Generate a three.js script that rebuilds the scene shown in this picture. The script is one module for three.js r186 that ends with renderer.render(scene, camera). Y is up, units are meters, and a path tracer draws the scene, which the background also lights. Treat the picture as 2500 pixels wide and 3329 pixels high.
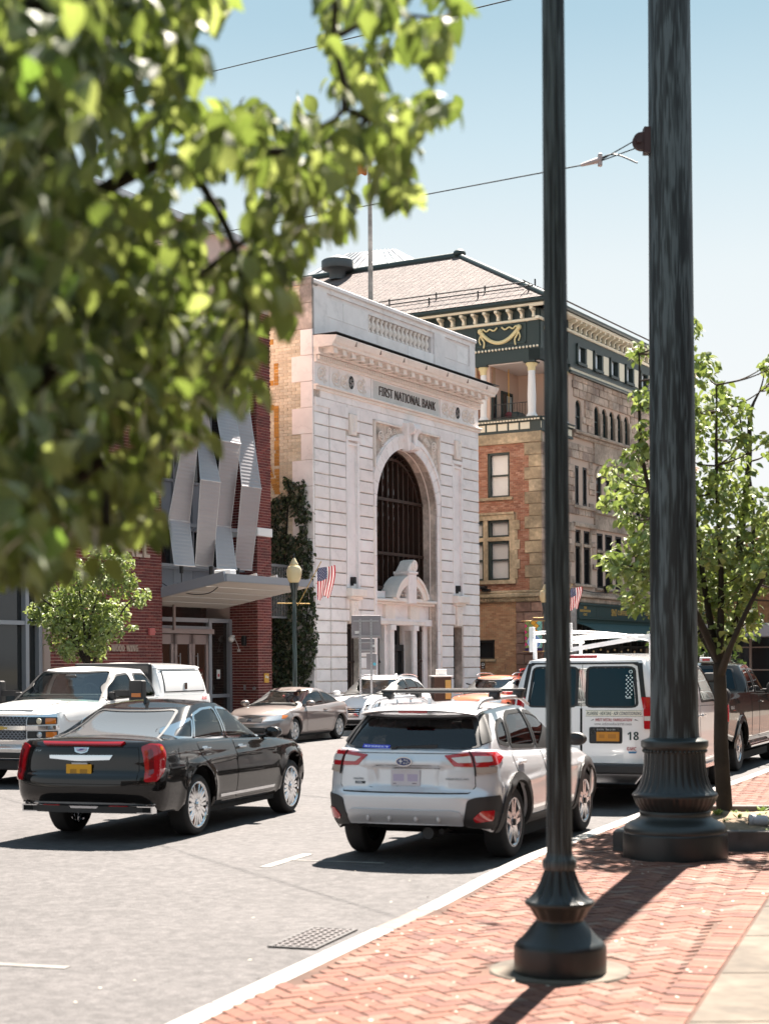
import * as THREE from 'three';
import { mergeGeometries, mergeVertices, toCreasedNormals } from 'three/addons/utils/BufferGeometryUtils.js';
import { RoundedBoxGeometry } from 'three/addons/geometries/RoundedBoxGeometry.js';
import { FontLoader } from 'three/addons/loaders/FontLoader.js';
import { TextGeometry } from 'three/addons/geometries/TextGeometry.js';

// ---------- camera, sky, sun, exposure ----------
const scene = new THREE.Scene();
const camera = new THREE.PerspectiveCamera(2 * Math.atan(512 / 1600) * 180 / Math.PI, 0.75, 0.2, 3000);
camera.position.set(0, 1.95, 0);
camera.rotation.set(0, 0, -0.0075);
camera.setViewOffset(768, 1024, 0, -152, 768, 1024);   // a shift lens: the photograph's verticals are upright
camera.focus = 34; camera.userData.fStop = 2.5;
scene.add(camera);
const renderer = new THREE.WebGLRenderer();
renderer.toneMapping = THREE.LinearToneMapping;
renderer.toneMappingExposure = 6.9;
renderer.shadowMap.enabled = true;
const SUN = new THREE.Vector3(0.168, 0.839, -0.518).normalize();
const sun = new THREE.DirectionalLight(0xfff4e8, 3.6);
sun.position.copy(SUN).multiplyScalar(90); sun.castShadow = true;
Object.assign(sun.shadow.camera, { left: -60, right: 60, top: 60, bottom: -60, near: 1, far: 220 });
sun.shadow.mapSize.set(4096, 4096);
scene.add(sun);
{ // clear late-spring sky, pale near the horizon
  const W = 256, Hh = 256, d = new Float32Array(W * Hh * 4);
  const stops = [[-90, 0.0725, 0.0667, 0.0609], [-3, 0.0870, 0.0870, 0.0870], [0, 0.1362, 0.1391, 0.1406], [8, 0.1362, 0.1399, 0.1413], [13.6, 0.1232, 0.1341, 0.1384], [18, 0.0928, 0.1167, 0.1290], [22, 0.0667, 0.0957, 0.1138], [35, 0.0623, 0.0920, 0.1159], [60, 0.0580, 0.0870, 0.1130], [90, 0.0551, 0.0826, 0.1101]];
  for (let j = 0; j < Hh; j++) {
    const el = (j + .5) / Hh * 180 - 90;
    let k = 0; while (k < stops.length - 2 && el > stops[k + 1][0]) k++;
    const a = stops[k], b = stops[k + 1], f = Math.min(1, Math.max(0, (el - a[0]) / (b[0] - a[0])));
    for (let i = 0; i < W; i++) for (let c = 0; c < 4; c++) d[(j * W + i) * 4 + c] = c < 3 ? a[c + 1] + (b[c + 1] - a[c + 1]) * f : 1;
  }
  const t = new THREE.DataTexture(d, W, Hh, THREE.RGBAFormat, THREE.FloatType);
  t.mapping = THREE.EquirectangularReflectionMapping; t.magFilter = t.minFilter = THREE.LinearFilter; t.needsUpdate = true;
  scene.background = t; scene.environment = t;
}

// ---------- helpers ----------
const { PI, sin, cos, abs, min, max, sqrt, floor, pow, hypot, round, atan2 } = Math;
const V = (x, y, z) => new THREE.Vector3(x, y, z), C3 = (r, g, b) => new THREE.Color().setRGB(r, g, b);
const lerp = (a, b, t) => a + (b - a) * t, clamp = (x, a = 0, b = 1) => max(a, min(b, x)), smooth = (a, b, x) => { const t = clamp((x - a) / (b - a)); return t * t * (3 - 2 * t); };
const rng = (s) => () => { s |= 0; s = s + 0x6D2B79F5 | 0; let t = Math.imul(s ^ s >>> 15, 1 | s); t = t + Math.imul(t ^ t >>> 7, 61 | t) ^ t; return ((t ^ t >>> 14) >>> 0) / 4294967296; };
const names = {};
const numbered = (n) => { names[n] = (names[n] ?? -1) + 1; return names[n] ? n + '_' + String(names[n]).padStart(3, '0') : n; };
// curve through [x, y] pairs, monotone and smooth
function curve(pts) {
  const n = pts.length, m = [], dl = [];
  for (let i = 0; i < n - 1; i++) dl.push((pts[i + 1][1] - pts[i][1]) / (pts[i + 1][0] - pts[i][0]));
  for (let i = 0; i < n; i++) m.push(i === 0 ? dl[0] : i === n - 1 ? dl[n - 2] : dl[i - 1] * dl[i] <= 0 ? 0 : 2 * dl[i - 1] * dl[i] / (dl[i - 1] + dl[i]));
  return (x) => {
    if (x <= pts[0][0]) return pts[0][1]; if (x >= pts[n - 1][0]) return pts[n - 1][1];
    let i = 0; while (x > pts[i + 1][0]) i++;
    const h = pts[i + 1][0] - pts[i][0], t = (x - pts[i][0]) / h, t2 = t * t, t3 = t2 * t;
    return (2 * t3 - 3 * t2 + 1) * pts[i][1] + (t3 - 2 * t2 + t) * h * m[i] + (-2 * t3 + 3 * t2) * pts[i + 1][1] + (t3 - t2) * h * m[i + 1];
  };
}
// --- noise textures (tile without seams) ---
function noise2(seed, P) {
  const r = rng(seed), g = Float32Array.from({ length: P * P }, r), f = (t) => t * t * (3 - 2 * t);
  return (x, y) => { x = ((x % P) + P) % P; y = ((y % P) + P) % P; const i = floor(x), j = floor(y), a = f(x - i), b = f(y - j), i2 = (i + 1) % P, j2 = (j + 1) % P; return lerp(lerp(g[j * P + i], g[j * P + i2], a), lerp(g[j2 * P + i], g[j2 * P + i2], a), b); };
}
function fbm(seed, P, oct, gain = .5) {
  const L = []; for (let o = 0; o < oct; o++) L.push(noise2(seed + o * 17, min(512, P << o)));
  return (u, v) => { let s = 0, w = 0, a = 1; for (let o = 0; o < oct; o++) { const q = P << o; s += a * L[o](u * q, v * q); w += a; a *= gain; } return s / w; };
}
function tex(size, fn, srgb = false, rx = 1, ry = rx) {   // fn(u, v) -> grey or [r, g, b] in 0..1
  const d = new Uint8Array(size * size * 4);
  for (let j = 0; j < size; j++) for (let i = 0; i < size; i++) { const c = fn(i / size, j / size), k = (j * size + i) * 4; for (let q = 0; q < 3; q++) d[k + q] = clamp(typeof c === 'number' ? c : c[q]) * 255; d[k + 3] = 255; }
  const t = new THREE.DataTexture(d, size, size); t.wrapS = t.wrapT = THREE.RepeatWrapping; t.magFilter = t.minFilter = THREE.LinearFilter; t.repeat.set(rx, ry); if (srgb) t.colorSpace = THREE.SRGBColorSpace; t.needsUpdate = true; return t;
}
const reuse = (t, rx, ry = rx) => { const c = t.clone(); c.repeat.set(rx, ry); c.needsUpdate = true; return c; };
function canvasTex(w, h, draw) { const c = document.createElement('canvas'); c.width = w; c.height = h; const x = c.getContext('2d'); draw(x, w, h); const t = new THREE.CanvasTexture(c); t.colorSpace = THREE.SRGBColorSpace; return t; }
const Mt = (rgb, rough = .7, o = {}) => { const m = new THREE.MeshPhysicalMaterial({ roughness: rough, metalness: 0, ...o }); m.color.setRGB(...rgb); return m; };

// --- geometry ---
function flat(g) {
  if (g.index) g = g.toNonIndexed();
  for (const k of Object.keys(g.attributes)) if (!['position', 'normal', 'uv'].includes(k)) g.deleteAttribute(k);
  if (!g.attributes.normal) g.computeVertexNormals();
  if (!g.attributes.uv) g.setAttribute('uv', new THREE.BufferAttribute(new Float32Array(g.attributes.position.count * 2), 2));
  g.morphAttributes = {}; return g;
}
function boxUV(g) {   // uv in metres, from the facing of each triangle
  const p = g.attributes.position, n = g.attributes.normal, uv = g.attributes.uv;
  for (let i = 0; i < p.count; i++) { const j = i - i % 3, nx = abs(n.getX(j) + n.getX(j + 1) + n.getX(j + 2)), ny = abs(n.getY(j) + n.getY(j + 1) + n.getY(j + 2)), nz = abs(n.getZ(j) + n.getZ(j + 1) + n.getZ(j + 2)); if (ny >= nx && ny >= nz) uv.setXY(i, p.getX(i), p.getZ(i)); else if (nx > nz) uv.setXY(i, p.getZ(i), p.getY(i)); else uv.setXY(i, p.getX(i), p.getY(i)); }
  return g;
}
const merge = (l) => { l = l.flat(9).filter(Boolean).map(flat); return l.length === 1 ? l[0] : mergeGeometries(l); };
function mesh(name, geoms, mat, parent, o = {}) {
  let g = merge([geoms]); if (o.xf) { g = g.clone(); g.applyMatrix4(o.xf); }
  if (!o.uv) boxUV(g);
  const m = new THREE.Mesh(g, mat); m.name = name; m.castShadow = m.receiveShadow = true;
  if (parent?.userData.off) m.position.copy(parent.userData.off).negate();
  if (o.kind) m.userData.kind = o.kind; if (o.label) m.userData.label = o.label;
  (parent ?? scene).add(m); return m;
}
function thing(name, label, category, pos = [0, 0, 0], turn = 0, group) {
  const o = new THREE.Group(); o.name = numbered(name); o.position.set(...pos); o.rotation.y = turn; o.userData = { label, category }; if (group) o.userData.group = group; scene.add(o); return o;
}
function single(name, geoms, mat, label, category, group, o = {}) { const m = mesh(numbered(name), geoms, mat, scene, o); Object.assign(m.userData, { label, category }); if (group) m.userData.group = group; return m; }
function struct(name, geoms, mat, o = {}) { const m = mesh(numbered(name), geoms, mat, scene, o); m.userData.kind = 'structure'; return m; }
const bx = (x0, x1, y0, y1, z0, z1) => new THREE.BoxGeometry(abs(x1 - x0), abs(y1 - y0), abs(z1 - z0)).translate((x0 + x1) / 2, (y0 + y1) / 2, (z0 + z1) / 2);
const rbx = (x0, x1, y0, y1, z0, z1, r = .02, s = 2) => new RoundedBoxGeometry(abs(x1 - x0), abs(y1 - y0), abs(z1 - z0), s, r).translate((x0 + x1) / 2, (y0 + y1) / 2, (z0 + z1) / 2);
function chbox(x0, x1, y0, y1, z0, z1, c = .015) {   // box whose four front (z1) edges are chamfered
  const P = [], q = (a, b, d, e) => P.push(a, b, d, a, d, e), A = [x0, y0, z1 - c], B = [x1, y0, z1 - c], D = [x1, y1, z1 - c], E = [x0, y1, z1 - c], a = [x0 + c, y0 + c, z1], b = [x1 - c, y0 + c, z1], d = [x1 - c, y1 - c, z1], e = [x0 + c, y1 - c, z1], k = [[x0, y0, z0], [x1, y0, z0], [x1, y1, z0], [x0, y1, z0]];
  q(a, b, d, e); q(A, B, b, a); q(B, D, d, b); q(D, E, e, d); q(E, A, a, e); q(k[0], k[1], B, A); q(k[1], k[2], D, B); q(k[2], k[3], E, D); q(k[3], k[0], A, E);
  const g = new THREE.BufferGeometry(); g.setAttribute('position', new THREE.Float32BufferAttribute(P.flat(), 3)); g.computeVertexNormals(); return g;
}
const cyl = (r0, r1, h, x, y, z, n = 20) => new THREE.CylinderGeometry(r1, r0, h, n).translate(x, y + h / 2, z);   // base at y
const lathe = (pts, n = 32) => new THREE.LatheGeometry(pts.map((p) => new THREE.Vector2(...p)), n);
function bar(a, b, r, n = 8, r2 = r) { const d = new THREE.Vector3().subVectors(b, a), g = new THREE.CylinderGeometry(r2, r, d.length(), n).translate(0, d.length() / 2, 0); g.applyQuaternion(new THREE.Quaternion().setFromUnitVectors(V(0, 1, 0), d.clone().normalize())); return g.translate(a.x, a.y, a.z); }
function beam(a, b, w, h) { const d = new THREE.Vector3().subVectors(b, a), L = d.length(), m = new THREE.Matrix4(), x = d.clone().normalize(), y = abs(x.y) > .95 ? V(1, 0, 0) : V(0, 1, 0), z = new THREE.Vector3().crossVectors(x, y).normalize(); y.crossVectors(z, x); m.makeBasis(x, y, z).setPosition((a.x + b.x) / 2, (a.y + b.y) / 2, (a.z + b.z) / 2); return new THREE.BoxGeometry(L, h, w).applyMatrix4(m); }
const tube = (pts, r, seg = 24, n = 6) => new THREE.TubeGeometry(new THREE.CatmullRomCurve3(pts.map((p) => p.isVector3 ? p : V(...p))), seg, r, n);
function grid(nu, nv, f, flip = false) {   // smooth surface from f(i, j) -> Vector3
  const P = [], U = [], I = [];
  for (let j = 0; j <= nv; j++) for (let i = 0; i <= nu; i++) { const p = f(i / nu, j / nv); P.push(p.x, p.y, p.z); U.push(i / nu, j / nv); }
  for (let j = 0; j < nv; j++) for (let i = 0; i < nu; i++) { const a = j * (nu + 1) + i, b = a + 1, c = a + nu + 1, d = c + 1; flip ? I.push(a, c, b, b, c, d) : I.push(a, b, c, b, d, c); }
  const g = new THREE.BufferGeometry(); g.setAttribute('position', new THREE.Float32BufferAttribute(P, 3)); g.setAttribute('uv', new THREE.Float32BufferAttribute(U, 2)); g.setIndex(I); g.computeVertexNormals(); return g;
}
function shapeOf(pts, holes = []) { const s = new THREE.Shape(pts.map((p) => new THREE.Vector2(...p))); for (const h of holes) s.holes.push(new THREE.Path(h.map((p) => new THREE.Vector2(...p)))); return s; }
const rect = (a0, a1, y0, y1) => [[a0, y0], [a1, y0], [a1, y1], [a0, y1]];
const archPts = (a0, a1, y0, ys, n = 20) => { const r = (a1 - a0) / 2, c = (a0 + a1) / 2, p = [[a0, y0], [a1, y0]]; for (let i = 0; i <= n; i++) p.push([c + r * cos(PI * i / n), ys + r * sin(PI * i / n)]); return p; };
const slab = (pts, z0, z1, holes = [], bevel = 0) => new THREE.ExtrudeGeometry(shapeOf(pts, holes), { depth: z1 - z0 - 2 * bevel, bevelEnabled: bevel > 0, bevelSize: bevel, bevelThickness: bevel, bevelOffset: -bevel, bevelSegments: 1, curveSegments: 12 }).translate(0, 0, z0 + bevel);
const FONT = {}; for (const k of ['sans_bold', 'sans_regular', 'serif_bold']) FONT[k] = await new FontLoader().loadAsync('fonts/droid/droid_' + k + '.typeface.json');
function text(str, size, depth, x0, x1, y, z, font = 'sans_bold') { const g = new TextGeometry(str, { font: FONT[font], size, depth, curveSegments: 4 }); g.computeBoundingBox(); const b = g.boundingBox; g.translate(-b.min.x, 0, 0); if (x1 !== null) g.scale((x1 - x0) / (b.max.x - b.min.x), 1, 1); return g.translate(x0, y, z); }
// pieces of a surface: the ones that show largest become parts, the rest one stuff mesh. list: {g (geometry) , d (distance)}
function pieces(parent, name, list, mats, most, restName) {
  const r = rng(list.length + 5); list.sort((a, b) => a.d - b.d); const rest = [];
  list.forEach((p, i) => { const m = p.m ?? mats[floor(r() * mats.length)]; if (i < most) mesh(name, p.g, m, parent, p.o ?? {}); else (rest[mats.indexOf(m)] ??= []).push(p.o?.xf ? p.g.clone().applyMatrix4(p.o.xf) : p.g); });
  rest.forEach((l, i) => l && mesh(restName, l, mats[i], parent, { kind: 'stuff' }));
}
// --- the building line along the far side of the street: local x runs along it, z out to the street ---
const P0 = V(-2.15, 0, -50), UU = V(.5, 0, -sqrt(.75)), NN = V(sqrt(.75), 0, .5), TURN = PI / 3;
const at = (s, y, t) => V(P0.x + s * UU.x + t * NN.x, y, P0.z + s * UU.z + t * NN.z);
const onStreet = (s, t, y = 0) => at(s, y, t).toArray();
function building(name, label, category, s, t = 0) { const o = thing(name, label, category, onStreet(s, t), TURN); o.userData.off = V(s, 0, t); return o; }
const FN = (t = 0) => new THREE.Matrix4().makeTranslation(0, 0, t), FU = (s) => new THREE.Matrix4().makeTranslation(s, 0, 0).multiply(new THREE.Matrix4().makeRotationY(-PI / 2));   // (a, y, out) -> facade / side wall that faces down the street
function laid(a0, a1, y0, y1, L, Hc, gap, holes, seed, cut = () => [[a0, a1]]) {   // running bond; holes are [a0, a1, y0, y1]
  const out = [], r = rng(seed); let row = 0;
  for (let y = y0; y < y1 - Hc * .4; y += Hc, row++) {
    let iv = cut(y + Hc / 2); const ym = y + Hc / 2;
    for (const h of holes) if (ym > h[2] && ym < h[3]) iv = iv.flatMap(([p, q]) => [[p, min(q, h[0])], [max(p, h[1]), q]].filter(([u, v]) => v - u > .03));
    for (const [p, q] of iv) for (let x = a0 - (row % 2 ? L / 2 : 0); x < q; x += L) { const u = max(p, x + gap / 2), v = min(q, x + L - gap / 2); if (v - u > .03) out.push([u, v, y + gap / 2, min(y1, y + Hc - gap / 2), r()]); }
  }
  return out;
}
function brickCoat(parent, list, th, cols, mat, xf, name = 'brickwork') {   // thousands of small bricks, real boxes
  const im = new THREE.InstancedMesh(new THREE.BoxGeometry(1, 1, 1), mat, list.length), m = new THREE.Matrix4(), c = new THREE.Color(), r = rng(list.length); im.name = name;
  list.forEach(([u, v, y0, y1], i) => { const o = th * (.75 + .5 * r()); m.makeScale(v - u, y1 - y0, o).setPosition((u + v) / 2, (y0 + y1) / 2, o / 2); im.setMatrixAt(i, m.premultiply(xf)); const k = cols[floor(r() * cols.length)], q = .85 + .3 * r(); im.setColorAt(i, c.setRGB(k[0] * q, k[1] * q, k[2] * q)); });
  im.userData.kind = 'stuff'; im.castShadow = im.receiveShadow = true; if (parent.userData.off) im.position.copy(parent.userData.off).negate(); parent.add(im); return im;
}
// ---------- textures shared by many things ----------
const nA = fbm(11, 8, 5), nB = fbm(23, 4, 6, .6), nC = fbm(37, 32, 3), nFine = fbm(51, 64, 3, .8);
const tGrain = tex(512, (u, v) => .72 + .36 * (nFine(u, v) - .5) + .3 * (nA(u, v) - .5), false, .5);           // stone, concrete
const tMottle = tex(512, (u, v) => { const a = .82 + .55 * (nB(u, v) - .5) + .22 * (nC(u, v) - .5); return [a, a * .99, a * .97]; }, true, .35);
const tMarble = tex(512, (u, v) => { const w = nB(u, v), vein = pow(1 - abs(sin((u * 2 + v * 3 + w * 2.2) * PI)), 6), s = .985 - .05 * vein * nA(u, v) * 1.6 - .1 * (nA(v, u) - .5); return [s, s * .985, s * .98]; }, true, .3);
const nS1 = noise2(71, 84), nS2 = noise2(72, 30), nS3 = noise2(73, 170), tStreak = tex(1024, (u, v) => { const a = nS1(u * 84, v * 46), b = nS2(u * 30, v * 26), c = nS3(u * 170, v * 90), q = clamp(a * .5 + b * .5 + c * .35 - .46) * 1.8; const f = .36 + pow(q, 1.2) * .95; return [f, f * 1.01, f]; }, true, 1);
const rAsph = rng(77), tAsphalt = tex(1024, (u, v) => { const a = .62 + .09 * (nB(u, v) - .5) + .34 * (nFine(u, v) - .5) + (rAsph() < .03 ? .28 : 0) - (rAsph() < .03 ? .2 : 0); const cr = smooth(.012, .0, abs(nA(u, v) - .5)) * smooth(.55, .7, nB(v, u)) * .03; const s = a - cr; return [s, s * .975, s * .965]; }, true, .22);
const tAsphB = tex(512, (u, v) => nFine(u, v) * .7 + .3 * rAsph(), false, .9);
const tBrickFace = tex(256, (u, v) => { const s = .86 + .4 * (nA(u, v) - .5) + .35 * (nFine(u, v) - .5); return [s, s, s]; }, true, 2.2);
const tWood = tex(256, (u, v) => { const s = .8 + .5 * (nA(u * 3 % 1, v * .3) - .5); return [s, s, s]; }, true, 3);
const tLeaf = tex(128, (u, v) => { const m = abs(v - .5), s = .9 + .25 * (nA(u, v) - .5) + .2 * smooth(.03, 0, m); return [s, s, s * .9]; }, true, 1);

// ---------- ground, road, pavements ----------
struct('ground', new THREE.CircleGeometry(1600, 48).rotateX(-PI / 2).translate(0, -.03, 0), Mt([.16, .15, .12], .95, { map: tMottle }));
const mAsph = Mt([.172, .168, .172], .85, { map: tAsphalt, bumpMap: tAsphB, bumpScale: .006 });
struct('road', new THREE.PlaneGeometry(260, 260, 1, 1).rotateX(-PI / 2).translate(0, 0, -60), mAsph);
const kerbX = curve([[-30, -14.4], [-10, -7.3], [1, -3.6], [4.4, -2.42], [8.34, -1.05], [10.94, -.12], [11.73, .17], [15, 1.26], [16.5, 1.88], [18, 2.5], [19.4, 3.08], [24, 5.12], [27.15, 6.48], [35, 10], [57, 20.4], [110, 47]]);
const edgeX = (z) => 1.49 + .3365 * (z - 8.04);           // inner edge of the concrete paving, z counted forward
const kd = (z) => { const e = .05, dx = (kerbX(z + e) - kerbX(z - e)) / (2 * e), l = hypot(dx, 1); return [1 / l, dx / l]; };   // unit normal to the kerb (x, z forward): towards the pavement
const kp = (z, o) => { const [nx, nz] = kd(z); return [kerbX(z) + nx * o, z - nz * o]; };
function strip(z0, z1, n, o0, o1, y) { return grid(n, 1, (u, v) => { const p = kp(lerp(z0, z1, u), lerp(o0, o1, v)); return V(p[0], y, -p[1]); }); }
const mSand = Mt([.13, .066, .045], .95, { map: tMottle }), mGran = Mt([.40, .38, .36], .8, { map: tGrain, bumpMap: tGrain, bumpScale: .004 }), mGranW = Mt([.235, .175, .15], .85, { map: tGrain }), mPave = Mt([.155, .128, .102], .9, { map: tMottle, bumpMap: tGrain, bumpScale: .003 });
const brickWalk = struct('brick_pavement', [strip(-30, 110, 120, .14, 2.9, .125), strip(-30, 110, 120, .14, .142, .0).translate(0, .06, 0)], mSand);
{ // granite kerb, stone by stone
  const k = thing('granite_kerb', 'pale granite kerb stones between the asphalt road and the brick pavement', 'kerb');
  const stone = (z0, z1, m) => { const n = 6, P = (u, o, y) => { const p = kp(lerp(z0 + .008, z1 - .008, u), o); return V(p[0], y, -p[1]); }, S = [[0, -.05], [0, .125], [.012, .135], [.145, .135], [.155, .128]]; mesh('kerb_stone', [grid(n, 4, (u, v) => { const s = S[round(v * 4)]; return P(u, s[0], s[1]); }, true), bx(0, .001, 0, .001, 0, .001).translate(...P(0, .1, 0).toArray())], m, k); };
  let z = -2; const r = rng(4); for (const cut of [1, 3.6, 6.1, 8.6, 11.02]) { stone(z, cut, mGran); z = cut; }
  stone(11.02, 11.85, mGranW); z = 11.85;
  while (z < 60) { const L = 1.9 + r() * .8; stone(z, z + L, mGran); z += L; }
}
const cam2 = (x, z) => x / z;                            // tangent of the angle off the camera's axis
{ // herringbone bricks with a soldier course along the paving edge
  const r = rng(9), cols = [[.172, .062, .036], [.19, .070, .042], [.148, .052, .033], [.20, .083, .053], [.178, .066, .040], [.20, .115, .085], [.132, .048, .033], [.21, .10, .068]];
  const mats = cols.map((c) => Mt(c, .88, { map: tBrickFace })), im = Mt([1, 1, 1], .88, { map: tBrickFace }), list = [], al = -.39 + PI / 4 + .1, ca = cos(al), sa = sin(al), W = .103;
  const ok = (x, z, pad) => { const k = (x - kerbX(z)) * kd(z)[0]; if (k < .14 + pad || x > edgeX(z) - .21 || cam2(x, z) > .262 || cam2(x, z) < -.27) return false; if (hypot(x - 1.02, z - 9.45) < .43 + pad * .6) return false; if (hypot(x - 2.71, z - 15) < .47) return false; const u = x - 2.2 - (z - 15.5) * .39; if (z > 15.42 - (x - 2.2) * .11 && z < 18.4 && u > -.1) return false; return true; };
  for (let i = -190; i < 190; i++) for (let j = -190; j < 190; j++) {
    const d = (((i - j) % 4) + 4) % 4; if (d !== 0 && d !== 3) continue;
    const cx = (i + (d ? .5 : 1)) * W, cz = (j + (d ? 1 : .5)) * W, x = 1 + ca * cx - sa * cz, z = 16 + sa * cx + ca * cz;
    if (z < 6.6 || z > 30 || !ok(x, z, .06)) continue;
    list.push({ x, z, a: al + (d ? PI / 2 : 0), h: r(), d: z });
  }
  for (let z = 6.6; z < 30; z += .104 * .948) { const x = edgeX(z) - .105; if (cam2(x, z) < .262 && !(z > 15.2 && z < 18.5)) list.push({ x, z, a: -.325 + PI * 0, h: r(), d: z, s: 1 }); }
  list.sort((a, b) => a.d - b.d);
  const geo = boxUV(flat(new THREE.BoxGeometry(.196, .03, .096))), place = (p, o) => { o.position.set(p.x, .1165 + (p.h - .5) * .005, -p.z); o.rotation.set((p.h * 7 % 1 - .5) * .016, p.a, (p.h * 13 % 1 - .5) * .012); };
  const near = list.slice(0, 300), far = list.slice(300), dm = new THREE.Object3D(), inst = new THREE.InstancedMesh(geo, im, far.length), c = new THREE.Color(), pick = () => cols[min(7, floor(pow(r(), 1.15) * 8))];
  for (const p of near) { const m = new THREE.Mesh(geo, mats[min(7, floor(pow(r(), 1.15) * 8))]); m.name = 'brick'; place(p, m); m.castShadow = m.receiveShadow = true; brickWalk.add(m); }
  far.forEach((p, i) => { place(p, dm); dm.updateMatrix(); inst.setMatrixAt(i, dm.matrix); const k = pick(), q = .9 + .2 * r(); inst.setColorAt(i, c.setRGB(k[0] * q, k[1] * q, k[2] * q)); });
  inst.name = 'paving_bricks'; inst.userData.kind = 'stuff'; inst.receiveShadow = true; brickWalk.add(inst);
}
{ // concrete paving right of the bricks, flag by flag
  const base = struct('concrete_pavement', grid(60, 1, (u, v) => { const z = lerp(-30, 110, u); return V(edgeX(z) + v * 14, .112, -z); }), Mt([.14, .115, .095], .95, { map: tMottle }));
  for (let z = 4.3; z < 20; z += 1.26) for (let k = 0; k < 3; k++) { const x = edgeX(z + .63) + .02 + k * 1.5, x2 = x + 1.485; if (k > 1 && z < 12) continue; const sh = .3365; const g = chbox(0, 1.485, 0, 1.245, 0, .03, .006); g.applyMatrix4(new THREE.Matrix4().set(1, sh, 0, x - .63 * sh, 0, 0, 1, .103, 0, -1, 0, -z, 0, 0, 0, 1)); g.computeVertexNormals(); mesh('paving_slab', g, mPave, base); }
}
{ // far pavement below the facades
  const q = (s0, s1, t0, t1, y0, y1) => { const g = bx(s0, s1, y0, y1, t0, t1); g.applyMatrix4(new THREE.Matrix4().makeRotationY(TURN).setPosition(P0.x, 0, P0.z)); return g; };
  struct('far_pavement', [q(-60, 13.6, -16, 4.1, -.1, .135), q(15.9, 90, -16, 4.1, -.1, .135)], Mt([.28, .265, .25], .9, { map: tMottle }));
  struct('far_kerb', [q(-60, 13.6, 4.1, 4.25, -.1, .14), q(15.9, 90, 4.1, 4.25, -.1, .14)], mGran);
}
// ---------- paint and ironwork on the road ----------
const mPaint = Mt([.30, .29, .28], .8, { map: tMottle });
const lineOf = (a, b, w, y = .005) => beam(V(a[0], y - .002, a[1]), V(b[0], y - .002, b[1]), w, .004);
single('parking_mark', [lineOf([-1.17, -15.4], [-.8, -16.45], .11), lineOf([-.96, -15.95], [-.02, -15.66], .045)], mPaint, 'white painted parking tee on the asphalt behind the silver crossover', 'road marking');
single('lane_line', lineOf([-3.4, -10.75], [-2.06, -10.34], .085), mPaint, 'short white lane line at the left edge in front of the black sedan', 'road marking');
single('lane_line', lineOf([-.75, -22.6], [.1, -22.35], .1), mPaint, 'faint white line on the road between the black sedan and the silver crossover', 'road marking');
{
  const g = thing('drain_grate', 'cast iron storm drain grate set in the gutter beside the pale kerb', 'drain', [-.515, 0, -11.37], 1.24), iron = Mt([.06, .055, .055], .7, { map: tGrain });
  mesh('pit', bx(-.4, .4, .002, .004, -.16, .16), Mt([.012, .011, .011], .95), g);
  mesh('frame', [bx(-.42, .42, .004, .014, -.18, -.15), bx(-.42, .42, .004, .014, .15, .18), bx(-.42, -.39, .004, .014, -.15, .15), bx(.39, .42, .004, .014, -.15, .15)], iron, g);
  const steel = Mt([.09, .08, .08], .6, { metalness: .3 });
  for (let i = -4; i <= 4; i++) mesh('cross_bar', bx(i * .085 - .014, i * .085 + .014, .006, .014, -.15, .15), steel, g);
  for (let i = -2; i <= 2; i++) mesh('long_bar', bx(-.39, .39, .005, .0125, i * .058 - .01, i * .058 + .01), steel, g);
}
{ // petals and grit strewn over the pavement and the gutter
  const r = rng(31), n = 260, im = new THREE.InstancedMesh(new THREE.CircleGeometry(.011, 5).rotateX(-PI / 2), Mt([.45, .38, .31], .9), n), o = new THREE.Object3D();
  for (let i = 0; i < n; i++) { const z = 8 + pow(r(), 1.6) * 10, k = r() < .93 ? .2 + r() * 2.2 : -r() * 1.6, p = kp(z, k); o.position.set(p[0], k > 0 ? .1355 : .006, -p[1]); o.rotation.set((r() - .5) * .6, r() * 6, 0); o.scale.set(.5 + r(), 1, .5 + r()); o.updateMatrix(); im.setMatrixAt(i, o.matrix); }
  im.name = 'fallen_petals'; im.userData = { kind: 'stuff', label: 'pale fallen petals and grit strewn over the brick pavement', category: 'petals' }; scene.add(im);
}
// ---------- shared building materials ----------
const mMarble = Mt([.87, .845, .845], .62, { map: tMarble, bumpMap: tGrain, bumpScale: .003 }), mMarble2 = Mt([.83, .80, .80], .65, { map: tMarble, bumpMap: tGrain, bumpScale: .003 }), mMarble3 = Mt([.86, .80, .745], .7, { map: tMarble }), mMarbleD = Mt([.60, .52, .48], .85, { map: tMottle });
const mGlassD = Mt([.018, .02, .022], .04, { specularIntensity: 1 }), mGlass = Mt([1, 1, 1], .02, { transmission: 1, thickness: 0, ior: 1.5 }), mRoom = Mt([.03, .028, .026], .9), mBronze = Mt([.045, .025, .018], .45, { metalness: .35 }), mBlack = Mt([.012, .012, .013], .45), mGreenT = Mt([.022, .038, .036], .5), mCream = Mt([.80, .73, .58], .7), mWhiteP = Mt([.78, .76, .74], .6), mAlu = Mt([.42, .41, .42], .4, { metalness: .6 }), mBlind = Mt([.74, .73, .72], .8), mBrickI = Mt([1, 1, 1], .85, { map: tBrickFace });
const mSteelG = Mt([.30, .31, .34], .5, { metalness: .3 }), mGold = Mt([.62, .40, .13], .5, { metalness: .3 });
const ring = (c, y, r0, r1, a0, a1, z0, z1, n = 24, clip = 99) => { const f = (a, r) => { const k = min(r, clip / max(.001, abs(cos(a)))); return [c + k * cos(a), y + k * sin(a)]; }, p = []; for (let i = 0; i <= n; i++) p.push(f(lerp(a0, a1, i / n), r1)); for (let i = n; i >= 0; i--) p.push(f(lerp(a0, a1, i / n), r0)); return slab(p, z0, z1); };
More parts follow.
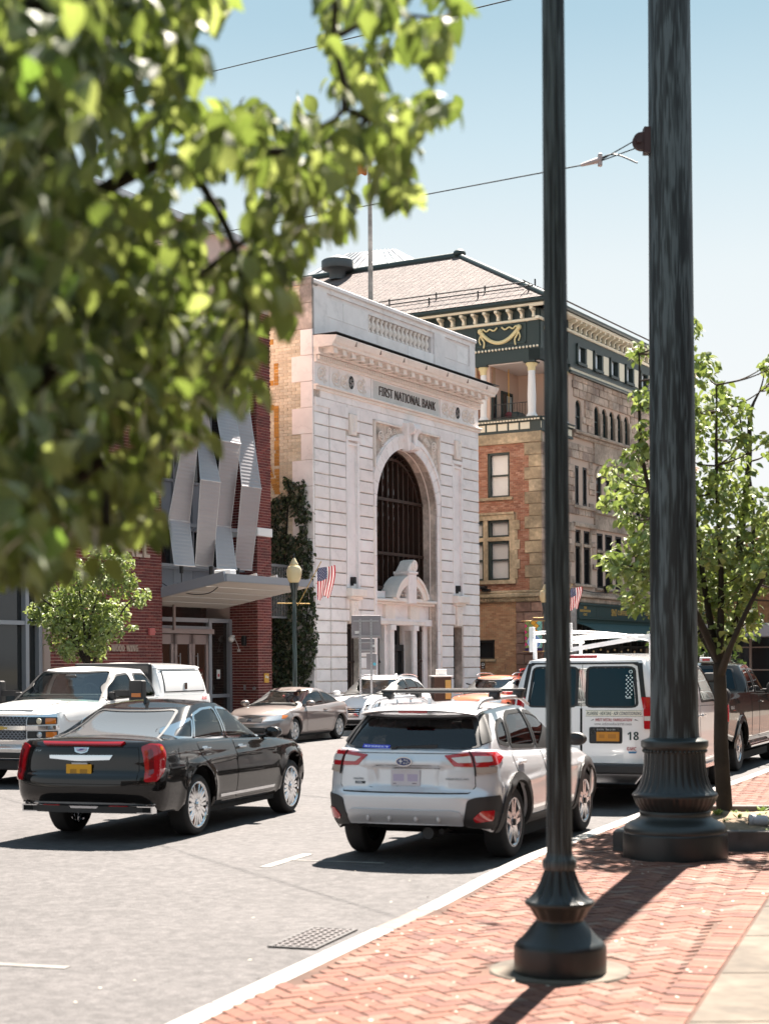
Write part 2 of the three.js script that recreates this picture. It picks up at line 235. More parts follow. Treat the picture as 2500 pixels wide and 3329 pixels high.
const scroll = (x, y, z, r, turns = 1.6, dir = 1) => tube(Array.from({ length: 14 }, (_, i) => { const a = i / 13 * turns * 2 * PI * dir, q = r * (1 - i / 15); return [x + q * cos(a), y + q * sin(a), z]; }), r * .11, 26, 5);

// ---------- the marble bank ----------
{
  const b = building('bank_building', 'white marble bank front with a tall arched window and carved cornice', 'building', 0), S0 = .0, S1 = 11.36, CX = 5.93, R = 2.14, YS = 7.2, r = rng(3);
  const bevelRows = (y) => 0;
  // carcass with its openings
  const open = [archPts(CX - R, CX + R, .14, YS, 28), rect(1.87, 2.62, 1.0, 3.26), rect(9.28, 9.97, 1.0, 3.26), rect(1.88, 2.62, 4.42, 9.25), rect(9.26, 9.96, 4.42, 9.25)];
  mesh('wall', [slab(rect(S0, S1, .13, 12.2), -.75, .0, open), bx(S0, .7, .13, 14, -15, -.75), bx(S1 - .6, S1, .13, 14, -15, -.75), bx(.7, S1 - .6, .13, 14, -15, -14.4), bx(.7, S1 - .6, 13.2, 13.4, -14.4, -.75), bx(.7, 4.0, .13, 13, -3.4, -3.2)].slice(0, 4), Mt([.76, .66, .60], .8, { map: tMottle }), b);
  mesh('roof', bx(.7, S1 - .6, 13.1, 13.3, -14.4, -.75), mRoom, b);
  // rusticated blocks, course by course
  const vary = [mMarble, mMarble, mMarble2, Mt([.89, .87, .87], .6, { map: tMarble, bumpMap: tGrain, bumpScale: .003 }), Mt([.85, .81, .795], .65, { map: tMarble })];
  const block = (s0, s1, y0, y1, t1 = .06, t0 = -.05) => mesh('stone_block', chbox(s0, s1, y0, y1, t0, t1, .016), vary[floor(r() * vary.length)], b);
  const P = .385, zones = (y) => [[.02, .86, 0], [.88, 1.82, 0], [2.7, 3.55, 0], [8.31, 9.22, 0], [10.03, 11.34, 0]];
  for (let y = .64; y < 9.9; y += P) { const y0 = y + .018, y1 = y + P - .018;
    for (const [a, c] of zones(y)) block(a, c, y0, y1, a < .1 ? .02 : .06);
    if (y < 1.0 || (y > 3.1 && y < 4.1)) { /* sills and keyed heads of the low windows */ if (y > 3.1) for (const c of [2.24, 9.62]) { const w = lerp(.38, .62, (y - 3.2) / .8); block(c - w, c - .24, y0, y1, .06); block(c + .24, c + w, y0, y1, .06); } else for (const c of [2.24, 9.62]) block(c - .41, c + .41, y0, y1, .05); }
    if (y > 9.2) for (const c of [2.24, 9.62]) { const w = lerp(.36, .44, (y - 9.2)); block(c - .45, c - .24, y0, y1); block(c + .24, c + .45, y0, y1); }
  }
  mesh('plinth', [chbox(-.04, 3.7, .13, .63, -.05, .14, .03), chbox(8.16, 11.4, .13, .63, -.05, .14, .03)], mMarble2, b);
  for (let y = 10.07, k = 0; y < 10.5; y += .27, k++) for (let s = .02; s < 11.3; s += 1.89) block(s + (k % 2 ? .3 : 0) + .006, min(11.34, s + 1.89 + (k % 2 ? .3 : 0) - .006), y, y + .262, .055);
  // niches above the low windows, their sills and keystones
  for (const c of [2.24, 9.62]) {
    mesh('niche_panel', bx(c - .37, c + .37, 4.4, 9.27, -.05, -.03), mMarble, b);
    mesh('niche_frame', [bx(c - .41, c - .29, 4.42, 9.22, -.03, .075), bx(c + .29, c + .41, 4.42, 9.22, -.03, .075), bx(c - .41, c + .41, 9.2, 9.32, -.03, .095), bx(c - .34, c + .34, 9.05, 9.12, -.03, .05)], mMarble, b);
    mesh('niche_sill', [chbox(c - .47, c + .47, 4.14, 4.4, -.05, .3, .03), bx(c - .38, c + .38, 4.04, 4.14, -.05, .17)], mMarble3, b);
    for (const [y0, y1] of [[9.37, 10.05], [3.3, 4.03]]) { const k = slab([[c - .17, y0], [c + .17, y0], [c + .235, y1], [c - .235, y1]], -.05, .13, [], .02); mesh('keystone', k, mMarble3, b); mesh('carving', [0, 1, 2, 3].map((i) => new THREE.TorusGeometry(.065, .018, 5, 9, 4).rotateZ(i * 2).translate(c + (i % 2 ? .03 : -.03), y0 + .1 + i * .16, .13)), mMarble2, b); }
    const lamp = mesh('niche_light', [bx(c - .06, c + .04, 4.56, 4.78, -.03, .14), bx(c - .05, c + .03, 4.5, 4.56, -.03, .05)], mBlack, b);
    mesh('low_window', bx(c - .38, c + .38, 1, 3.26, -.42, -.4), mGlassD, b);
    mesh('low_window_frame', [bx(c - .375, c - .33, 1, 3.26, -.4, -.3), bx(c + .29, c + .35, 1, 3.26, -.4, -.3), bx(c - .375, c + .35, 3.2, 3.26, -.4, -.3)], mBlack, b);
    if (c < 5) { const gr = mesh('window_grille', [[1.05, 1.09], [2.0, 2.05], [3.12, 3.16]].map(([u, v]) => bx(c - .37, c + .37, u, v, -.2, -.15)), mBronze, b); for (let i = 0; i < 5; i++) mesh('grille_bar', [cyl(.022, .022, 2.2, c - .3 + i * .15, 1.03, -.17, 8), new THREE.SphereGeometry(.045, 8, 6).translate(c - .3 + i * .15, 2.03, -.17)], mBronze, gr); }
  }
  // arch: moulded ring of voussoirs, lining stones, keystone console and carved spandrels
  const nV = 17; for (let i = 0; i < nV; i++) { const a0 = PI * i / nV + .004, a1 = PI * (i + 1) / nV - .004; mesh('voussoir', [ring(CX, YS, R, R + .52, a0, a1, -.05, .045, 4, 2.37), ring(CX, YS, R + .32, R + .46, a0, a1, .04, .085, 4, 2.37)], vary[i % 5], b); }
  for (const sd of [-1, 1]) { for (let y = .64; y < YS - .1; y += .82) { const x0 = CX + sd * R, x1 = CX + sd * (R + .22); mesh('jamb_stone', chbox(min(x0, x1), max(x0, x1), y + .004, min(YS, y + .815), -.05, .045, .006), vary[floor(r() * 5)], b); } mesh('jamb_roll', cyl(.035, .035, YS - .7, CX + sd * (R + .215), .7, .05, 8), mMarble3, b); }
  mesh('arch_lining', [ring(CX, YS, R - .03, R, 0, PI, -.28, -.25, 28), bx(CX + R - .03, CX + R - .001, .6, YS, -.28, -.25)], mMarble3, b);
  mesh('console_keystone', [slab([[CX - .24, 9.25], [CX + .24, 9.25], [CX + .36, 10.2], [CX - .36, 10.2]], -.05, .24, [], .03), new THREE.CylinderGeometry(.2, .2, .5, 16).rotateZ(PI / 2).translate(CX, 10.02, .26), new THREE.CylinderGeometry(.13, .13, .4, 14).rotateZ(PI / 2).translate(CX, 9.4, .3), tube([[CX, 9.4, .38], [CX, 9.7, .34], [CX, 10, .45]], .09, 10, 6)], mMarble, b);
  for (const sd of [-1, 1]) { const X = (v) => CX + sd * v; mesh('spandrel_frame', [[.5, 2.3, 10.0, 10.05], [2.26, 2.31, 8.5, 10.05]].map(([u, v, y0, y1]) => bx(min(X(u), X(v)), max(X(u), X(v)), y0, y1, -.05, .1)), mMarble3, b);
    const o = []; for (let i = 0; i < 9; i++) { const a = i / 8, px = lerp(.95, 2.05, a) + (i % 2) * .06, py = lerp(9.85, 8.95, a * a) - (i % 2) * .07; o.push(scroll(X(px), py, .07, .1 - .02 * (i % 3), 1.4, sd)); } o.push(scroll(X(1.85), 9.6, .07, .2, 1.8, sd), scroll(X(1.3), 9.78, .07, .14, 1.6, -sd)); mesh('spandrel_carving', o, mMarble3, b); }
  // the big window: bronze lattice border, bars and dark leaded glass
  const ZG = -.62, wav = (u, v) => .012 * sin(u * 31) * sin(v * 17 + u * 5) + .01 * sin(v * 41 + 2);
  const gx0 = CX - R + .3, gx1 = CX + R - .3;
  const win = mesh('arched_window_frame', [ring(CX, YS, R - .06, R, 0, PI, -.75, ZG + .08, 28), ring(CX, YS, R - .36, R - .28, 0, PI, -.75, ZG + .08, 28), bx(CX - R, CX - R + .06, 4.1, YS, -.75, ZG + .08), bx(CX + R - .06, CX + R, 4.1, YS, -.75, ZG + .08), bx(CX - R + .28, CX - R + .36, 4.1, YS, -.75, ZG + .08), bx(CX + R - .36, CX + R - .28, 4.1, YS, -.75, ZG + .08), bx(CX - R, CX + R, 7.56, 7.66, -.72, ZG + .1), bx(CX - R, CX + R, 5.7, 5.8, -.72, ZG + .1), bx(CX - R, CX + R, 4.5, 4.62, -.72, ZG + .1)], mBronze, b);
  const lat = []; for (let y = 4.2; y < YS; y += .3) for (const x of [CX - R + .06, CX + R - .28]) for (const [p, q] of [[0, .3], [.3, 0]]) lat.push(beam(V(x, y + p, ZG), V(x + .22, y + q, ZG), .03, .025)); for (let i = 0; i < 22; i++) { const a0 = PI * i / 22, a1 = PI * (i + 1) / 22, q = (a, k) => V(CX + k * cos(a), YS + k * sin(a), ZG); lat.push(beam(q(a0, R - .06), q(a1, R - .28), .03, .025), beam(q(a0, R - .28), q(a1, R - .06), .03, .025)); }
  mesh('lattice', lat, mBronze, win, {});
  const paneC = [[.03, .016, .012], [.05, .028, .02], [.022, .02, .018], [.06, .045, .034], [.035, .014, .012]].map((c) => Mt(c, .06, { specularIntensity: 1, bumpMap: tex(64, (u, v) => .5 + .25 * sin(u * 6.28 + 2 * sin(v * 6.28)) + .2 * sin(v * 12.56), false, .7, 1.1), bumpScale: .02 }));
  for (let i = 0; i <= 10; i++) { const x = lerp(gx0 + .03, gx1 - .03, i / 10), k = R - .32, yt = YS + sqrt(max(0, k * k - (x - CX) ** 2)); mesh('glazing_bar', bx(x - .024, x + .024, 4.1, yt, ZG - .08, ZG + .06), mBronze, win); if (i < 10) { const x1 = lerp(gx0 + .03, gx1 - .03, (i + 1) / 10), yt1 = YS + sqrt(max(0, k * k - (x1 - CX) ** 2)); for (const [p, q] of [[4.1, 5.75], [5.75, 7.6], [7.6, 99]]) { const t0 = min(q, yt), t1 = min(q, yt1); if (max(t0, t1) > p) mesh('pane', slab([[x, p], [x1, p], [x1, max(p + .01, t1)], [x, max(p + .01, t0)]], ZG - .13, ZG - .11), paneC[floor(r() * 5)], win); } } }
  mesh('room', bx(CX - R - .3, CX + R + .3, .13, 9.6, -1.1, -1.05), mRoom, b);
  // doorcase: pilasters, entablature, broken pediment with a scrolled tablet
  const DX = 6.15, m3 = mMarble3;
  mesh('doorcase', [bx(3.8, 8.06, 3.28, 3.5, -.62, -.2), bx(3.8, 8.06, 3.5, 3.98, -.62, -.32), bx(3.8, 4.1, .14, 3.28, -.62, -.4), bx(7.76, 8.06, .14, 3.28, -.62, -.4), bx(6.85, 7.02, .14, 3.28, -.62, -.3), bx(4.84, 5.0, .14, 3.28, -.62, -.3)], mMarble, b);
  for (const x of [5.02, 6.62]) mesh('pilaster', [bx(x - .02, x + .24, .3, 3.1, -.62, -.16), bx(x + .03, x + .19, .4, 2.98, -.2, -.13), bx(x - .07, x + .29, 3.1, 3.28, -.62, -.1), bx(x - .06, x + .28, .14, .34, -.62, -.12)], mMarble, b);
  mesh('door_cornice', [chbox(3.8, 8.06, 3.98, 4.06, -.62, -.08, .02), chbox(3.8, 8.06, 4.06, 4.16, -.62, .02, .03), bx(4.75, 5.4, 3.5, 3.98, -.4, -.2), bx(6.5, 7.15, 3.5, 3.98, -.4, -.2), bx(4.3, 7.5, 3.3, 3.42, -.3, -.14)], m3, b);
  const ped = mesh('pediment', [ring(DX, 3.72, .98, 1.22, .42, 1.34, -.55, .04, 12), ring(DX, 3.72, .98, 1.22, PI - 1.34, PI - .42, -.55, .04, 12), ring(DX, 3.72, 1.2, 1.3, .4, 1.3, -.55, .1, 12), ring(DX, 3.72, 1.2, 1.3, PI - 1.3, PI - .4, -.55, .1, 12), bx(DX - 1.2, DX + 1.2, 4.14, 4.2, -.55, 0)], m3, b);
  mesh('pediment_tablet', [chbox(DX - .28, DX + .28, 4.02, 5.05, -.5, .1, .03), chbox(DX - .33, DX + .33, 5.05, 5.14, -.5, .13, .02)], mMarble, ped);
  mesh('pediment_scroll', [new THREE.CylinderGeometry(.2, .2, .52, 18).rotateX(PI / 2).translate(DX + .17, 5.34, -.18), new THREE.CylinderGeometry(.11, .11, .56, 14).rotateX(PI / 2).translate(DX + .17, 5.34, -.18), slab([[DX - .34, 5.12], [DX + .3, 5.12], [DX + .36, 5.4], [DX + .2, 5.56], [DX - .06, 5.42]], -.44, .06, [], .03), scroll(DX + .17, 5.34, .1, .12)], m3, ped);
  { const o = []; for (let i = 0; i < 22; i++) { const sd = i % 2 ? 1 : -1; o.push(new THREE.SphereGeometry(.05, 6, 5).translate(DX + sd * (.36 + r() * .42), 4.26 + r() * .3, -.03)); } mesh('pediment_carving', o, mMarbleD, ped); }
  mesh('window_ledge', [bx(3.8, 4.9, 4.2, 4.42, -.62, -.3), bx(6.98, 8.06, 4.2, 4.42, -.62, -.3)], mMarble, b);
  const door = mesh('entrance_door', [bx(5.28, 5.4, .14, 2.5, -.66, -.58), bx(6.44, 6.62, .14, 2.5, -.66, -.54), bx(5.28, 6.62, 2.4, 2.62, -.66, -.54)], mBlack, b);
  mesh('door_glass', bx(5.4, 6.44, .2, 2.4, -.63, -.62), mGlassD, door); mesh('transom', bx(5.28, 6.62, 2.62, 3.28, -.74, -.72), mGlassD, b); mesh('transom_bar', bx(6.36, 6.5, 2.62, 3.28, -.72, -.68), mBlack, b);
  mesh('door_reveal', [bx(6.62, 6.85, .14, 3.28, -.8, -.3)], m3, b); mesh('reveal_panel', [bx(6.6, 6.62, 1.3, 3.1, -.5, -.24)], m3, b);
  for (const x of [4.15, 7.16]) { const f = mesh('side_light', bx(x, x + .68, .5, 3.28, -.6, -.58), mGlassD, b); for (let i = 0; i < 4; i++) mesh('grille_bar', [cyl(.026, .026, 2.4, x + .18 + i * .13, .85, -.48, 8), new THREE.SphereGeometry(.05, 8, 6).translate(x + .18 + i * .13, 2.05, -.48), new THREE.SphereGeometry(.05, 8, 6).translate(x + .18 + i * .13, 3.12, -.48), new THREE.SphereGeometry(.05, 8, 6).translate(x + .18 + i * .13, .98, -.48)], mBronze, f); for (const y of [2.02, 3.1, .97]) mesh('grille_rail', bx(x, x + .68, y - .025, y + .02, -.5, -.46), mBronze, f); }
  mesh('side_light_sill', [bx(7.02, 7.76, .3, .5, -.6, -.25), bx(4.1, 4.84, .3, .5, -.6, -.25)], m3, b);
  // architrave, frieze, dentils, modillions and cornice
  mesh('architrave', [chbox(-.02, 11.4, 10.56, 10.66, -.05, .12, .02), chbox(-.03, 11.42, 10.66, 10.72, -.05, .19, .02)], m3, b);
  const fr = mesh('frieze', [bx(S0, S1, 10.72, 11.42, -.05, .04), bx(.86, .9, 10.76, 11.38, .04, .075), bx(3.46, 3.54, 10.74, 11.4, .04, .075), bx(8.28, 8.36, 10.74, 11.4, .04, .075)], mMarble, b);
  mesh('name_panel', chbox(3.58, 8.24, 10.78, 11.37, .035, .05, .01), Mt([.60, .61, .60], .5, { map: tMarble }), fr);
  mesh('lettering', text('FIRST NATIONAL BANK', .3, .025, 3.98, 7.93, 10.93, .05, 'sans_regular'), mBronze, fr);
  { const o = []; for (const [a, e] of [[.12, .8], [.98, 3.4], [8.42, 11.25]]) for (let s = a + .26; s < e - .1; s += .52) { if (abs(s - 2.2) < .3 || abs(s - 9.68) < .3) continue; o.push(scroll(s, 11.07, .05, .24, 2, round(s * 2) % 2 ? 1 : -1), new THREE.SphereGeometry(.06, 8, 6).translate(s, 11.07, .06), scroll(s + .22, 10.88, .05, .11, 1.3), scroll(s + .2, 11.27, .05, .1, 1.3, -1)); } mesh('frieze_carving', o, m3, fr); }
  for (const s of [2.2, 9.68]) mesh('emblem', [new THREE.TorusGeometry(.13, .013, 6, 24).scale(1, 1.5, 1).translate(s, 11.08, .06), new THREE.TorusGeometry(.075, .012, 6, 18).scale(.8, 1.25, 1).translate(s - .05, 11.12, .065), new THREE.TorusGeometry(.075, .012, 6, 18).scale(.8, 1.25, 1).translate(s + .06, 11.04, .065), bx(s - .01, s + .012, 10.9, 11.26, .05, .075)], mBlack, fr);
  const den = []; for (let s = .05; s < 11.3; s += .115) den.push(bx(s, s + .072, 11.5, 11.62, .1, .2)); mesh('dentils', [den, bx(S0, S1, 11.42, 11.5, -.05, .12), bx(S0, S1, 11.5, 11.64, -.05, .1), bx(S0 - .02, S1 + .05, 11.64, 11.7, -.05, .26)], m3, b, { kind: 'stuff' });
  for (let s = .22, i = 0; s < 11.3; s += .555, i++) mesh('modillion', [chbox(s, s + .24, 11.7, 11.86, -.05, .62, .02), new THREE.CylinderGeometry(.05, .05, .24, 10).rotateZ(PI / 2).translate(s + .12, 11.72, .58)], m3, b);
  mesh('cornice', [bx(S0, S1, 11.7, 11.88, -.05, .2), new THREE.ExtrudeGeometry(shapeOf([[-.05, 11.86], [.7, 11.86], [.72, 11.93], [.78, 11.98], [.86, 12.13], [.86, 12.17], [.2, 12.24], [-.05, 12.24]]), { depth: S1 - S0 + .12, bevelEnabled: false }).rotateY(-PI / 2).translate(S1 + .1, 0, 0)], m3, b);
  mesh('cornice_flashing', bx(S0 - .03, S1 + .12, 12.245, 12.262, -.05, .88), mBlack, b);
  for (let s = 1.2; s < 11; s += 1.55) mesh('cornice_joint', bx(s, s + .012, 11.99, 12.14, .8, .868), mMarbleD, b);
  // parapet with its blind balustrade
  mesh('parapet', [slab(rect(S0 + .12, S1 - .02, 12.2, 13.75), -.55, -.12, [rect(3.6, 8.0, 13.0, 13.58)]), bx(3.6, 8, 13, 13.58, -.5, -.4), bx(.12, .9, 12.2, 13.75, -.12, -.04), bx(8.12, 8.9, 12.2, 13.75, -.12, -.04), bx(10.9, 11.34, 12.2, 13.75, -.12, -.06), bx(.12, 11.34, 12.2, 12.98, -.12, -.07)], mMarble2, b);
  for (let i = 0; i < 15; i++) mesh('baluster', lathe([[.05, 0], [.09, .02], [.09, .08], [.05, .12], [.115, .24], [.1, .32], [.05, .44], [.09, .5], [.09, .58], [0, .58]], 10).translate(3.78 + i * .288, 13.0, -.24), m3, b);
  for (let i = 0; i < 6; i++) mesh('parapet_slab', chbox([.95, 2.0, 8.95, 9.95, 4.1, 6.2][i], [1.97, 3.5, 9.9, 10.85, 6.1, 8.0][i], i < 4 ? 13.02 : 12.3, i < 4 ? 13.62 : 12.95, -.12, i < 4 ? -.1 : -.055, .008), vary[i % 5], b);
  for (let s = .05; s < 11.3; s += 1.13) mesh('coping_stone', [chbox(s + .004, s + 1.126, 13.9, 14.03, -.62, .02, .02), bx(s, s + 1.13, 13.75, 13.9, -.58, -.06)], vary[floor(r() * 5)], b);
  // the side wall: marble quoins, then buff brick with painted brick letters
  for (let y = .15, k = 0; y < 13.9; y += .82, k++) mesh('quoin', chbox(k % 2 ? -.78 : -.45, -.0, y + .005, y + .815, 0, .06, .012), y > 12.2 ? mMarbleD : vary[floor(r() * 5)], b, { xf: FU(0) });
  const ycols = [[.84, .73, .55], [.87, .77, .60], [.85, .74, .57], [.88, .79, .62]];
  mesh('side_wall', bx(-15, -.3, .13, 13.85, -.02, .015), Mt([.72, .60, .46], .9), b, { xf: FU(0) });
  brickCoat(b, laid(-9, -.3, .15, 13.8, .31, .1, .013, [], 8, (y) => [[-9, -(floor((y - .15) / .82) % 2 ? .78 : .45)]]), .02, ycols, mBrickI, FU(-.015));
  const ob = [], oc = [[.62, .30, .06], [.66, .34, .08], [.58, .28, .06]];
  for (let y = 7.35; y < 10.1; y += .1) ob.push([-1.46, -1.28, y, y + .09, 0]); for (let a = -2.9; a < -1.5; a += .12) ob.push([a, a + .11, 10.02, 10.19, 0], [a, a + .11, 10.8, 10.96, 0], [a, a + .11, 12.1, 12.27, 0]);
  for (let i = 0; i < 30; i++) { const q = i / 29, y = 9.3 - q * 1.95, a = -2.05 + pow(q, 1.5) * .6; ob.push([a, a + .2, y, y + .06, 0]); } for (let y = 10.8; y < 11.45; y += .1) ob.push([-1.45, -1.29, y, y + .09, 0]);
  brickCoat(b, ob, .028, oc, mBrickI, FU(-.016), 'brick_letters');
  mesh('side_coping', bx(-15, 0, 13.85, 14.0, -.3, .08), mMarbleD, b, { xf: FU(0) });
}
// ---------- red brick civic building on the left, with its glazed entrance ----------
const rcols = [[.225, .046, .042], [.26, .055, .046], [.19, .04, .038], [.285, .065, .052], [.235, .05, .047], [.165, .036, .034]], mMortar = Mt([.66, .48, .42], .95);
{
  const b = building('brick_civic_building', 'dark red brick building with raised letters and hanging mesh sunscreens', 'building', -7.7), r = rng(21), HT = 14.2;
  const WL = [-12.15, -7.72], PL = [-3.16, -2.42];
  mesh('wall', [bx(WL[0], WL[1], .13, HT, -1.3, -.012), bx(PL[0] + .012, PL[1] - .012, .13, HT, -6, -.012), bx(-12.15, PL[1] - .02, .13, HT, -7, -6), bx(-7.9, -7.72, .13, HT, -6, -1.3), bx(-40, -12.15, 11.6, HT, -1.3, -.02), bx(-7.72, -3.16, 12.2, HT, -1.3, -.02)], mMortar, b);
  mesh('roof', bx(-40, PL[1], HT - .3, HT, -14, -.05), mRoom, b);
  const H = .0813, bands = [[-99, 99, 5.76, 6.02]];
  const front = [...laid(WL[0], WL[1], .15, 12.4, .24, H, .017, bands, 5), ...laid(PL[0], PL[1], .15, 12.4, .24, H, .017, bands, 6)], sideL = laid(-1.0, 0, .15, 12.4, .24, H, .017, bands, 7), dist = ([u, v, y]) => hypot(u + 6, y - 4);
  // the courses around the lettering show largest: those bricks are pieces of their own
  const rank = front.map((k) => [abs(k[0] + 8.6) * .8 + abs(k[2] - 3.4), k]).sort((p, q) => p[0] - q[0]).map((p) => p[1]), near = rank.slice(0, 300), far = rank.slice(300);
  const bm = rcols.map((c) => Mt(c, .85, { map: tBrickFace })), ug = new THREE.BoxGeometry(1, 1, 1);
  for (const [u, v, y0, y1] of near) { const m = new THREE.Mesh(ug, bm[floor(r() * 6)]); m.name = 'brick'; m.scale.set(v - u, y1 - y0, .024); m.position.set((u + v) / 2, (y0 + y1) / 2, r() * .004).sub(b.userData.off); m.castShadow = m.receiveShadow = true; b.add(m); }
  brickCoat(b, far, .02, rcols, mBrickI, FN(-.01));
  brickCoat(b, sideL, .02, rcols, mBrickI, FU(PL[0] + .012), 'side_brickwork');
  mesh('stone_band', [chbox(WL[0], WL[1] + .01, 5.765, 6.015, -.1, .04, .012), chbox(PL[0] - .02, PL[1] + .02, 5.765, 6.015, -1, .04, .012)], mWhiteP, b);
  const mLet = Mt([.48, .35, .28], .55, { metalness: .1 });
  mesh('large_letters', text('ALL', .52, .06, -9.34, -8.3, 4.83, .02), mLet, b);
  mesh('small_letters', [text('S', .165, .03, -10.42, -10.3, 2.33, .014), text('R', .165, .03, -10.2, -10.07, 2.33, .014), text('T', .09, .03, -10.05, -9.99, 2.33, .014), text('WOOD', .165, .03, -9.86, -9.35, 2.33, .014), text('WING', .165, .03, -9.26, -8.79, 2.33, .014)], mLet, b);
  mesh('fire_alarm', [rbx(-8.34, -8.12, 2.76, 2.96, 0, .09, .015), bx(-8.12, -8.04, 2.84, 2.88, 0, .06)], Mt([.5, .12, .11], .4), b);
  // curtain wall of the recessed entrance, doors, spandrel panels
  const T = -1.0, fr = mSteelG, dk = Mt([.022, .016, .014], .05);
  mesh('entrance_frame', [bx(-7.72, -3.16, 3.2, 3.32, T - .1, T + .06), bx(-4.32, -4.18, .13, 3.3, T - .1, T + .08), bx(-3.3, -3.16, .13, 3.3, T - .1, T + .08), bx(-7.72, -4.2, 2.92, 3.08, T - .1, T + .1), bx(-4.2, -3.2, 1.0, 1.1, T - .1, T + .06), bx(-7.72, -7.62, .13, 3.3, T - .1, T + .06)], fr, b);
  mesh('transom_glass', bx(-7.62, -4.3, 3.06, 3.24, T - .05, T - .03), dk, b); mesh('transom_window', bx(-7.7, -4.3, 3.08, 3.9, T - .05, T - .035), dk, b); mesh('side_glass', bx(-4.2, -3.3, .13, 3.24, T - .05, T - .03), dk, b);
  const mDoor = Mt([.30, .235, .225], .45, { metalness: .25 });
  for (const [a, c] of [[-7.6, -6.82], [-6.76, -5.98], [-5.93, -5.13], [-5.1, -4.33]]) { const d = mesh('entrance_door', [bx(a, a + .12, .15, 2.84, T - .03, T + .06), bx(c - .12, c, .15, 2.84, T - .03, T + .06), bx(a, c, 2.56, 2.84, T - .03, T + .06), bx(a, c, .15, .4, T - .03, T + .06)], mDoor, b); mesh('door_pane', bx(a + .12, c - .12, .4, 2.56, T - .01, T + .01), Mt([.06, .03, .02], .06), d); mesh('pull_handle', [cyl(.014, .014, 1.4, a + .17, .9, T + .12, 6), bx(a + .16, a + .18, 2.2, 2.24, T + .05, T + .12)], mAlu, d); }
  mesh('door_header', [bx(-7.7, -4.25, 2.86, 3.0, T, T + .22), cyl(.045, .045, .9, -6.2, 2.95, T + .25, 10).rotateZ(0)], mDoor, b);
  mesh('notice', bx(-3.82, -3.66, 1.55, 1.82, T - .02, T - .012), mWhiteP, b); mesh('notice_mark', new THREE.CircleGeometry(.05, 12).translate(-3.74, 1.65, T - .008), Mt([.5, .05, .06], .6), b);
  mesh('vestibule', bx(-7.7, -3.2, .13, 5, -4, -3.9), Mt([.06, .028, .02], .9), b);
  const pan = [Mt([.30, .32, .36], .45, { metalness: .2 }), Mt([.26, .28, .32], .45, { metalness: .2 })];
  for (let i = 0; i < 5; i++) for (const [p, q] of [[4.1, 4.72], [5.9, 7.2]]) mesh('spandrel_panel', chbox(-7.7 + i * .91, -6.81 + i * .91, p, q, T - .1, T, .01), pan[i % 2], b);
  mesh('upper_glazing', [bx(-7.7, -3.16, 4.72, 5.9, T - .1, T - .08), bx(-7.7, -3.16, 7.2, 12.2, T - .1, T - .08)], mGlassD, b);
  mesh('mullions', [-7.7, -6.8, -5.9, -5.0, -4.1, -3.2].map((s) => bx(s - .03, s + .03, 4.72, 12.2, T - .1, T + .05)).concat([4.72, 5.85, 7.2, 8.6, 10, 11.4].map((y) => bx(-7.7, -3.16, y - .04, y + .04, T - .08, T + .05))), fr, b);
  // perforated mesh sunscreens, zigzag fins hung on a steel frame
  const mMeshM = Mt([.50, .47, .485], .5, { metalness: .1, transmission: .5, thickness: 0, bumpMap: tex(64, (u, v) => .5 + .5 * sin(v * 6.283 * 8) * .8, false, 1.2), bumpScale: .01, side: THREE.DoubleSide }), mFold = Mt([.5, .48, .49], .5, { metalness: .2 });
  const fixZ = (z) => z.map(([y, a, c, d]) => [y - .12 * d, a - 1.36 * d, c - 1.36 * d, d]), ZS = { A: [[9.4, -6.9, -6.4, .1], [8.3, -6.62, -6.0, .62], [5.93, -7.4, -6.46, .05], [4.72, -7.12, -6.23, .6]], B: [[9.8, -6.4, -5.7, .55], [8.2, -6.05, -5.38, .1], [7.12, -5.92, -5.0, .62], [4.75, -6.2, -5.38, .06]], C: [[10.6, -5.6, -4.8, .1], [9.3, -5.2, -4.25, .05], [8.3, -4.95, -4.02, .62], [5.92, -5.26, -4.5, .06], [4.72, -5.18, -4.25, .62]], D: [[11, -4.5, -3.7, .6], [9.4, -4.24, -3.5, .06], [7.13, -3.97, -3.0, .62], [4.73, -4.32, -3.47, .08]] };
  for (const k of Object.keys(ZS)) { const z = fixZ(ZS[k]), sc = mesh('sunscreen', z.map((p) => bar(V(p[1], p[0], p[3]), V(p[2], p[0], p[3] + .02), .022, 6)), mFold, b);
    for (let i = 0; i < z.length - 1; i++) { const a = z[i], c = z[i + 1]; mesh('screen_panel', grid(4, 6, (u, v) => { const s = lerp(lerp(a[1], a[2], u), lerp(c[1], c[2], u), v); return V(s, lerp(a[0], c[0], v), lerp(a[3], c[3], v) + .03 * sin(u * PI)); }), mMeshM, sc); mesh('edge_lacing', [1, 2].map((e) => bar(V(a[e], a[0], a[3]), V(c[e], c[0], c[3]), .014, 5)).concat([bar(V((a[1] + a[2]) / 2, a[0], a[3] + .02), V((c[1] + c[2]) / 2, c[0], c[3] + .02), .01, 5)]), mFold, sc); } }
  mesh('screen_frame', [bx(-7.5, -7.34, 4.7, 11.6, -.5, -.36), bx(-7.6, -3.2, 5.86, 5.96, -.5, -.4), bx(-7.6, -3.2, 8.2, 8.28, -.5, -.4), bx(-7.6, -3.2, 11.0, 11.1, -.5, -.4), bx(-7.6, -3.2, 4.7, 4.78, -.5, -.42)], fr, b);
  // entrance canopy, sloping up to the street, and the lamps on it
  const can = mesh('canopy', [beam(V(-7.72, 3.75, -1), V(-7.72, 4.3, 2.1), .1, .26), beam(V(-3.54, 3.75, -1), V(-3.54, 4.3, 2.1), .1, .22), beam(V(-7.72, 4.27, 2.1), V(-3.5, 4.27, 2.1), .12, .2), beam(V(-7.72, 3.8, -1), V(-3.5, 3.8, -1), .1, .2)], fr, b);
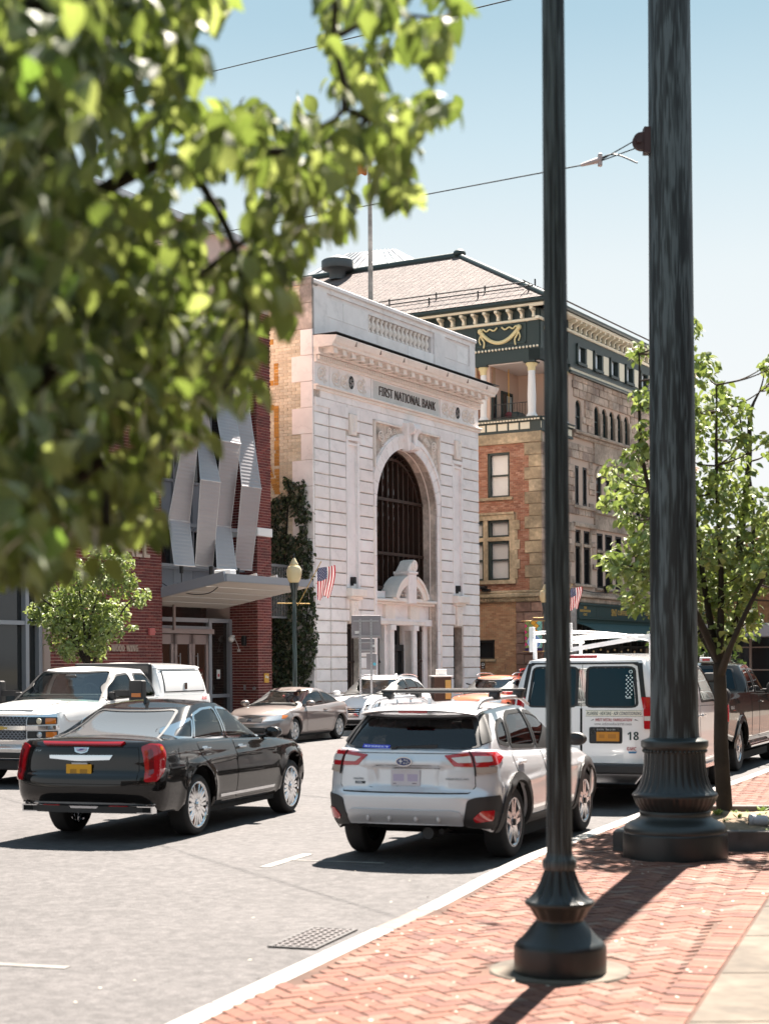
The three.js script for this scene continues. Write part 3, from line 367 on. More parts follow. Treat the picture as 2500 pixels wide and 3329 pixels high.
  for (let i = 0; i < 5; i++) mesh('canopy_panel', new THREE.BoxGeometry(4.1, .022, .575).rotateX(-atan2(.55, 3.1)).translate(-5.63, 3.68 + i * .1095, -.69 + i * .62), Mt([.52, .47, .42], .6), can);
  for (let i = 0; i < 4; i++) mesh('canopy_rib', beam(V(-7.1 + i * 1.0, 4.04, .4), V(-7.1 + i * 1.0, 4.4, 2.0), .07, .12), Mt([.42, .40, .40], .5, { metalness: .3 }), can);
  mesh('security_camera', [rbx(-7.4, -7.12, 4.36, 4.5, 1.5, 2.05, .04), cyl(.03, .03, .12, -7.26, 4.25, 1.8, 8)], mWhiteP, can);
  for (const [s, t] of [[-6.7, -.1], [-5.6, .1], [-4.3, .1]]) { mesh('spot_lamp', [cyl(.05, .06, .24, s, 4.5, t, 10), cyl(.015, .015, .4, s, 4.2, t, 6), bx(s - .12, s + .12, 4.2, 4.23, t - .06, t + .06)], mBlack, can); }
  mesh('cable', tube([[-7.7, 4.3, -.2], [-7.5, 3.95, .4], [-7.2, 3.9, 1.2], [-7.15, 4.3, 1.75]], .014, 20, 5), mBlack, can);
  // things on the pier
  mesh('plaque', [bx(-2.86, -2.62, 1.42, 1.70, -.01, .02)], Mt([.72, .38, .05], .5), b); mesh('plaque_print', [bx(-2.8, -2.74, 1.56, 1.64, .02, .022), new THREE.CircleGeometry(.035, 10).translate(-2.68, 1.58, .022)], mWhiteP, b);
  mesh('wall_camera', [new THREE.SphereGeometry(.1, 12, 8).translate(-.86, 2.72, .14), bx(-.9, -.82, 2.78, 2.84, 0, .14), tube([[-.8, 2.75, .05], [-.68, 2.5, .03], [-.66, 2.4, .02]], .012, 10, 5), bx(-.72, -.62, 2.34, 2.42, 0, .03)], mWhiteP, b, { xf: FU(PL[0]) });
  mesh('wall_sconce', rbx(-.52, -.38, 2.52, 2.82, 0, .14, .04), mBlack, b, { xf: FU(PL[0]) }); mesh('call_box', [bx(-.5, -.44, 1.2, 1.36, 0, .04), cyl(.05, .05, .05, 0, 0, 0, 12).rotateX(PI / 2).translate(-.12, 1.26, .01)], mAlu, b, { xf: FU(PL[0]) });
  // glazed shopfront left of the brick wall
  const gx = [-20, -18.4, -16.8, -15.3, -13.8, -12.75, -12.28];
  mesh('shopfront_frame', gx.map((s) => bx(s - .06, s + .06, .13, 11.6, -.45, -.2)).concat([3.02, 5.16, 5.72, 7.6, 9.6, 11.5].map((y) => bx(-40, -12.2, y - .05, y + .05, -.42, -.22))), fr, b);
  mesh('shopfront_glass', bx(-40, -12.2, .3, 11.6, -.36, -.34), mGlassD, b);
  for (let i = 0; i < 6; i++) mesh('white_panel', chbox(-18.4 + i * 1.05, -17.37 + i * 1.05, 5.2, 5.68, -.34, -.2, .01), mWhiteP, b);
  mesh('parapet_cap', bx(-40, PL[1] + .05, HT, HT + .2, -1.3, .15), Mt([.6, .6, .62], .6), b);
}
{ // railing and planted yard between the two buildings
  const t = building('metal_railing', 'white metal railing frame in the gap beside the ivy', 'railing', -1.2, -.9);
  mesh('rail', [bx(-2.42, -.05, 5.0, 5.08, -.95, -.87), bx(-2.42, -.05, 3.4, 3.46, -.93, -.87)], mAlu, t); for (const s of [-2.3, -1.25]) mesh('post', bx(s - .07, s + .07, .13, 5.0, -.96, -.86), mAlu, t);
  const bl = []; for (let s = -2.15; s < -.1; s += .09) bl.push(cyl(.008, .008, 1.55, s, 3.45, -.9, 5)); mesh('balusters', bl, mAlu, t, { kind: 'stuff' });
}
// ---------- brownstone and brick corner building with the coffee shop ----------
{
  const SC = 17.1, SE = 36, b = building('corner_building', 'four storey brownstone and brick corner building with green cornice and columned porch', 'building', SC), r = rng(41);
  const fu = FU(SC), fn = FN(0), DGRN = mGreenT, ocols = [[.58, .28, .18], [.61, .30, .195], [.52, .235, .145], [.66, .36, .25], [.47, .20, .13]], bst = [[.66, .50, .41], [.70, .54, .45], [.60, .455, .38], [.73, .58, .49], [.54, .40, .34], [.68, .50, .40]].map((c) => Mt(c, .88, { map: tMottle, bumpMap: tGrain, bumpScale: .02 })), sand = [[.72, .565, .385], [.68, .525, .35], [.76, .61, .43], [.60, .46, .31]].map((c) => Mt(c, .85, { map: tMottle, bumpMap: tGrain, bumpScale: .006 })), reds = [[.40, .24, .19], [.44, .27, .215], [.36, .21, .17]].map((c) => Mt(c, .9, { map: tMottle, bumpMap: tGrain, bumpScale: .02 }));
  const W1 = [[-2.43, -1.42, 8.76, 10.6], [-4.2, -3.1, 8.76, 10.6]], W2 = [[-2.43, -1.44, 5.36, 7.83], [-3.65, -2.62, 5.36, 7.83]], W0 = [[-3.4, -2.16, 2.13, 2.9]];
  mesh('wall', [slab(rect(-12, -.02, .13, 10.95), -.5, -.03, [...W1, ...W2, ...W0].map((w) => rect(...w))).applyMatrix4(fu), bx(SC + .5, SE, .13, .3, -12, -.6), slab(rect(-12, -2.95, 10.9, 16.4), -.5, -.12).applyMatrix4(fu)], Mt([.45, .30, .2], .95), b);
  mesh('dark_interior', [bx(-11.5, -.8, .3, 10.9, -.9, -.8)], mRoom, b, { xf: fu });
  // windows
  const win = (a0, a1, y0, y1, xf, o = {}) => { const f = mesh('window', [bx(a0, a0 + .1, y0, y1, -.3, -.06), bx(a1 - .1, a1, y0, y1, -.3, -.06), bx(a0, a1, y1 - .09, y1, -.3, -.06), bx(a0, a1, y0, y0 + .08, -.3, -.06), o.mid ? bx(a0 + .08, a1 - .08, o.mid - .03, o.mid + .03, -.26, -.13) : null], o.fm ?? mGreenT, b, { xf }); mesh('pane', bx(a0 + .06, a1 - .06, y0 + .04, y1 - .04, -.2, -.19), o.blind ? mGlass : mGlassD, f, { xf }); if (o.blind) mesh('blind', [bx(a0 + .06, a1 - .06, o.blind[0], o.blind[1], -.27, -.25)], mBlind, f, { xf }); return f; };
  win(...W1[0], fu, { mid: 9.67, blind: [8.8, 10.55] }); win(...W1[1], fu, { mid: 9.67, blind: [8.8, 10.55] });
  for (const w of W2) { win(w[0], w[1], 7.13, 7.83, fu, { blind: [7.15, 7.8] }); win(w[0], w[1], 5.36, 6.97, fu, { mid: 6.2, blind: [5.4, 6.95] }); }
  win(...W0[0], fu, { fm: mBlack });
  mesh('stone_surround', [bx(-2.63, -2.43, 5.3, 7.9, -.2, .03), bx(-1.44, -1.2, 5.3, 7.9, -.2, .03), bx(-3.9, -1.2, 7.83, 8.05, -.2, .05), bx(-3.9, -1.2, 8.05, 8.14, -.2, .1), bx(-3.9, -1.42, 6.97, 7.13, -.2, .02), bx(-3.9, -1.15, 5.2, 5.36, -.2, .1)], sand[0], b, { xf: fu }); mesh('window_sill', bx(-4.3, -1.28, 8.64, 8.76, -.2, .08), sand[0], b, { xf: fu }); mesh('window_sill', bx(-3.4, -2.1, 2.02, 2.13, -.2, .06), sand[1], b, { xf: fu });
  for (let y = 5.4, k = 0; y < 7.8; y += .4, k++) mesh('surround_stone', chbox(-1.21, k % 2 ? -.98 : -1.08, y, y + .39, -.05, .032, .01), sand[floor(r() * 4)], b, { xf: fu });
  // brick fields
  const holes = [...W1, ...W2, [-2.63, -1.1, 5.2, 8.14], [-3.9, -2.4, 5.2, 8.14], [-4.3, -1.28, 8.64, 8.76]];
  brickCoat(b, laid(-7, -.5, 4.92, 10.93, .205, .078, .012, holes, 12, (y) => [[-7, -(floor((y - 4.9) / .5) % 2 ? .75 : .55)]]), .018, ocols, mBrickI, FU(SC + .028));
  brickCoat(b, laid(-7, -1.17, .2, 4.45, .205, .078, .008, [...W0, [-3.4, -2.1, 2.0, 2.14]], 13), .018, [[.72, .42, .235], [.68, .38, .21], [.75, .46, .265], [.64, .34, .19]], mBrickI, FU(SC + .028), 'lower_brickwork');
  for (let y = 4.92, k = 0; y < 10.9; y += .5, k++) { const w = k % 2 ? .75 : .55; mesh('quoin', chbox(-w, 0, y + .006, min(10.93, y + .494), -.1, .03 + r() * .02, .02), sand[floor(r() * 4)], b, { xf: fu }); mesh('quoin', chbox(SC, SC + 1.3 - w, y + .006, min(10.93, y + .494), -.1, .05, .02), bst[floor(r() * 6)], b); }
  for (let y = .15, k = 0; y < 4.4; y += .43, k++) for (const [a, c] of k % 2 ? [[-1.17, -.5], [-.5, 0]] : [[-1.17, -.8], [-.8, 0]]) mesh('rough_stone', chbox(a + .006, c - .006, y + .005, y + .424, -.1, .03 + r() * .05, .03), reds[floor(r() * 3)], b, { xf: fu });
  mesh('string_course', [chbox(-12, .05, 4.45, 4.62, -.1, .1, .03), chbox(-12, .12, 4.62, 4.8, -.1, .2, .04), chbox(-12, .1, 4.8, 4.92, -.1, .12, .03), chbox(-12, .02, 10.93, 11.36, -.1, .06, .01)], sand[0], b, { xf: fu });
  { const o = []; for (let a = -5; a < 0; a += .13) o.push(bx(a, a + .07, 4.5, 4.6, .1, .15)); mesh('egg_moulding', o, sand[3], b, { xf: fu, kind: 'stuff' }); }
  mesh('flood_light', [rbx(-2.75, -2.4, 5.0, 5.12, .1, .4, .03), bx(-2.6, -2.25, 4.9, 5.0, .1, .3)], mBlack, b, { xf: fu });
  { const s = mesh('no_smoking_sign', bx(-2.78, -2.6, 1.72, 2.02, 0, .015), mBlack, b, { xf: fu }); mesh('symbol', [new THREE.TorusGeometry(.06, .014, 6, 20).translate(-2.69, 1.9, .018), bx(-2.72, -2.66, 1.885, 1.905, .015, .02).translate(2.69, -1.9, 0).rotateZ(-.7).translate(-2.69, 1.9, 0), bx(-2.74, -2.64, 1.75, 1.78, .015, .018)], mWhiteP, s, { xf: fu }); }
  // balcony band, porch and columns
  const band = (xf, a0, a1, n) => { const g = mesh('balcony_band', [bx(a0, a1, 11.36, 11.46, -.4, .06), bx(a0, a1, 11.46, 11.8, -.4, .0), bx(a0, a1, 11.8, 11.9, -.4, .1), bx(a0, a1, 11.9, 11.95, -.4, .16)], DGRN, b, { xf }); for (let i = 0; i < n; i++) { const w = (a1 - a0) / n; mesh('cream_panel', chbox(a0 + i * w + .04, a0 + (i + 1) * w - .04, 11.48, 11.76, -.01, .02, .01), mCream, g, { xf }); } mesh('tooth_strip', Array.from({ length: round((a1 - a0) / .14) }, (_, i) => bx(a0 + i * .14, a0 + i * .14 + .1, 11.82, 11.885, .1, .13)), mCream, g, { xf, kind: 'stuff' }); };
  band(fu, -6, .05, 12); band(FN(.0), SC - .05, 20.25, 6);
  const peach = Mt([.56, .40, .32], .85), ceil = Mt([.66, .60, .58], .8);
  mesh('porch', [bx(SC + .1, 20.1, 11.4, 11.9, -2.4, -.1)], DGRN, b); mesh('porch_side_wall', bx(SC + .15, 20.0, 11.9, 14.3, -2.5, -2.35), peach, b); mesh('porch_back_wall', bx(19.95, 20.05, 11.9, 14.3, -2.4, -.42), peach, b); mesh('porch_ceiling', bx(SC + .1, 20, 14.22, 14.3, -2.4, -.1), ceil, b);
  mesh('porch_pier', bx(SC + .3, SC + .6, 11.9, 14.26, -2.98, -2.32), Mt([.45, .30, .2], .95), b); brickCoat(b, laid(-2.98, -2.32, 11.95, 14.2, .205, .078, .012, [], 15), .02, ocols, mBrickI, FU(SC + .3), 'porch_brick');
  for (const [a, c, m] of [[17.35, 17.75, DGRN], [18.25, 19.3, mGlassD]]) { const d = mesh('porch_door', [bx(a, a + .08, 11.9, 13.35, -2.34, -2.28), bx(c - .08, c, 11.9, 13.35, -2.34, -2.28), bx(a, c, 13.27, 13.35, -2.34, -2.28)], DGRN, b); mesh('door_leaf', [bx(a + .08, c - .08, 11.92, 13.27, -2.34, -2.31)], mGlassD, d); if (c > 19) mesh('door_panel', bx((a + c) / 2, c - .1, 11.95, 13.2, -2.31, -2.29), Mt([.30, .34, .34], .6), d); }
  mesh('porch_cord', cyl(.018, .018, 2.1, 18.3, 12.15, -2.0, 5), Mt([.66, .36, .05], .6), b); mesh('porch_basket', new THREE.SphereGeometry(.16, 10, 8).translate(18.3, 12.3, -2.0), Mt([.2, .04, .05], .8), b); mesh('porch_bench', [rbx(17.5, 18.2, 11.95, 12.3, -1.5, -1.2, .08)], mGreenT, b);
  { const rl = mesh('porch_rail', [bx(-2.3, -.7, 12.6, 12.63, -.25, -.22), bx(-2.3, -.7, 12.05, 12.08, -.25, -.22)], mBlack, b, { xf: fu }); for (let a = -2.25; a < -.7; a += .12) mesh('baluster', cyl(.01, .01, .66, a, 11.96, -.235, 5), mBlack, rl, { xf: fu }); }
  const colm = (x, z) => { const c = mesh('column', [new THREE.LatheGeometry([[.23, 0], [.23, .08], [.19, .12], [.165, .2], [.175, .9], [.14, 1.8], [.155, 1.84], [.13, 1.9]].map((p) => new THREE.Vector2(...p)), 20).translate(x, 11.98, z)], mWhiteP, b); mesh('capital', [lathe([[.13, 1.88], [.17, 1.95], [.15, 2.0], [.24, 2.18], [.2, 2.22], [0, 2.22]], 12).translate(x, 11.98, z), ...[0, 1, 2, 3, 4, 5].map((i) => scroll(0, 0, 0, .07, 1.2).rotateY(i * PI / 3).translate(x + .2 * cos(i * PI / 3), 14.1, z - .2 * sin(i * PI / 3)))], Mt([.72, .61, .34], .6), c); mesh('column_base', bx(x - .25, x + .25, 11.9, 11.99, z - .25, z + .25), mGreenT, c); mesh('abacus', bx(x - .26, x + .26, 14.19, 14.27, z - .26, z + .26), DGRN, c); };
  colm(SC + .22, -2.66); colm(SC + .22, -.5); colm(19.85, -.22);
  // green entablature: beam, bead row, frieze with gilded garlands, brackets, gutter
  const ent = (xf, a0, a1, o) => { mesh('entablature', [bx(a0, a1, 14.26, 14.72, -.5, .04), bx(a0, a1, 14.72, 14.92, -.5, -.01), bx(a0, a1, 14.92, 15.9, -.5, -.04), bx(a0, a1, 15.96, 16.4, -.5, -.06), bx(a0, a1 + .3, 16.36, 16.5, -.3, .3)], DGRN, b, { xf }); mesh('cornice_trim', [chbox(a0, a1, 15.86, 15.97, -.1, .1, .03), chbox(a0, a1 + .4, 16.40, 16.5, .3, .42, .03)], mCream, b, { xf }); mesh('gutter', chbox(a0, a1 + .5, 16.5, 16.68, -.3, .55, .05), DGRN, b, { xf });
    for (let a = a1 - .25; a > max(a0, o); a -= .53) mesh('bracket', [bx(a - .065, a + .065, 16.26, 16.36, -.06, .36), bx(a - .06, a + .06, 15.98, 16.06, -.06, .14), slab([[-.06, 16.06], [.12, 16.06], [.13, 16.14], [.2, 16.2], [.33, 16.24], [-.06, 16.24]], -.05, .05).rotateY(-PI / 2).translate(a, 0, 0)], mCream, b, { xf }); };
  ent(fu, -8, .0, -5); 
  { const o = []; for (let a = -4; a < 0; a += .155) o.push(new THREE.SphereGeometry(.055, 8, 6).translate(a, 14.82, .02)); mesh('bead_row', o, mCream, b, { xf: fu, kind: 'stuff' }); }
  mesh('frieze_panel', [bx(-2.95, -2.89, 15.0, 15.8, -.05, .0), bx(-.7, -.64, 15.0, 15.8, -.05, .0), bx(-2.95, -.64, 15.0, 15.06, -.05, .0), bx(-2.95, -.64, 15.76, 15.82, -.05, .0)], Mt([.03, .052, .05], .5), b, { xf: fu });
  const gild = Mt([.70, .60, .33], .6);
  { const sw = (c) => { const o = [], p = (x, y) => V(c + x, 15.4 + y, .02); o.push(tube(Array.from({ length: 9 }, (_, i) => { const u = i / 4 - 1; return p(u * .85, -.3 + .5 * u * u); }), .085, 24, 6)); for (const sd of [-1, 1]) { o.push(tube([p(sd * .9, .25), p(sd * .75, .32), p(sd * .6, .22), p(sd * .45, .3), p(sd * .25, .22), p(sd * .1, .33)], .035, 16, 5), tube([p(sd * .88, .2), p(sd * .8, -.05), p(sd * .7, -.2), p(sd * .72, -.45)], .04, 12, 5), tube([p(sd * .85, .1), p(sd * .93, -.1), p(sd * .86, -.3)], .03, 10, 5), new THREE.SphereGeometry(.12, 8, 6).translate(c + sd * .88, 15.65, .02)); } return o; }; mesh('garland', sw(-1.82), gild, b, { xf: fu }); }
  // brownstone street front
  const AR = [[20.68, 21.35, 11.8, 12.82], [22.77, 23.34, 11.8, 12.87], [23.64, 24.21, 11.8, 12.87], [24.51, 25.08, 11.8, 12.87], [25.39, 25.96, 11.8, 12.87], [26.28, 26.85, 11.8, 12.87], [28.0, 28.65, 11.8, 12.82], [29.6, 30.2, 11.8, 12.82]];
  const R3 = [[20.6, 20.98, 8.66, 10.32], [21.42, 21.85, 8.66, 10.32], [27.6, 28.2, 8.66, 10.32], [28.6, 29.1, 8.66, 10.32]], A3 = [[22.93, 23.62, 8.59, 10.0], [24.0, 24.7, 8.59, 10.0], [25.1, 25.8, 8.59, 10.0]], R2 = [[20.58, 21.02, 5.3, 6.9], [21.5, 22.08, 5.3, 6.9], [22.96, 23.6, 5.22, 6.75], [23.9, 24.7, 5.22, 6.75], [25.1, 25.8, 5.22, 6.75], [27.5, 28.1, 5.3, 6.9], [28.5, 29.1, 5.3, 6.9]], R2t = R2.map((w) => [w[0], w[1], w[3] + .12, 7.6]);
  mesh('front_wall', [slab(rect(SC + .02, SE, .13, 11.7), -.55, -.03, [...A3.map((a) => archPts(...a, 10)), ...R3.map((a) => rect(...a)), ...R2.map((a) => rect(...a)), ...R2t.map((a) => rect(...a)), rect(20.35, 30, .2, 3.9)]), slab(rect(19.95, SE, 11.7, 14.25), -.55, -.03, AR.map((a) => archPts(...a, 10)))], Mt([.56, .42, .34], .95), b);
  mesh('end_wall', [bx(SE - .5, SE, .13, 16.4, -12, -.55), bx(SC + .5, SE, .13, 16.4, -12.4, -12)], bst[0], b);
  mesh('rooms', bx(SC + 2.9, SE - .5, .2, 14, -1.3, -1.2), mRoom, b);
  const st = [], blocked = (s0, s1, y0, y1) => [...AR, ...A3].some((w) => s1 > w[0] - .02 && s0 < w[1] + .02 && y1 > w[2] - .02 && y0 < w[3] + (w[1] - w[0]) / 2 + .05) || [...R3, ...R2, ...R2t].some((w) => s1 > w[0] - .05 && s0 < w[1] + .05 && y1 > w[2] - .05 && y0 < w[3] + .1);
  for (let y = 5.0; y < 14.2;) { const h = .22 + r() * .16; for (let s = 18.3 + r() * .2; s < 32;) { const w = .28 + r() * .5; const y1 = min(14.2, y + h); if (!blocked(s, s + w, y, y1) && !(s < 20.1 && y > 11) && !(y1 > 11.45 && y < 11.82) && !(y1 > 4.9 && y < 5.15) && !(y1 > 7.9 && y < 8.1)) st.push({ g: chbox(s + .006, s + w - .006, y + .006, y1 - .006, -.05, .01 + r() * .04, .02), d: s }); s += w; } y += h; }
  pieces(b, 'rough_block', st, bst, 300, 'rough_blocks');
  const pal = [[.66, .52, .43], [.62, .49, .40]].map((c) => Mt(c, .85, { map: tMottle }));
  mesh('stone_courses', [chbox(20.3, SE, 11.5, 11.66, -.1, .1, .03), chbox(20.3, SE, 11.66, 11.8, -.1, .2, .03), chbox(20.3, 22.6, 7.72, 7.9, -.1, .12, .03), chbox(20.3, 22.6, 8.5, 8.64, -.1, .1, .02), chbox(22.7, 27.2, 8.42, 8.58, -.1, .14, .03), chbox(SC, SE, 4.86, 4.96, -.1, .14, .02), chbox(SC, SE, 4.72, 4.86, -.1, .28, .03), chbox(SC, SE, 4.5, 4.72, -.1, .14, .03), chbox(20.3, 22.5, 5.18, 5.3, -.1, .1, .02), chbox(22.7, 26.4, 5.08, 5.2, -.1, .1, .02), bx(22.6, 27, 10.6, 11.5, -.05, .05), bx(22.62, 27, 7.75, 8.42, -.05, .05)], pal[0], b);
  mesh('window_trim', [...A3.map(([a, c, y0, ys]) => ring((a + c) / 2, ys, (c - a) / 2 + .02, (c - a) / 2 + .2, 0, PI, -.1, .06, 12)), ...R2.map((w) => bx(w[0] - .08, w[1] + .08, w[3], w[3] + .12, -.2, .04)), ...R2.slice(0, 2).map((w) => bx(w[1], w[1] + .12, 5.3, 7.6, -.2, .04)), ...AR.slice(1, 6).map(([a, c, y0, ys]) => bx(c, c + .3, 11.8, ys, -.3, .02))], pal[1], b);
  for (const [a, c, y0, ys] of [...AR, ...A3]) { const f = mesh('arched_window', [slab(archPts(a, c, y0, ys, 10), -.2, -.1, [archPts(a + .06, c - .06, y0 + .06, ys, 10)]), bx(a + .05, c - .05, (y0 + ys) / 2 + .1, (y0 + ys) / 2 + .16, -.18, -.1)], mGreenT, b); mesh('pane', slab(archPts(a + .05, c - .05, y0 + .05, ys, 10), -.17, -.15), mGlassD, f); }
  for (const w of [...R3, ...R2]) win(...w, FN(.04), { fm: mBlack, mid: (w[2] + w[3]) / 2 + .1 }); for (const w of R2t) win(...w, FN(.04), { fm: mBlack });
  // attic band with square windows
  mesh('attic', [slab(rect(19.9, SE, 14.2, 16.36), -.5, .0, Array.from({ length: 8 }, (_, i) => rect(20.84 + i * 1.86, 21.7 + i * 1.86, 14.72, 15.42))), chbox(19.9, SE, 14.14, 14.26, -.1, .14, .03), chbox(19.9, SE, 14.38, 14.5, -.1, .1, .02)], DGRN, b);
  mesh('attic_teeth', Array.from({ length: 110 }, (_, i) => bx(20 + i * .14, 20.09 + i * .14, 14.27, 14.37, 0, .09)), mCream, b, { kind: 'stuff' });
  for (let i = 0; i < 8; i++) { const s = 20.84 + i * 1.86, f = mesh('attic_window', [bx(s - .06, s + .08, 14.66, 15.5, -.2, .06), bx(s + .78, s + .92, 14.66, 15.5, -.2, .06), bx(s - .06, s + .92, 15.4, 15.52, -.2, .08), bx(s - .06, s + .92, 14.62, 14.74, -.2, .1)], mGreenT, b); mesh('pane', bx(s + .08, s + .78, 14.72, 15.42, -.07, -.05), mGlass, f); mesh('blind', bx(s + .2, s + .62, 14.74, 15.42, -.12, -.1), Mt([.62, .7, .78], .5), f); mesh('cream_panel', chbox(s + 1.06, s + 1.66, 14.66, 15.46, -.02, .03, .01), mCream, b); }
  mesh('front_cornice', [chbox(SC - .3, SE, 15.86, 15.97, -.1, .1, .03), chbox(SC - .4, SE, 16.36, 16.5, -.3, .42, .03)], mCream, b); mesh('front_gutter', chbox(SC - .5, SE, 16.5, 16.68, -.3, .55, .05), DGRN, b);
  for (let s = 20; s < 33; s += .53) mesh('bracket', [bx(s - .065, s + .065, 16.26, 16.36, -.06, .36), bx(s - .06, s + .06, 15.98, 16.06, -.06, .14), slab([[-.06, 16.06], [.12, 16.06], [.13, 16.14], [.2, 16.2], [.33, 16.24], [-.06, 16.24]], -.05, .05).rotateY(-PI / 2).translate(s, 0, 0)], mCream, b);
  mesh('porch_beam', [bx(SC - .04, 20, 14.26, 14.72, -.5, .0), bx(SC - .02, 20, 14.72, 16.36, -.5, -.04)], DGRN, b);
  { const g = Array.from({ length: 9 }, (_, i) => { const u = i / 4 - 1; return V(18.5 + u * .85, 15.1 + .5 * u * u, .0); }); mesh('garland', [tube(g, .085, 24, 6), new THREE.SphereGeometry(.12, 8, 6).translate(17.6, 15.6, 0), new THREE.SphereGeometry(.12, 8, 6).translate(19.4, 15.6, 0)], gild, b); }
  // hipped shingle roof with snow rails and ridge knob
  const E0 = [SC - .5, 16.66, .5], RG = [SC + 7.3, 20.95, -7.4], tri = (q) => { const g = new THREE.BufferGeometry(); g.setAttribute('position', new THREE.Float32BufferAttribute(q.flat(), 3)); g.computeVertexNormals(); return g; };
  const A = E0, B = [SC - .5, 16.66, -26], C = [RG[0], RG[1], -26], D = RG, F = [SE, 16.66, .5], G2 = [SE, 20.95, -7.4];
  mesh('roof', [tri([A, D, C, A, C, B]), tri([A, F, G2, A, G2, D]), tri([D, G2, [SE, 20.9, -26], D, [SE, 20.9, -26], C])], Mt([.15, .12, .11], .9), b);
  const sh = [], shc = [[.20, .155, .145], [.175, .14, .13], [.22, .175, .16], [.15, .12, .112]], rows = 46; const im = [];
  for (let j = 0; j < rows; j++) { const v = (j + .5) / rows, s = lerp(A[0], D[0], v), y = lerp(A[1], D[1], v), t1 = lerp(A[2], D[2], v); for (let t = t1 - (j % 2 ? .18 : 0) - .18; t > -22; t -= .36) im.push([s, y, t]); }
  { const m = new THREE.InstancedMesh(new THREE.BoxGeometry(.26, .018, .34), mBrickI, im.length), q = new THREE.Matrix4(), e = new THREE.Matrix4().makeRotationZ(atan2(D[1] - A[1], D[0] - A[0]) - .05), c = new THREE.Color(); im.forEach(([s, y, t], i) => { q.makeTranslation(s, y + .03, t).multiply(e); m.setMatrixAt(i, q); const k = shc[floor(r() * 4)]; m.setColorAt(i, c.setRGB(...k)); }); m.name = 'shingles'; m.userData.kind = 'stuff'; m.position.copy(b.userData.off).negate(); m.castShadow = m.receiveShadow = true; b.add(m); }
  const v3 = (p, dy = 0) => V(p[0], p[1] + dy, p[2]);
  mesh('ridge_cap', [bar(v3(D, .05), v3(C, .05), .2, 8), bar(v3(A, .05), v3(D, .05), .13, 8), bar(v3(D, .05), v3(G2, .05), .16, 8), new THREE.SphereGeometry(.26, 10, 8).scale(1.2, .8, 1.2).translate(D[0], D[1] + .16, D[2])], mGreenT, b);
  for (const [k, y] of [[.7, 17.15], [1.35, 17.5]]) mesh('snow_rail', [bar(V(SC - .5 + k, y + .18, .3 - k), V(SC - .5 + k, y + .18, -20), .028, 6), bar(V(SC + .2, y + .1, .5 - k), V(SE, y + .1, .5 - k), .028, 6)], mBlack, b); for (let t = -.6; t > -14; t -= 2.3) mesh('rail_post', [beam(V(SC + .2, 17.02, t), V(SC + .2, 17.4, t), .05, .05), beam(V(SC + .85, 17.4, t), V(SC + .85, 17.75, t), .05, .05)], mBlack, b);
  // roof monitor with standing seams, and the round ventilator
  { const q = (s, y, t) => [SC + s, y, t], a = q(9, 20.9, -19.4), c = q(12, 23.37, -16.35), d = q(12, 23.2, -13.5), e = q(9, 20.9, -9.7), f = q(15, 20.9, -9.7), h = q(15, 20.9, -19.4), g = mesh('roof_monitor', [tri([a, c, d, a, d, e]), tri([e, d, f]), tri([a, h, c]), tri([h, f, d, h, d, c])], Mt([.5, .5, .5], .45, { metalness: .2 }), b); for (let i = 1; i < 13; i++) { const u = i / 13; mesh('seam', bar(V(...a).lerp(V(...e), u), V(...c).lerp(V(...d), u), .03, 5), mAlu, g); } }
  mesh('roof_vent', [lathe([[.4, 0], [.4, .4], [.7, .5], [.78, .54], [.78, .9], [.7, .97], [.2, 1.16], [0, 1.24]], 24).translate(SC + 6.6, 20.52, -13.65)], Mt([.07, .08, .085], .5, { metalness: .3 }), b);
  // coffee shop: signboard, awning, dark front
  const sg = mesh('signboard', [chbox(20.42, 29.6, 3.86, 4.44, -.05, .2, .02), bx(20.4, 29.62, 4.4, 4.48, -.05, .26), bx(20.4, 29.62, 3.8, 3.87, -.05, .24)], Mt([.035, .065, .062], .55), b);
  mesh('shop_lettering', [text('COFFEE', .21, .02, 24.72, 25.9, 4.05, .2), text('SPoT', .3, .02, 24.0, 24.6, 4.0, .2, 'serif_bold'), text('YOUR', .1, .012, 20.9, 21.2, 4.24, .2), text('NEIGHBORHOOD', .1, .012, 20.5, 21.62, 4.1, .2), text('CAFE', .1, .012, 20.87, 21.25, 3.95, .2), text('CAFE', .1, .012, 28.5, 28.85, 4.24, .2), text('RESTAURANT', .1, .012, 28.25, 29.1, 4.1, .2), text('PIZZA', .1, .012, 28.5, 28.85, 3.95, .2)], mGold, sg);
  mesh('sign_rivets', Array.from({ length: 24 }, (_, i) => new THREE.SphereGeometry(.018, 6, 4).translate([22.3, 22.55, 26.9, 27.15][i % 4], 3.94 + floor(i / 4) * .08, .2)), mBlack, sg);
  const aw = mesh('awning', [grid(96, 10, (u, v) => V(lerp(20.45, 29.5, u), 3.62 - .62 * v + .0, .06 + 1.5 * pow(v, .8) - 0).add(V(0, (round(u * 96) % 2) * .035, 0)), true), tube([[20.45, 3.62, .06], [20.45, 3.5, .5], [20.45, 3.22, 1.1], [20.45, 3.0, 1.56]], .02, 12, 5), bx(20.4, 29.5, 3.6, 3.82, -.05, .12), bx(20.44, 29.5, 2.86, 3.01, 1.55, 1.57)], Mt([.04, .085, .083], .7), b);
  mesh('shopfront', [bx(20.4, 30, .2, 3.8, -.5, -.48)], mGlassD, b); mesh('shopfront_frame', [20.4, 21.9, 23.4, 24.6, 26.1, 27.6, 29.4].map((s) => bx(s - .06, s + .06, .2, 3.8, -.48, -.3)).concat([bx(20.4, 30, .2, .9, -.48, -.35), bx(20.4, 30, 2.6, 2.7, -.48, -.34)]), Mt([.03, .03, .028], .5), b);
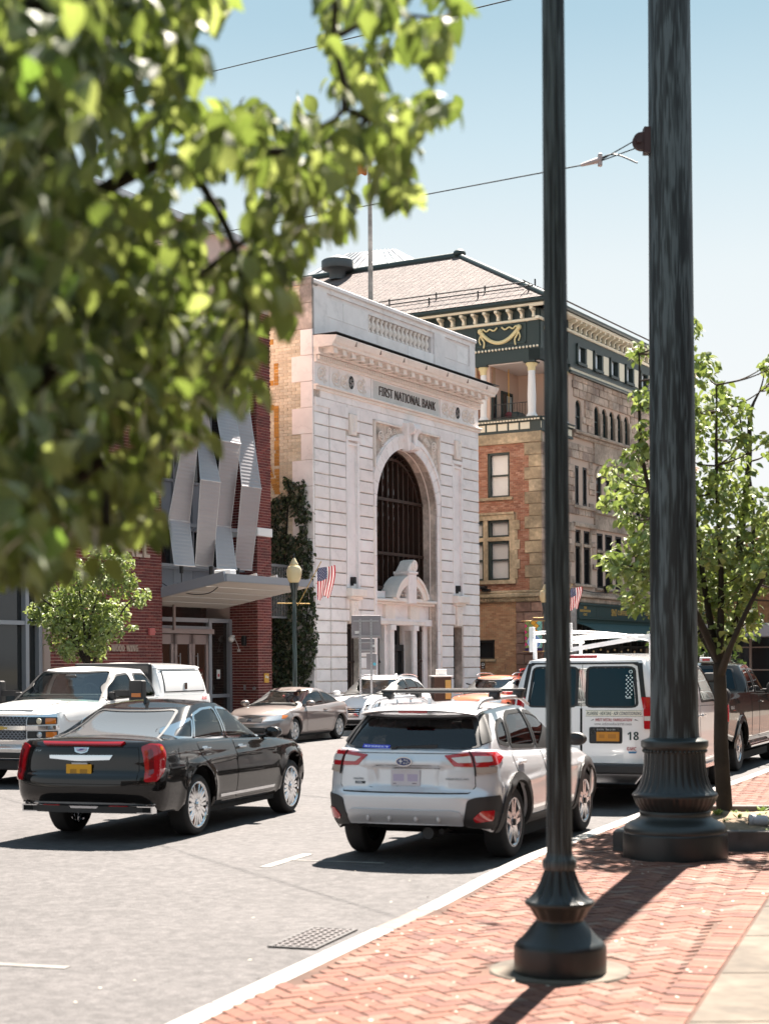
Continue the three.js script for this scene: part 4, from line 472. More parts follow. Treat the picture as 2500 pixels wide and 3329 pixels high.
  mesh('corner_pilaster', [bx(19.72, 20.34, .15, 4.3, -.05, .12)], Mt([.52, .47, .45], .7, { map: tMottle }), b); for (let y = .15; y < 4.4; y += .45) mesh('rough_stone', [chbox(SC + .01, SC + 1.5, y + .005, y + .44, -.05, .05 + r() * .04, .03), chbox(SC + 1.51, 19.7, y + .005, y + .44, -.05, .05 + r() * .04, .03)], reds[floor(r() * 3)], b);
  mesh('festoon_lights', Array.from({ length: 9 }, (_, i) => new THREE.SphereGeometry(.05, 8, 6).translate(20.9 + i * .8, 2.5 - .08 * (i % 2), .3)), Mt([.8, .62, .35], .3), b);
  mesh('wall_light', [rbx(23.3, 23.6, 5.16, 5.3, .1, .5, .03), bx(23.42, 23.5, 4.98, 5.16, .1, .3)], mBlack, b); mesh('hanging_sign', [bx(17.25, 17.32, 6.6, 7.75, .15, .8), bx(17.25, 17.32, 9.9, 11.0, .15, .5)], mBlack, b);
  mesh('cable', tube([[17.2, 5.0, .3], [20, 5.03, .32], [22, 4.95, .3], [24, 5.06, .32], [28, 4.98, .3]], .02, 40, 5), mBlack, b);
}
// ---------- vehicles: lofted bodies (x forward, z to the right, x = 0 at the rear axle) ----------
const mTyre = Mt([.018, .017, .017], .8), mChrome = Mt([.72, .73, .75], .08, { metalness: 1 }), mRimS = Mt([.50, .50, .52], .22, { metalness: .9 }), mRimD = Mt([.03, .03, .032], .35, { metalness: .5 }), mRubber = Mt([.015, .015, .016], .55), mPlastic = Mt([.028, .026, .026], .6), mWell = Mt([.008, .008, .008], .95), mLampR = Mt([.42, .006, .012], .08, { clearcoat: 1, clearcoatRoughness: .03 }), mLampW = Mt([.62, .60, .58], .1, { clearcoat: 1 }), mLampA = Mt([.62, .17, .02], .1, { clearcoat: 1 }), mLens = Mt([.5, .52, .54], .06, { metalness: .5, clearcoat: 1 }), mSeat = Mt([.09, .082, .075], .85), mSeatL = Mt([.30, .26, .22], .8);
const paint = (rgb, metal = 0, rough = .3) => Mt(rgb, rough, { metalness: metal, clearcoat: 1, clearcoatRoughness: .03 });
const glassT = (k, tint = [1, 1, 1]) => Mt([k * tint[0], k * tint[1], k * tint[2]], .015, { transmission: 1, thickness: 0, ior: 1.52 });
const GL = { clear: glassT(.72, [.95, 1, .97]), tint: glassT(.12), mid: glassT(.4), dark: Mt([.012, .016, .018], .03) };
const sgnpow = (a, e) => pow(max(0, a), e);

function carBody(S) {   // S.surf.low(q, y), S.surf.ghs[i] -> surfaces for one side (z >= 0)
  const xr = -S.ro, xf = S.wb + S.fo, W = S.W / 2, top = curve(S.top), bot = curve(S.bot), prof = curve(S.prof), plan = curve(S.plan), rin = curve(S.rear), fin = curve(S.front), crown = curve(S.crown);
  const { Rr, er, Rf, ef } = S, arch = [0, S.wb].map((x) => ({ x, y: S.wr, r: S.wr + (S.gap ?? .06) }));
  const archY = (x) => { let y = -1; for (const a of arch) { const d = abs(x - a.x); if (d < a.r) y = max(y, a.y + sqrt(a.r * a.r - d * d)); } return y; };
  const P = (n, y) => {   // n: {t, a}; y absolute
    let x, zf = 1, v;
    if (n.t === 's') { x = n.a; v = clamp((y - bot(x)) / (top(x) - bot(x))); }
    else { const r = n.t === 'r', c = 1 - sgnpow(cos(n.a), 2 / (r ? er : ef)); zf = sgnpow(sin(n.a), 2 / (r ? er : ef)); const xe = r ? xr + Rr : xf - Rf, x0 = r ? xr : xf; const xm = lerp(x0, xe, c); v = clamp((y - bot(xm)) / (top(xm) - bot(xm))); const xi = r ? xr + rin(v) : xf - fin(v); x = lerp(xi, xe, c); }
    let z = W * prof(v) * plan(x) * zf;
    if (S.flare) for (const a of arch) { const d = hypot(x - a.x, y - a.y) - a.r; if (d > -.05 && d < .25) z += S.flare * Math.exp(-((d / .07) ** 2)) * zf; }
    if (S.crease && n.t === 's') z += S.crease[1] * smooth(.06, 0, abs(y - (S.crease[0] + (S.crease[2] ?? 0) * x)));
    const p = V(x, y, z); if (S.feat && n.t === 'r') p.x += S.feat(z, y); return p;
  };
  const nodes = [], NC = S.fine ?? 16; for (let i = 0; i <= NC; i++) nodes.push({ t: 'r', a: PI / 2 * i / NC });
  const nS = S.nS ?? 90; for (let i = 0; i <= nS; i++) nodes.push({ t: 's', a: lerp(xr + Rr, xf - Rf, i / nS) });
  for (let i = NC; i >= 0; i--) nodes.push({ t: 'f', a: PI / 2 * i / NC });
  let prev; nodes.forEach((n, i) => { const xx = n.t === 's' ? n.a : n.t === 'r' ? lerp(xr, xr + Rr, 1 - sgnpow(cos(n.a), 2 / er)) : lerp(xf, xf - Rf, 1 - sgnpow(cos(n.a), 2 / ef)); const p = P(n, lerp(bot(xx), top(xx), .6)); n.x = xx; n.q = prev ? nodes[i - 1].q + hypot(p.x - prev.x, p.z - prev.z) : 0; prev = p; });
  const QT = nodes[nodes.length - 1].q, nodeAt = (q) => { q = clamp(q, 0, QT - 1e-5); let lo = 0, hi = nodes.length - 1; while (hi - lo > 1) { const m = (lo + hi) >> 1; nodes[m].q <= q ? lo = m : hi = m; } const a = nodes[lo], b = nodes[hi], f = (q - a.q) / max(1e-9, b.q - a.q); return a.t === b.t ? { t: a.t, a: lerp(a.a, b.a, f) } : f < .5 ? a : b; };
  const qx = (x) => { for (let i = 1; i < nodes.length; i++) if (nodes[i].x >= x) return lerp(nodes[i - 1].q, nodes[i].q, clamp((x - nodes[i - 1].x) / max(1e-6, nodes[i].x - nodes[i - 1].x))); return QT; };
  const low = (q, y) => P(nodeAt(abs(q)), y);
  const surf = { side: (x, y) => low(qx(x), y), rear: (q, y) => { const p = low(abs(q), y); if (q < 0) p.z *= -1; return p; }, front: (q, y) => { const p = low(QT - abs(q), y); if (q < 0) p.z *= -1; return p; } };
  // shell
  const NV = S.nV ?? 22, shell = (sd) => grid(nodes.length - 1, NV, (u, v) => { const n = nodes[round(u * (nodes.length - 1))], yb = max(bot(n.x), n.t === 's' ? archY(n.x) : -1), yt = top(n.x), p = P(n, lerp(yb, yt, v)); p.z *= sd; return p; }, sd < 0);
  const cap = grid(nodes.length - 1, 12, (u, v) => { const n = nodes[round(u * (nodes.length - 1))], p = P(n, top(n.x)), k = v * 2 - 1; return V(p.x, p.y + crown(p.x) * (1 - k * k) * smooth(0, .25, p.x - xr) * smooth(0, .3, xf - p.x), p.z * k); }, true);
  const lips = []; for (const a of arch) for (const sd of [-1, 1]) lips.push(grid(20, 1, (u, v) => { const th = PI * (.0 + u), x = a.x + a.r * cos(th), y = a.y + a.r * sin(th), p = low(qx(x), max(y, bot(x))); return V(x, max(y, bot(x)), sd * (p.z - v * .06)); }, sd > 0));
  const G = (S.gh ?? []).map((g) => {
    const yb = curve(g.base ?? S.top.map(([x, y]) => [x, y - .015])), yt = curve(g.roof), wv = (k) => lerp(g.wb, g.wt, k) + (g.bulge ?? .03) * 4 * k * (1 - k), cr = curve(g.crown), pl = curve(g.plan ?? [[-9, 1], [9, 1]]);
    const xa = (k) => lerp(g.xb[0], g.xt[0], k) - (g.arcR ?? .03) * 4 * k * (1 - k), xb = (k) => lerp(g.xb[1], g.xt[1], k) + (g.arcF ?? .03) * 4 * k * (1 - k);
    const end = (x, k) => { const a = xa(k) + g.Rr, b = xb(k) - g.Rf; let f = 1; if (x < a) f = pow(max(0, 1 - pow(clamp((a - x) / g.Rr), g.er)), 1 / g.er); if (x > b) f = min(f, pow(max(0, 1 - pow(clamp((x - b) / g.Rf), g.ef)), 1 / g.ef)); return f; };
    const Q = (n, k) => { let x, zf = 1; if (n.t === 's') x = lerp(xa(k) + g.Rr, xb(k) - g.Rf, n.a); else { const r = n.t === 'r', e = r ? g.er : g.ef, c = 1 - sgnpow(cos(n.a), 2 / e); zf = sgnpow(sin(n.a), 2 / e); x = r ? xa(k) + g.Rr * c : xb(k) - g.Rf * c; } return V(x, lerp(yb(x), yt(x), k), wv(k) * pl(x) * zf); };
    const nn = []; for (let i = 0; i <= 14; i++) nn.push({ t: 'r', a: PI / 2 * i / 14 }); for (let i = 1; i < 60; i++) nn.push({ t: 's', a: i / 60 }); for (let i = 14; i >= 0; i--) nn.push({ t: 'f', a: PI / 2 * i / 14 });
    const gs = { side: (x, y) => { const k = clamp((y - yb(x)) / max(.01, yt(x) - yb(x)), -.1, 1.02); return V(x, y, wv(k) * pl(x) * end(x, clamp(k))); }, front: (z, k) => { const w = wv(k) * pl(g.xb[1]), u = clamp(abs(z) / w, 0, .998), x = xb(k) - g.Rf * (1 - pow(1 - pow(u, g.ef), 1 / g.ef)); return V(x, lerp(yb(x), yt(x), k), z); }, rear: (z, k) => { const w = wv(k) * pl(g.xb[0]), u = clamp(abs(z) / w, 0, .998), x = xa(k) + g.Rr * (1 - pow(1 - pow(u, g.er), 1 / g.er)); return V(x, lerp(yb(x), yt(x), k), z); } };
    const inside = (p, poly) => { let c = false; for (let i = 0, j = poly.length - 1; i < poly.length; j = i++) { const [xi, yi] = poly[i], [xj, yj] = poly[j]; if ((yi > p[1]) !== (yj > p[1]) && p[0] < (xj - xi) * (p[1] - yi) / (yj - yi) + xi) c = !c; } return c; };
    const NK = 18, tri = [], grab = (n, k, sd) => { const p = Q(n, k); p.z *= sd; return p; };
    for (const sd of [-1, 1]) for (let i = 0; i < nn.length - 1; i++) for (let j = 0; j < NK; j++) {
      const k0 = j / NK, k1 = (j + 1) / NK, A = grab(nn[i], k0, sd), B = grab(nn[i + 1], k0, sd), C = grab(nn[i + 1], k1, sd), D = grab(nn[i], k1, sd), m = A.clone().add(B).add(C).add(D).multiplyScalar(.25), km = (k0 + k1) / 2, ty = nn[i].t === nn[i + 1].t ? nn[i].t : 's';
      let cut = false; if (g.open?.side && ty !== 'r') cut = g.open.side.some((q) => inside([m.x, m.y], q)) && abs(m.z) > wv(km) * .55; if (!cut && g.open?.front && m.x > (g.xb[0] + g.xb[1]) / 2 && abs(m.z) < wv(km) * .985) cut = ty === 'f' && g.open.front.some((q) => inside([m.z, km], q)); if (!cut && g.open?.rear && ty === 'r') cut = g.open.rear.some((q) => inside([m.z, km], q));
      if (cut) continue; const q = sd > 0 ? [A, B, C, A, C, D] : [A, C, B, A, D, C]; for (const p of q) tri.push(p.x, p.y, p.z);
    }
    let sh = new THREE.BufferGeometry(); sh.setAttribute('position', new THREE.Float32BufferAttribute(tri, 3)); sh = mergeVertices(sh, 1e-4); sh.computeVertexNormals();
    const roof = grid(nn.length - 1, 12, (u, v) => { const p = Q(nn[round(u * (nn.length - 1))], 1), w = v * 2 - 1; return V(p.x, p.y + cr(p.x) * (1 - w * w) * smooth(0, .3, p.x - g.xt[0]) * smooth(0, .3, g.xt[1] - p.x), p.z * w); }, true);
    return { ...gs, shell: sh, roof, yb, yt };
  });
  return { surf, G, shell: [shell(-1), shell(1), cap, lips], top, bot, QT, qx, xr, xf };
}
const offsetPoly = (poly, w) => poly.map((p, i) => { const a = poly[(i + poly.length - 1) % poly.length], b = poly[(i + 1) % poly.length], n1 = [p[1] - a[1], a[0] - p[0]], n2 = [b[1] - p[1], p[0] - b[0]], l1 = hypot(...n1) || 1, l2 = hypot(...n2) || 1; let nx = n1[0] / l1 + n2[0] / l2, ny = n1[1] / l1 + n2[1] / l2; const l = nx * nx + ny * ny || 1; nx *= 2 / l; ny *= 2 / l; const m = hypot(nx, ny), c = m > 2.2 ? 2.2 / m : 1; return [p[0] + nx * w * c, p[1] + ny * w * c]; });
const ccw = (poly) => THREE.ShapeUtils.area(poly.map((p) => new THREE.Vector2(...p))) > 0 ? poly : [...poly].reverse();
function roundPoly(poly, r, n = 3) { const out = []; poly.forEach((p, i) => { const a = poly[(i + poly.length - 1) % poly.length], b = poly[(i + 1) % poly.length], la = hypot(a[0] - p[0], a[1] - p[1]), lb = hypot(b[0] - p[0], b[1] - p[1]), k = min(r, la * .4, lb * .4), s = [p[0] + (a[0] - p[0]) / la * k, p[1] + (a[1] - p[1]) / la * k], e = [p[0] + (b[0] - p[0]) / lb * k, p[1] + (b[1] - p[1]) / lb * k]; for (let j = 0; j <= n; j++) { const t = j / n; out.push([(1 - t) ** 2 * s[0] + 2 * t * (1 - t) * p[0] + t * t * e[0], (1 - t) ** 2 * s[1] + 2 * t * (1 - t) * p[1] + t * t * e[1]]); } }); return out; }
// a sheet that follows a surface: polygon in the surface's own coordinates, lifted off it by `off`, with a rim `th` deep
function patch(fn, poly, off = .004, th = .012, { sd = 1, hole = null, size = .09, raise = 0 } = {}) {
  const C = ccw(poly), Hh = hole ? [...ccw(hole)].reverse() : null, pts = [...C, ...(Hh ?? [])].map((p) => new THREE.Vector2(...p)), f = THREE.ShapeUtils.triangulateShape(pts.slice(0, C.length), Hh ? [pts.slice(C.length)] : []);
  let tris = f.map((t) => t.map((i) => [pts[i].x, pts[i].y])), L = 0; for (const t of tris) for (let i = 0; i < 3; i++) L = max(L, hypot(t[i][0] - t[(i + 1) % 3][0], t[i][1] - t[(i + 1) % 3][1]));
  let lev = 0; while (L > size && lev < 4) { L /= 2; lev++; } const mid = (a, b) => [(a[0] + b[0]) / 2, (a[1] + b[1]) / 2];
  for (let k = 0; k < lev; k++) tris = tris.flatMap(([a, b, c]) => { const ab = mid(a, b), bc = mid(b, c), ca = mid(c, a); return [[a, ab, ca], [ab, b, bc], [ca, bc, c], [ab, bc, ca]]; });
  const cache = new Map(), ev = (p) => { const key = round(p[0] * 2e4) + ',' + round(p[1] * 2e4); let r = cache.get(key); if (!r) { const e = .012, q = fn(p[0], p[1]), du = fn(p[0] + e, p[1]).sub(fn(p[0] - e, p[1])), dv = fn(p[0], p[1] + e).sub(fn(p[0], p[1] - e)), n = new THREE.Vector3().crossVectors(du, dv); if (n.lengthSq() < 1e-12) n.set(0, 0, 1); n.normalize(); const out = V(q.x - 1.3, (q.y - .7) * 2, q.z * 2.5); if (n.dot(out) < 0) n.negate(); r = { q, n }; cache.set(key, r); } return r; };
  const pos = [], nor = [], put = (p, o) => { const { q, n } = ev(p); pos.push(q.x + n.x * o, q.y + n.y * o, (q.z + n.z * o) * sd); nor.push(n.x, n.y, n.z * sd); };
  for (const t of tris) for (const p of t) put(p, off);
  if (th) for (const ringP of [C, ...(Hh ? [Hh] : [])]) for (let i = 0; i < ringP.length; i++) { const a = ringP[i], b = ringP[(i + 1) % ringP.length], m = 1 << min(lev, 3); for (let j = 0; j < m; j++) { const p = [lerp(a[0], b[0], j / m), lerp(a[1], b[1], j / m)], q = [lerp(a[0], b[0], (j + 1) / m), lerp(a[1], b[1], (j + 1) / m)], k0 = pos.length / 3; for (const [s, o] of [[p, off], [q, off], [q, off - th], [p, off], [q, off - th], [p, off - th]]) put(s, o); const A = V(pos[k0 * 3], pos[k0 * 3 + 1], pos[k0 * 3 + 2]), B = V(pos[k0 * 3 + 3], pos[k0 * 3 + 4], pos[k0 * 3 + 5]), D = V(pos[k0 * 3 + 6], pos[k0 * 3 + 7], pos[k0 * 3 + 8]), n = B.clone().sub(A).cross(D.clone().sub(A)).normalize(); for (let w = k0; w < k0 + 6; w++) { nor[w * 3] = n.x; nor[w * 3 + 1] = n.y; nor[w * 3 + 2] = n.z; } } }
  // wind every face so that it looks the way its normals do
  for (let i = 0; i < pos.length; i += 9) { const A = V(pos[i], pos[i + 1], pos[i + 2]), B = V(pos[i + 3], pos[i + 4], pos[i + 5]), D = V(pos[i + 6], pos[i + 7], pos[i + 8]), n = B.sub(A).cross(D.sub(A)); if (n.x * nor[i] + n.y * nor[i + 1] + n.z * nor[i + 2] < 0) for (let c = 0; c < 3; c++) { [pos[i + 3 + c], pos[i + 6 + c]] = [pos[i + 6 + c], pos[i + 3 + c]];[nor[i + 3 + c], nor[i + 6 + c]] = [nor[i + 6 + c], nor[i + 3 + c]]; } }
  const g = new THREE.BufferGeometry(); g.setAttribute('position', new THREE.Float32BufferAttribute(pos, 3)); g.setAttribute('normal', new THREE.Float32BufferAttribute(nor, 3)); return g;
}
function wheelOn(car, x, z, r, w, st) {
  const g = new THREE.Group(); g.name = 'wheel'; g.position.set(x, r - car.position.y, z); if (z < 0) g.rotation.y = PI; g.rotation.z = st.turn ?? .3; car.add(g);
  const rr = st.rim, ax = (p, n = 40) => lathe(p.map(([a, b]) => [a, b]), n).rotateX(PI / 2), h = w / 2;
  mesh('tyre', ax([[rr - .01, -h * .9], [rr + .03, -h * .98], [r - .035, -h], [r - .008, -h * .82], [r, -h * .6], [r, h * .6], [r - .008, h * .82], [r - .035, h], [rr + .03, h * .98], [rr - .005, h * .92], [rr - .02, h * .75]]), mTyre, g);
  const rim = mesh('rim', [ax([[rr - .02, -h * .9], [rr - .02, h * .7], [rr + .004, h * .9], [rr + .004, h * .96], [rr - .012, h * .96], [rr - .025, h * .8]]), ...Array.from({ length: st.n }, (_, i) => { const a0 = 2 * PI * i / st.n, out = []; for (const k of st.split ? [-1, 1] : [0]) { const wd = st.w, sh = shapeOf([[.045, -wd * .7 + k * wd * .5], [.045, wd * .7 + k * wd * .5], [rr - .012, wd * (st.flare ?? .8) / 2 + k * (st.split ?? 0) / 2], [rr - .012, -wd * (st.flare ?? .8) / 2 + k * (st.split ?? 0) / 2]]); out.push(new THREE.ExtrudeGeometry(sh, { depth: .03, bevelEnabled: true, bevelSize: .006, bevelThickness: .008, bevelSegments: 1 }).rotateZ(a0).translate(0, 0, h * .55)); } return out; }).flat(), new THREE.CylinderGeometry(.062, .07, .05, 20).rotateX(PI / 2).translate(0, 0, h * .72)], st.mat ?? mRimS, g);
  if (st.under) mesh('spoke_pocket', ax([[.05, h * .45], [rr - .02, h * .45]], 32), st.under, g); else mesh('brake_disc', ax([[.06, h * .2], [rr * .72, h * .2], [rr * .72, h * .1]], 28), Mt([.2, .19, .19], .4, { metalness: .7 }), g);
  mesh('hub_cap', new THREE.CylinderGeometry(.034, .034, .02, 16).rotateX(PI / 2).translate(0, 0, h * .78 + .02), st.cap ?? mChrome, g); return g;
}
// the shared build: shell, doors, glass, wheels, underside, seats; S.extra adds what one model has
function makeCar(S, name, label, category, pos, heading, oncoming) {
  const t = thing(name, label, category, [pos[0], S.lift ?? 0, pos[1]], PI / 2 - heading + (oncoming ? PI : 0)), B = carBody(S), { surf, G } = B, body = S.paint;
  const sh = mesh('body', [B.shell, G.map((g) => [g.shell, g.roof])], body, t, {});
  mesh('underbody', [bx(B.xr + .45, B.xf - .35, S.under ?? .24, .5, -S.W * .36, S.W * .36), bx(.45, S.wb - .45, .17, .3, -S.W * .44, S.W * .44), ...[0, S.wb].map((x) => bx(x - S.wr - .04, x + S.wr + .04, .3, S.wr * 2 + .08, -S.W * .3, S.W * .3)), bx(B.xr + .3, B.xf - .35, .5, .62, -S.W * .3, S.W * .3)], mWell, t);
  const wl = []; for (const x of [0, S.wb]) for (const sd of [-1, 1]) wl.push(grid(16, 1, (u, v) => V(x + (S.wr + .075) * cos(PI * u), S.wr + (S.wr + .07) * sin(PI * u), sd * lerp(S.W * .28, S.W / 2 - .07, v))));
  mesh('wheel_wells', wl, mWell, t);
  const both = (f) => { for (const sd of [1, -1]) f(sd); };
  const P = (nm, fn, poly, m, off, th, o = {}, par = t) => mesh(nm, patch(fn, poly, off ?? .004, th ?? .012, o), m, par);
  if (S.doors) both((sd) => S.doors.forEach((d) => { P('door_seam', surf.side, offsetPoly(ccw(d.poly), .007), mWell, .0015, 0, { sd }); const dr = P('door', surf.side, d.poly, body, .004, .004, { sd }); if (d.handle) { const q = surf.side(...d.handle); mesh('handle', [rbx(-.1, .1, -.014, .014, -.01, .022, .009).translate(q.x, q.y, q.z + .02), rbx(-.07, .07, -.03, .03, -.02, .004, .01).translate(q.x, q.y, q.z)].map((g) => sd < 0 ? g.applyMatrix4(new THREE.Matrix4().makeRotationY(PI)).translate(2 * q.x, 0, 0) : g), S.handle ?? mChrome, dr); } }));
  (S.gh ?? []).forEach((g, gi) => { const s = G[gi], tr = g.trim ?? mRubber;
    for (const k of ['side', 'front', 'rear']) (g.open?.[k] ?? []).forEach((poly, i) => { const sides = k === 'side' ? [1, -1] : [1], gm = (g.glass ?? {})[k] ?? GL.mid, nm = k === 'side' ? 'side_window' : k === 'front' ? 'windscreen' : 'rear_window'; for (const sd of sides) { const m2 = Array.isArray(gm) ? gm[i] ?? gm[0] : gm, w = P(nm, s[k], offsetPoly(ccw(poly), .025 * (k === 'side' ? 1 : 1)), m2, .0, 0, { sd }); const inner = ccw(poly), ow = g.tw ?? .026; P('window_trim', s[k], offsetPoly(inner, ow), g.trims?.[k] ?? tr, .008, .016, { sd, hole: offsetPoly(inner, -(g.ti ?? .012)) }, w); } });
  });
  const in_ = S.gh?.[0]; if (in_ && !S.noCabin) { const y0 = B.top(1.2), seats = S.seats ?? [.55, 1.55], wd = in_.wb;
    const parts = [bx(in_.xb[0] + .35, in_.xb[1] - .4, y0 + .0, y0 + .012 + (S.deckUp ?? .03), -wd + .16, wd - .16)];
    mesh('cabin_floor', parts, mSeat, t);
    for (const x of seats) for (const z of [-.37, .37]) mesh('seat', [rbx(x - .1, x + .06, y0 - .02, y0 + .2, z - .24, z + .24, .05), rbx(x - .12, x - .01, y0 + .2, y0 + .36, z - .13, z + .13, .045)], S.seatMat ?? mSeat, t);
    mesh('dashboard', rbx(in_.xb[1] - .85, in_.xb[1] - .42, y0 + .0, y0 + .075, -wd + .22, wd - .22, .03), Mt([.07, .066, .062], .8), t);
    mesh('steering_wheel', new THREE.TorusGeometry(.17, .016, 8, 24).rotateY(PI / 2).rotateZ(-.4).translate(in_.xb[1] - .8, y0 + .1, -.37), mPlastic, t);
    mesh('rear_view_mirror', rbx(in_.xt[1] + .12, in_.xt[1] + .16, B.G[0].yt(in_.xt[1]) - .16, B.G[0].yt(in_.xt[1]) - .09, -.11, .11, .02), mPlastic, t); }
  for (const x of [0, S.wb]) for (const sd of [-1, 1]) wheelOn(t, x, sd * (S.W / 2 - S.tw / 2 - (S.inset ?? .035)), S.wr, S.tw, S.wheel);
  if (S.mirror) both((sd) => { const [x, y, m] = S.mirror, z = (S.gh[0].wb + .02), s0 = S.mirSize ?? [.09, .075, .12]; const q = mesh('wing_mirror', [new THREE.SphereGeometry(1, 16, 12).scale(s0[0], s0[1], s0[2]).translate(x, y, sd * (z + .15)), rbx(x - .03, x + .04, y - .07, y - .03, sd > 0 ? z - .06 : -z - .12, sd > 0 ? z + .12 : -z + .06, .012)], m ?? body, t); mesh('mirror_glass', new THREE.CircleGeometry(1, 20).scale(s0[2] * .82, s0[1] * .8, 1).rotateY(-PI / 2).translate(x - s0[0] * .62, y, sd * (z + .15)), mChrome, q); mesh('mirror_back', new THREE.CylinderGeometry(.98, .98, .02, 20).rotateZ(PI / 2).scale(1, s0[1] * .9, s0[2] * .9).translate(x - s0[0] * .55, y, sd * (z + .15)), mPlastic, q); });
  S.extra?.({ t, B, surf, G, P, both, body }); return t;
}
const plateTex = (bg, draw) => canvasTex(256, 128, (x, w, h) => { x.fillStyle = bg; x.fillRect(0, 0, w, h); draw?.(x, w, h); });
function plate(t, p, w, h, tx, name = 'number_plate') { const m = Mt([1, 1, 1], .5, { map: tx }); const g = new THREE.BoxGeometry(.012, h, w); const uv = g.attributes.uv, ps = g.attributes.position; for (let i = 0; i < uv.count; i++) uv.setXY(i, ps.getZ(i) / w + .5, ps.getY(i) / h + .5); return mesh(name, g.translate(...p), m, t, { uv: true }); }
function decal(t, name, fn, a0, a1, y0, y1, tx, off = .006, rough = .5, metal = 0) {   // printed sheet on a surface; a runs left to right as seen
  const g = grid(12, 4, (u, v) => { const p = fn(lerp(a0, a1, u), lerp(y0, y1, v)), e = .01, n = new THREE.Vector3().crossVectors(fn(lerp(a0, a1, u) + e, lerp(y0, y1, v)).sub(p), fn(lerp(a0, a1, u), lerp(y0, y1, v) + e).sub(p)).normalize(); if (n.dot(V(p.x - 1.3, 0, p.z * 2.5)) < 0) n.negate(); return p.addScaledVector(n, off); });
  const m = Mt([1, 1, 1], rough, { map: tx, alphaTest: .5, side: THREE.DoubleSide, metalness: metal }); return mesh(name, g, m, t, { uv: true });
}
const printTex = (w, h, draw) => canvasTex(w, h, (x) => { x.clearRect(0, 0, w, h); draw(x, w, h); });
const stdProf = [[0, .9], [.1, .955], [.3, .99], [.5, 1], [.72, .985], [.9, .945], [.97, .915], [1, .88]];
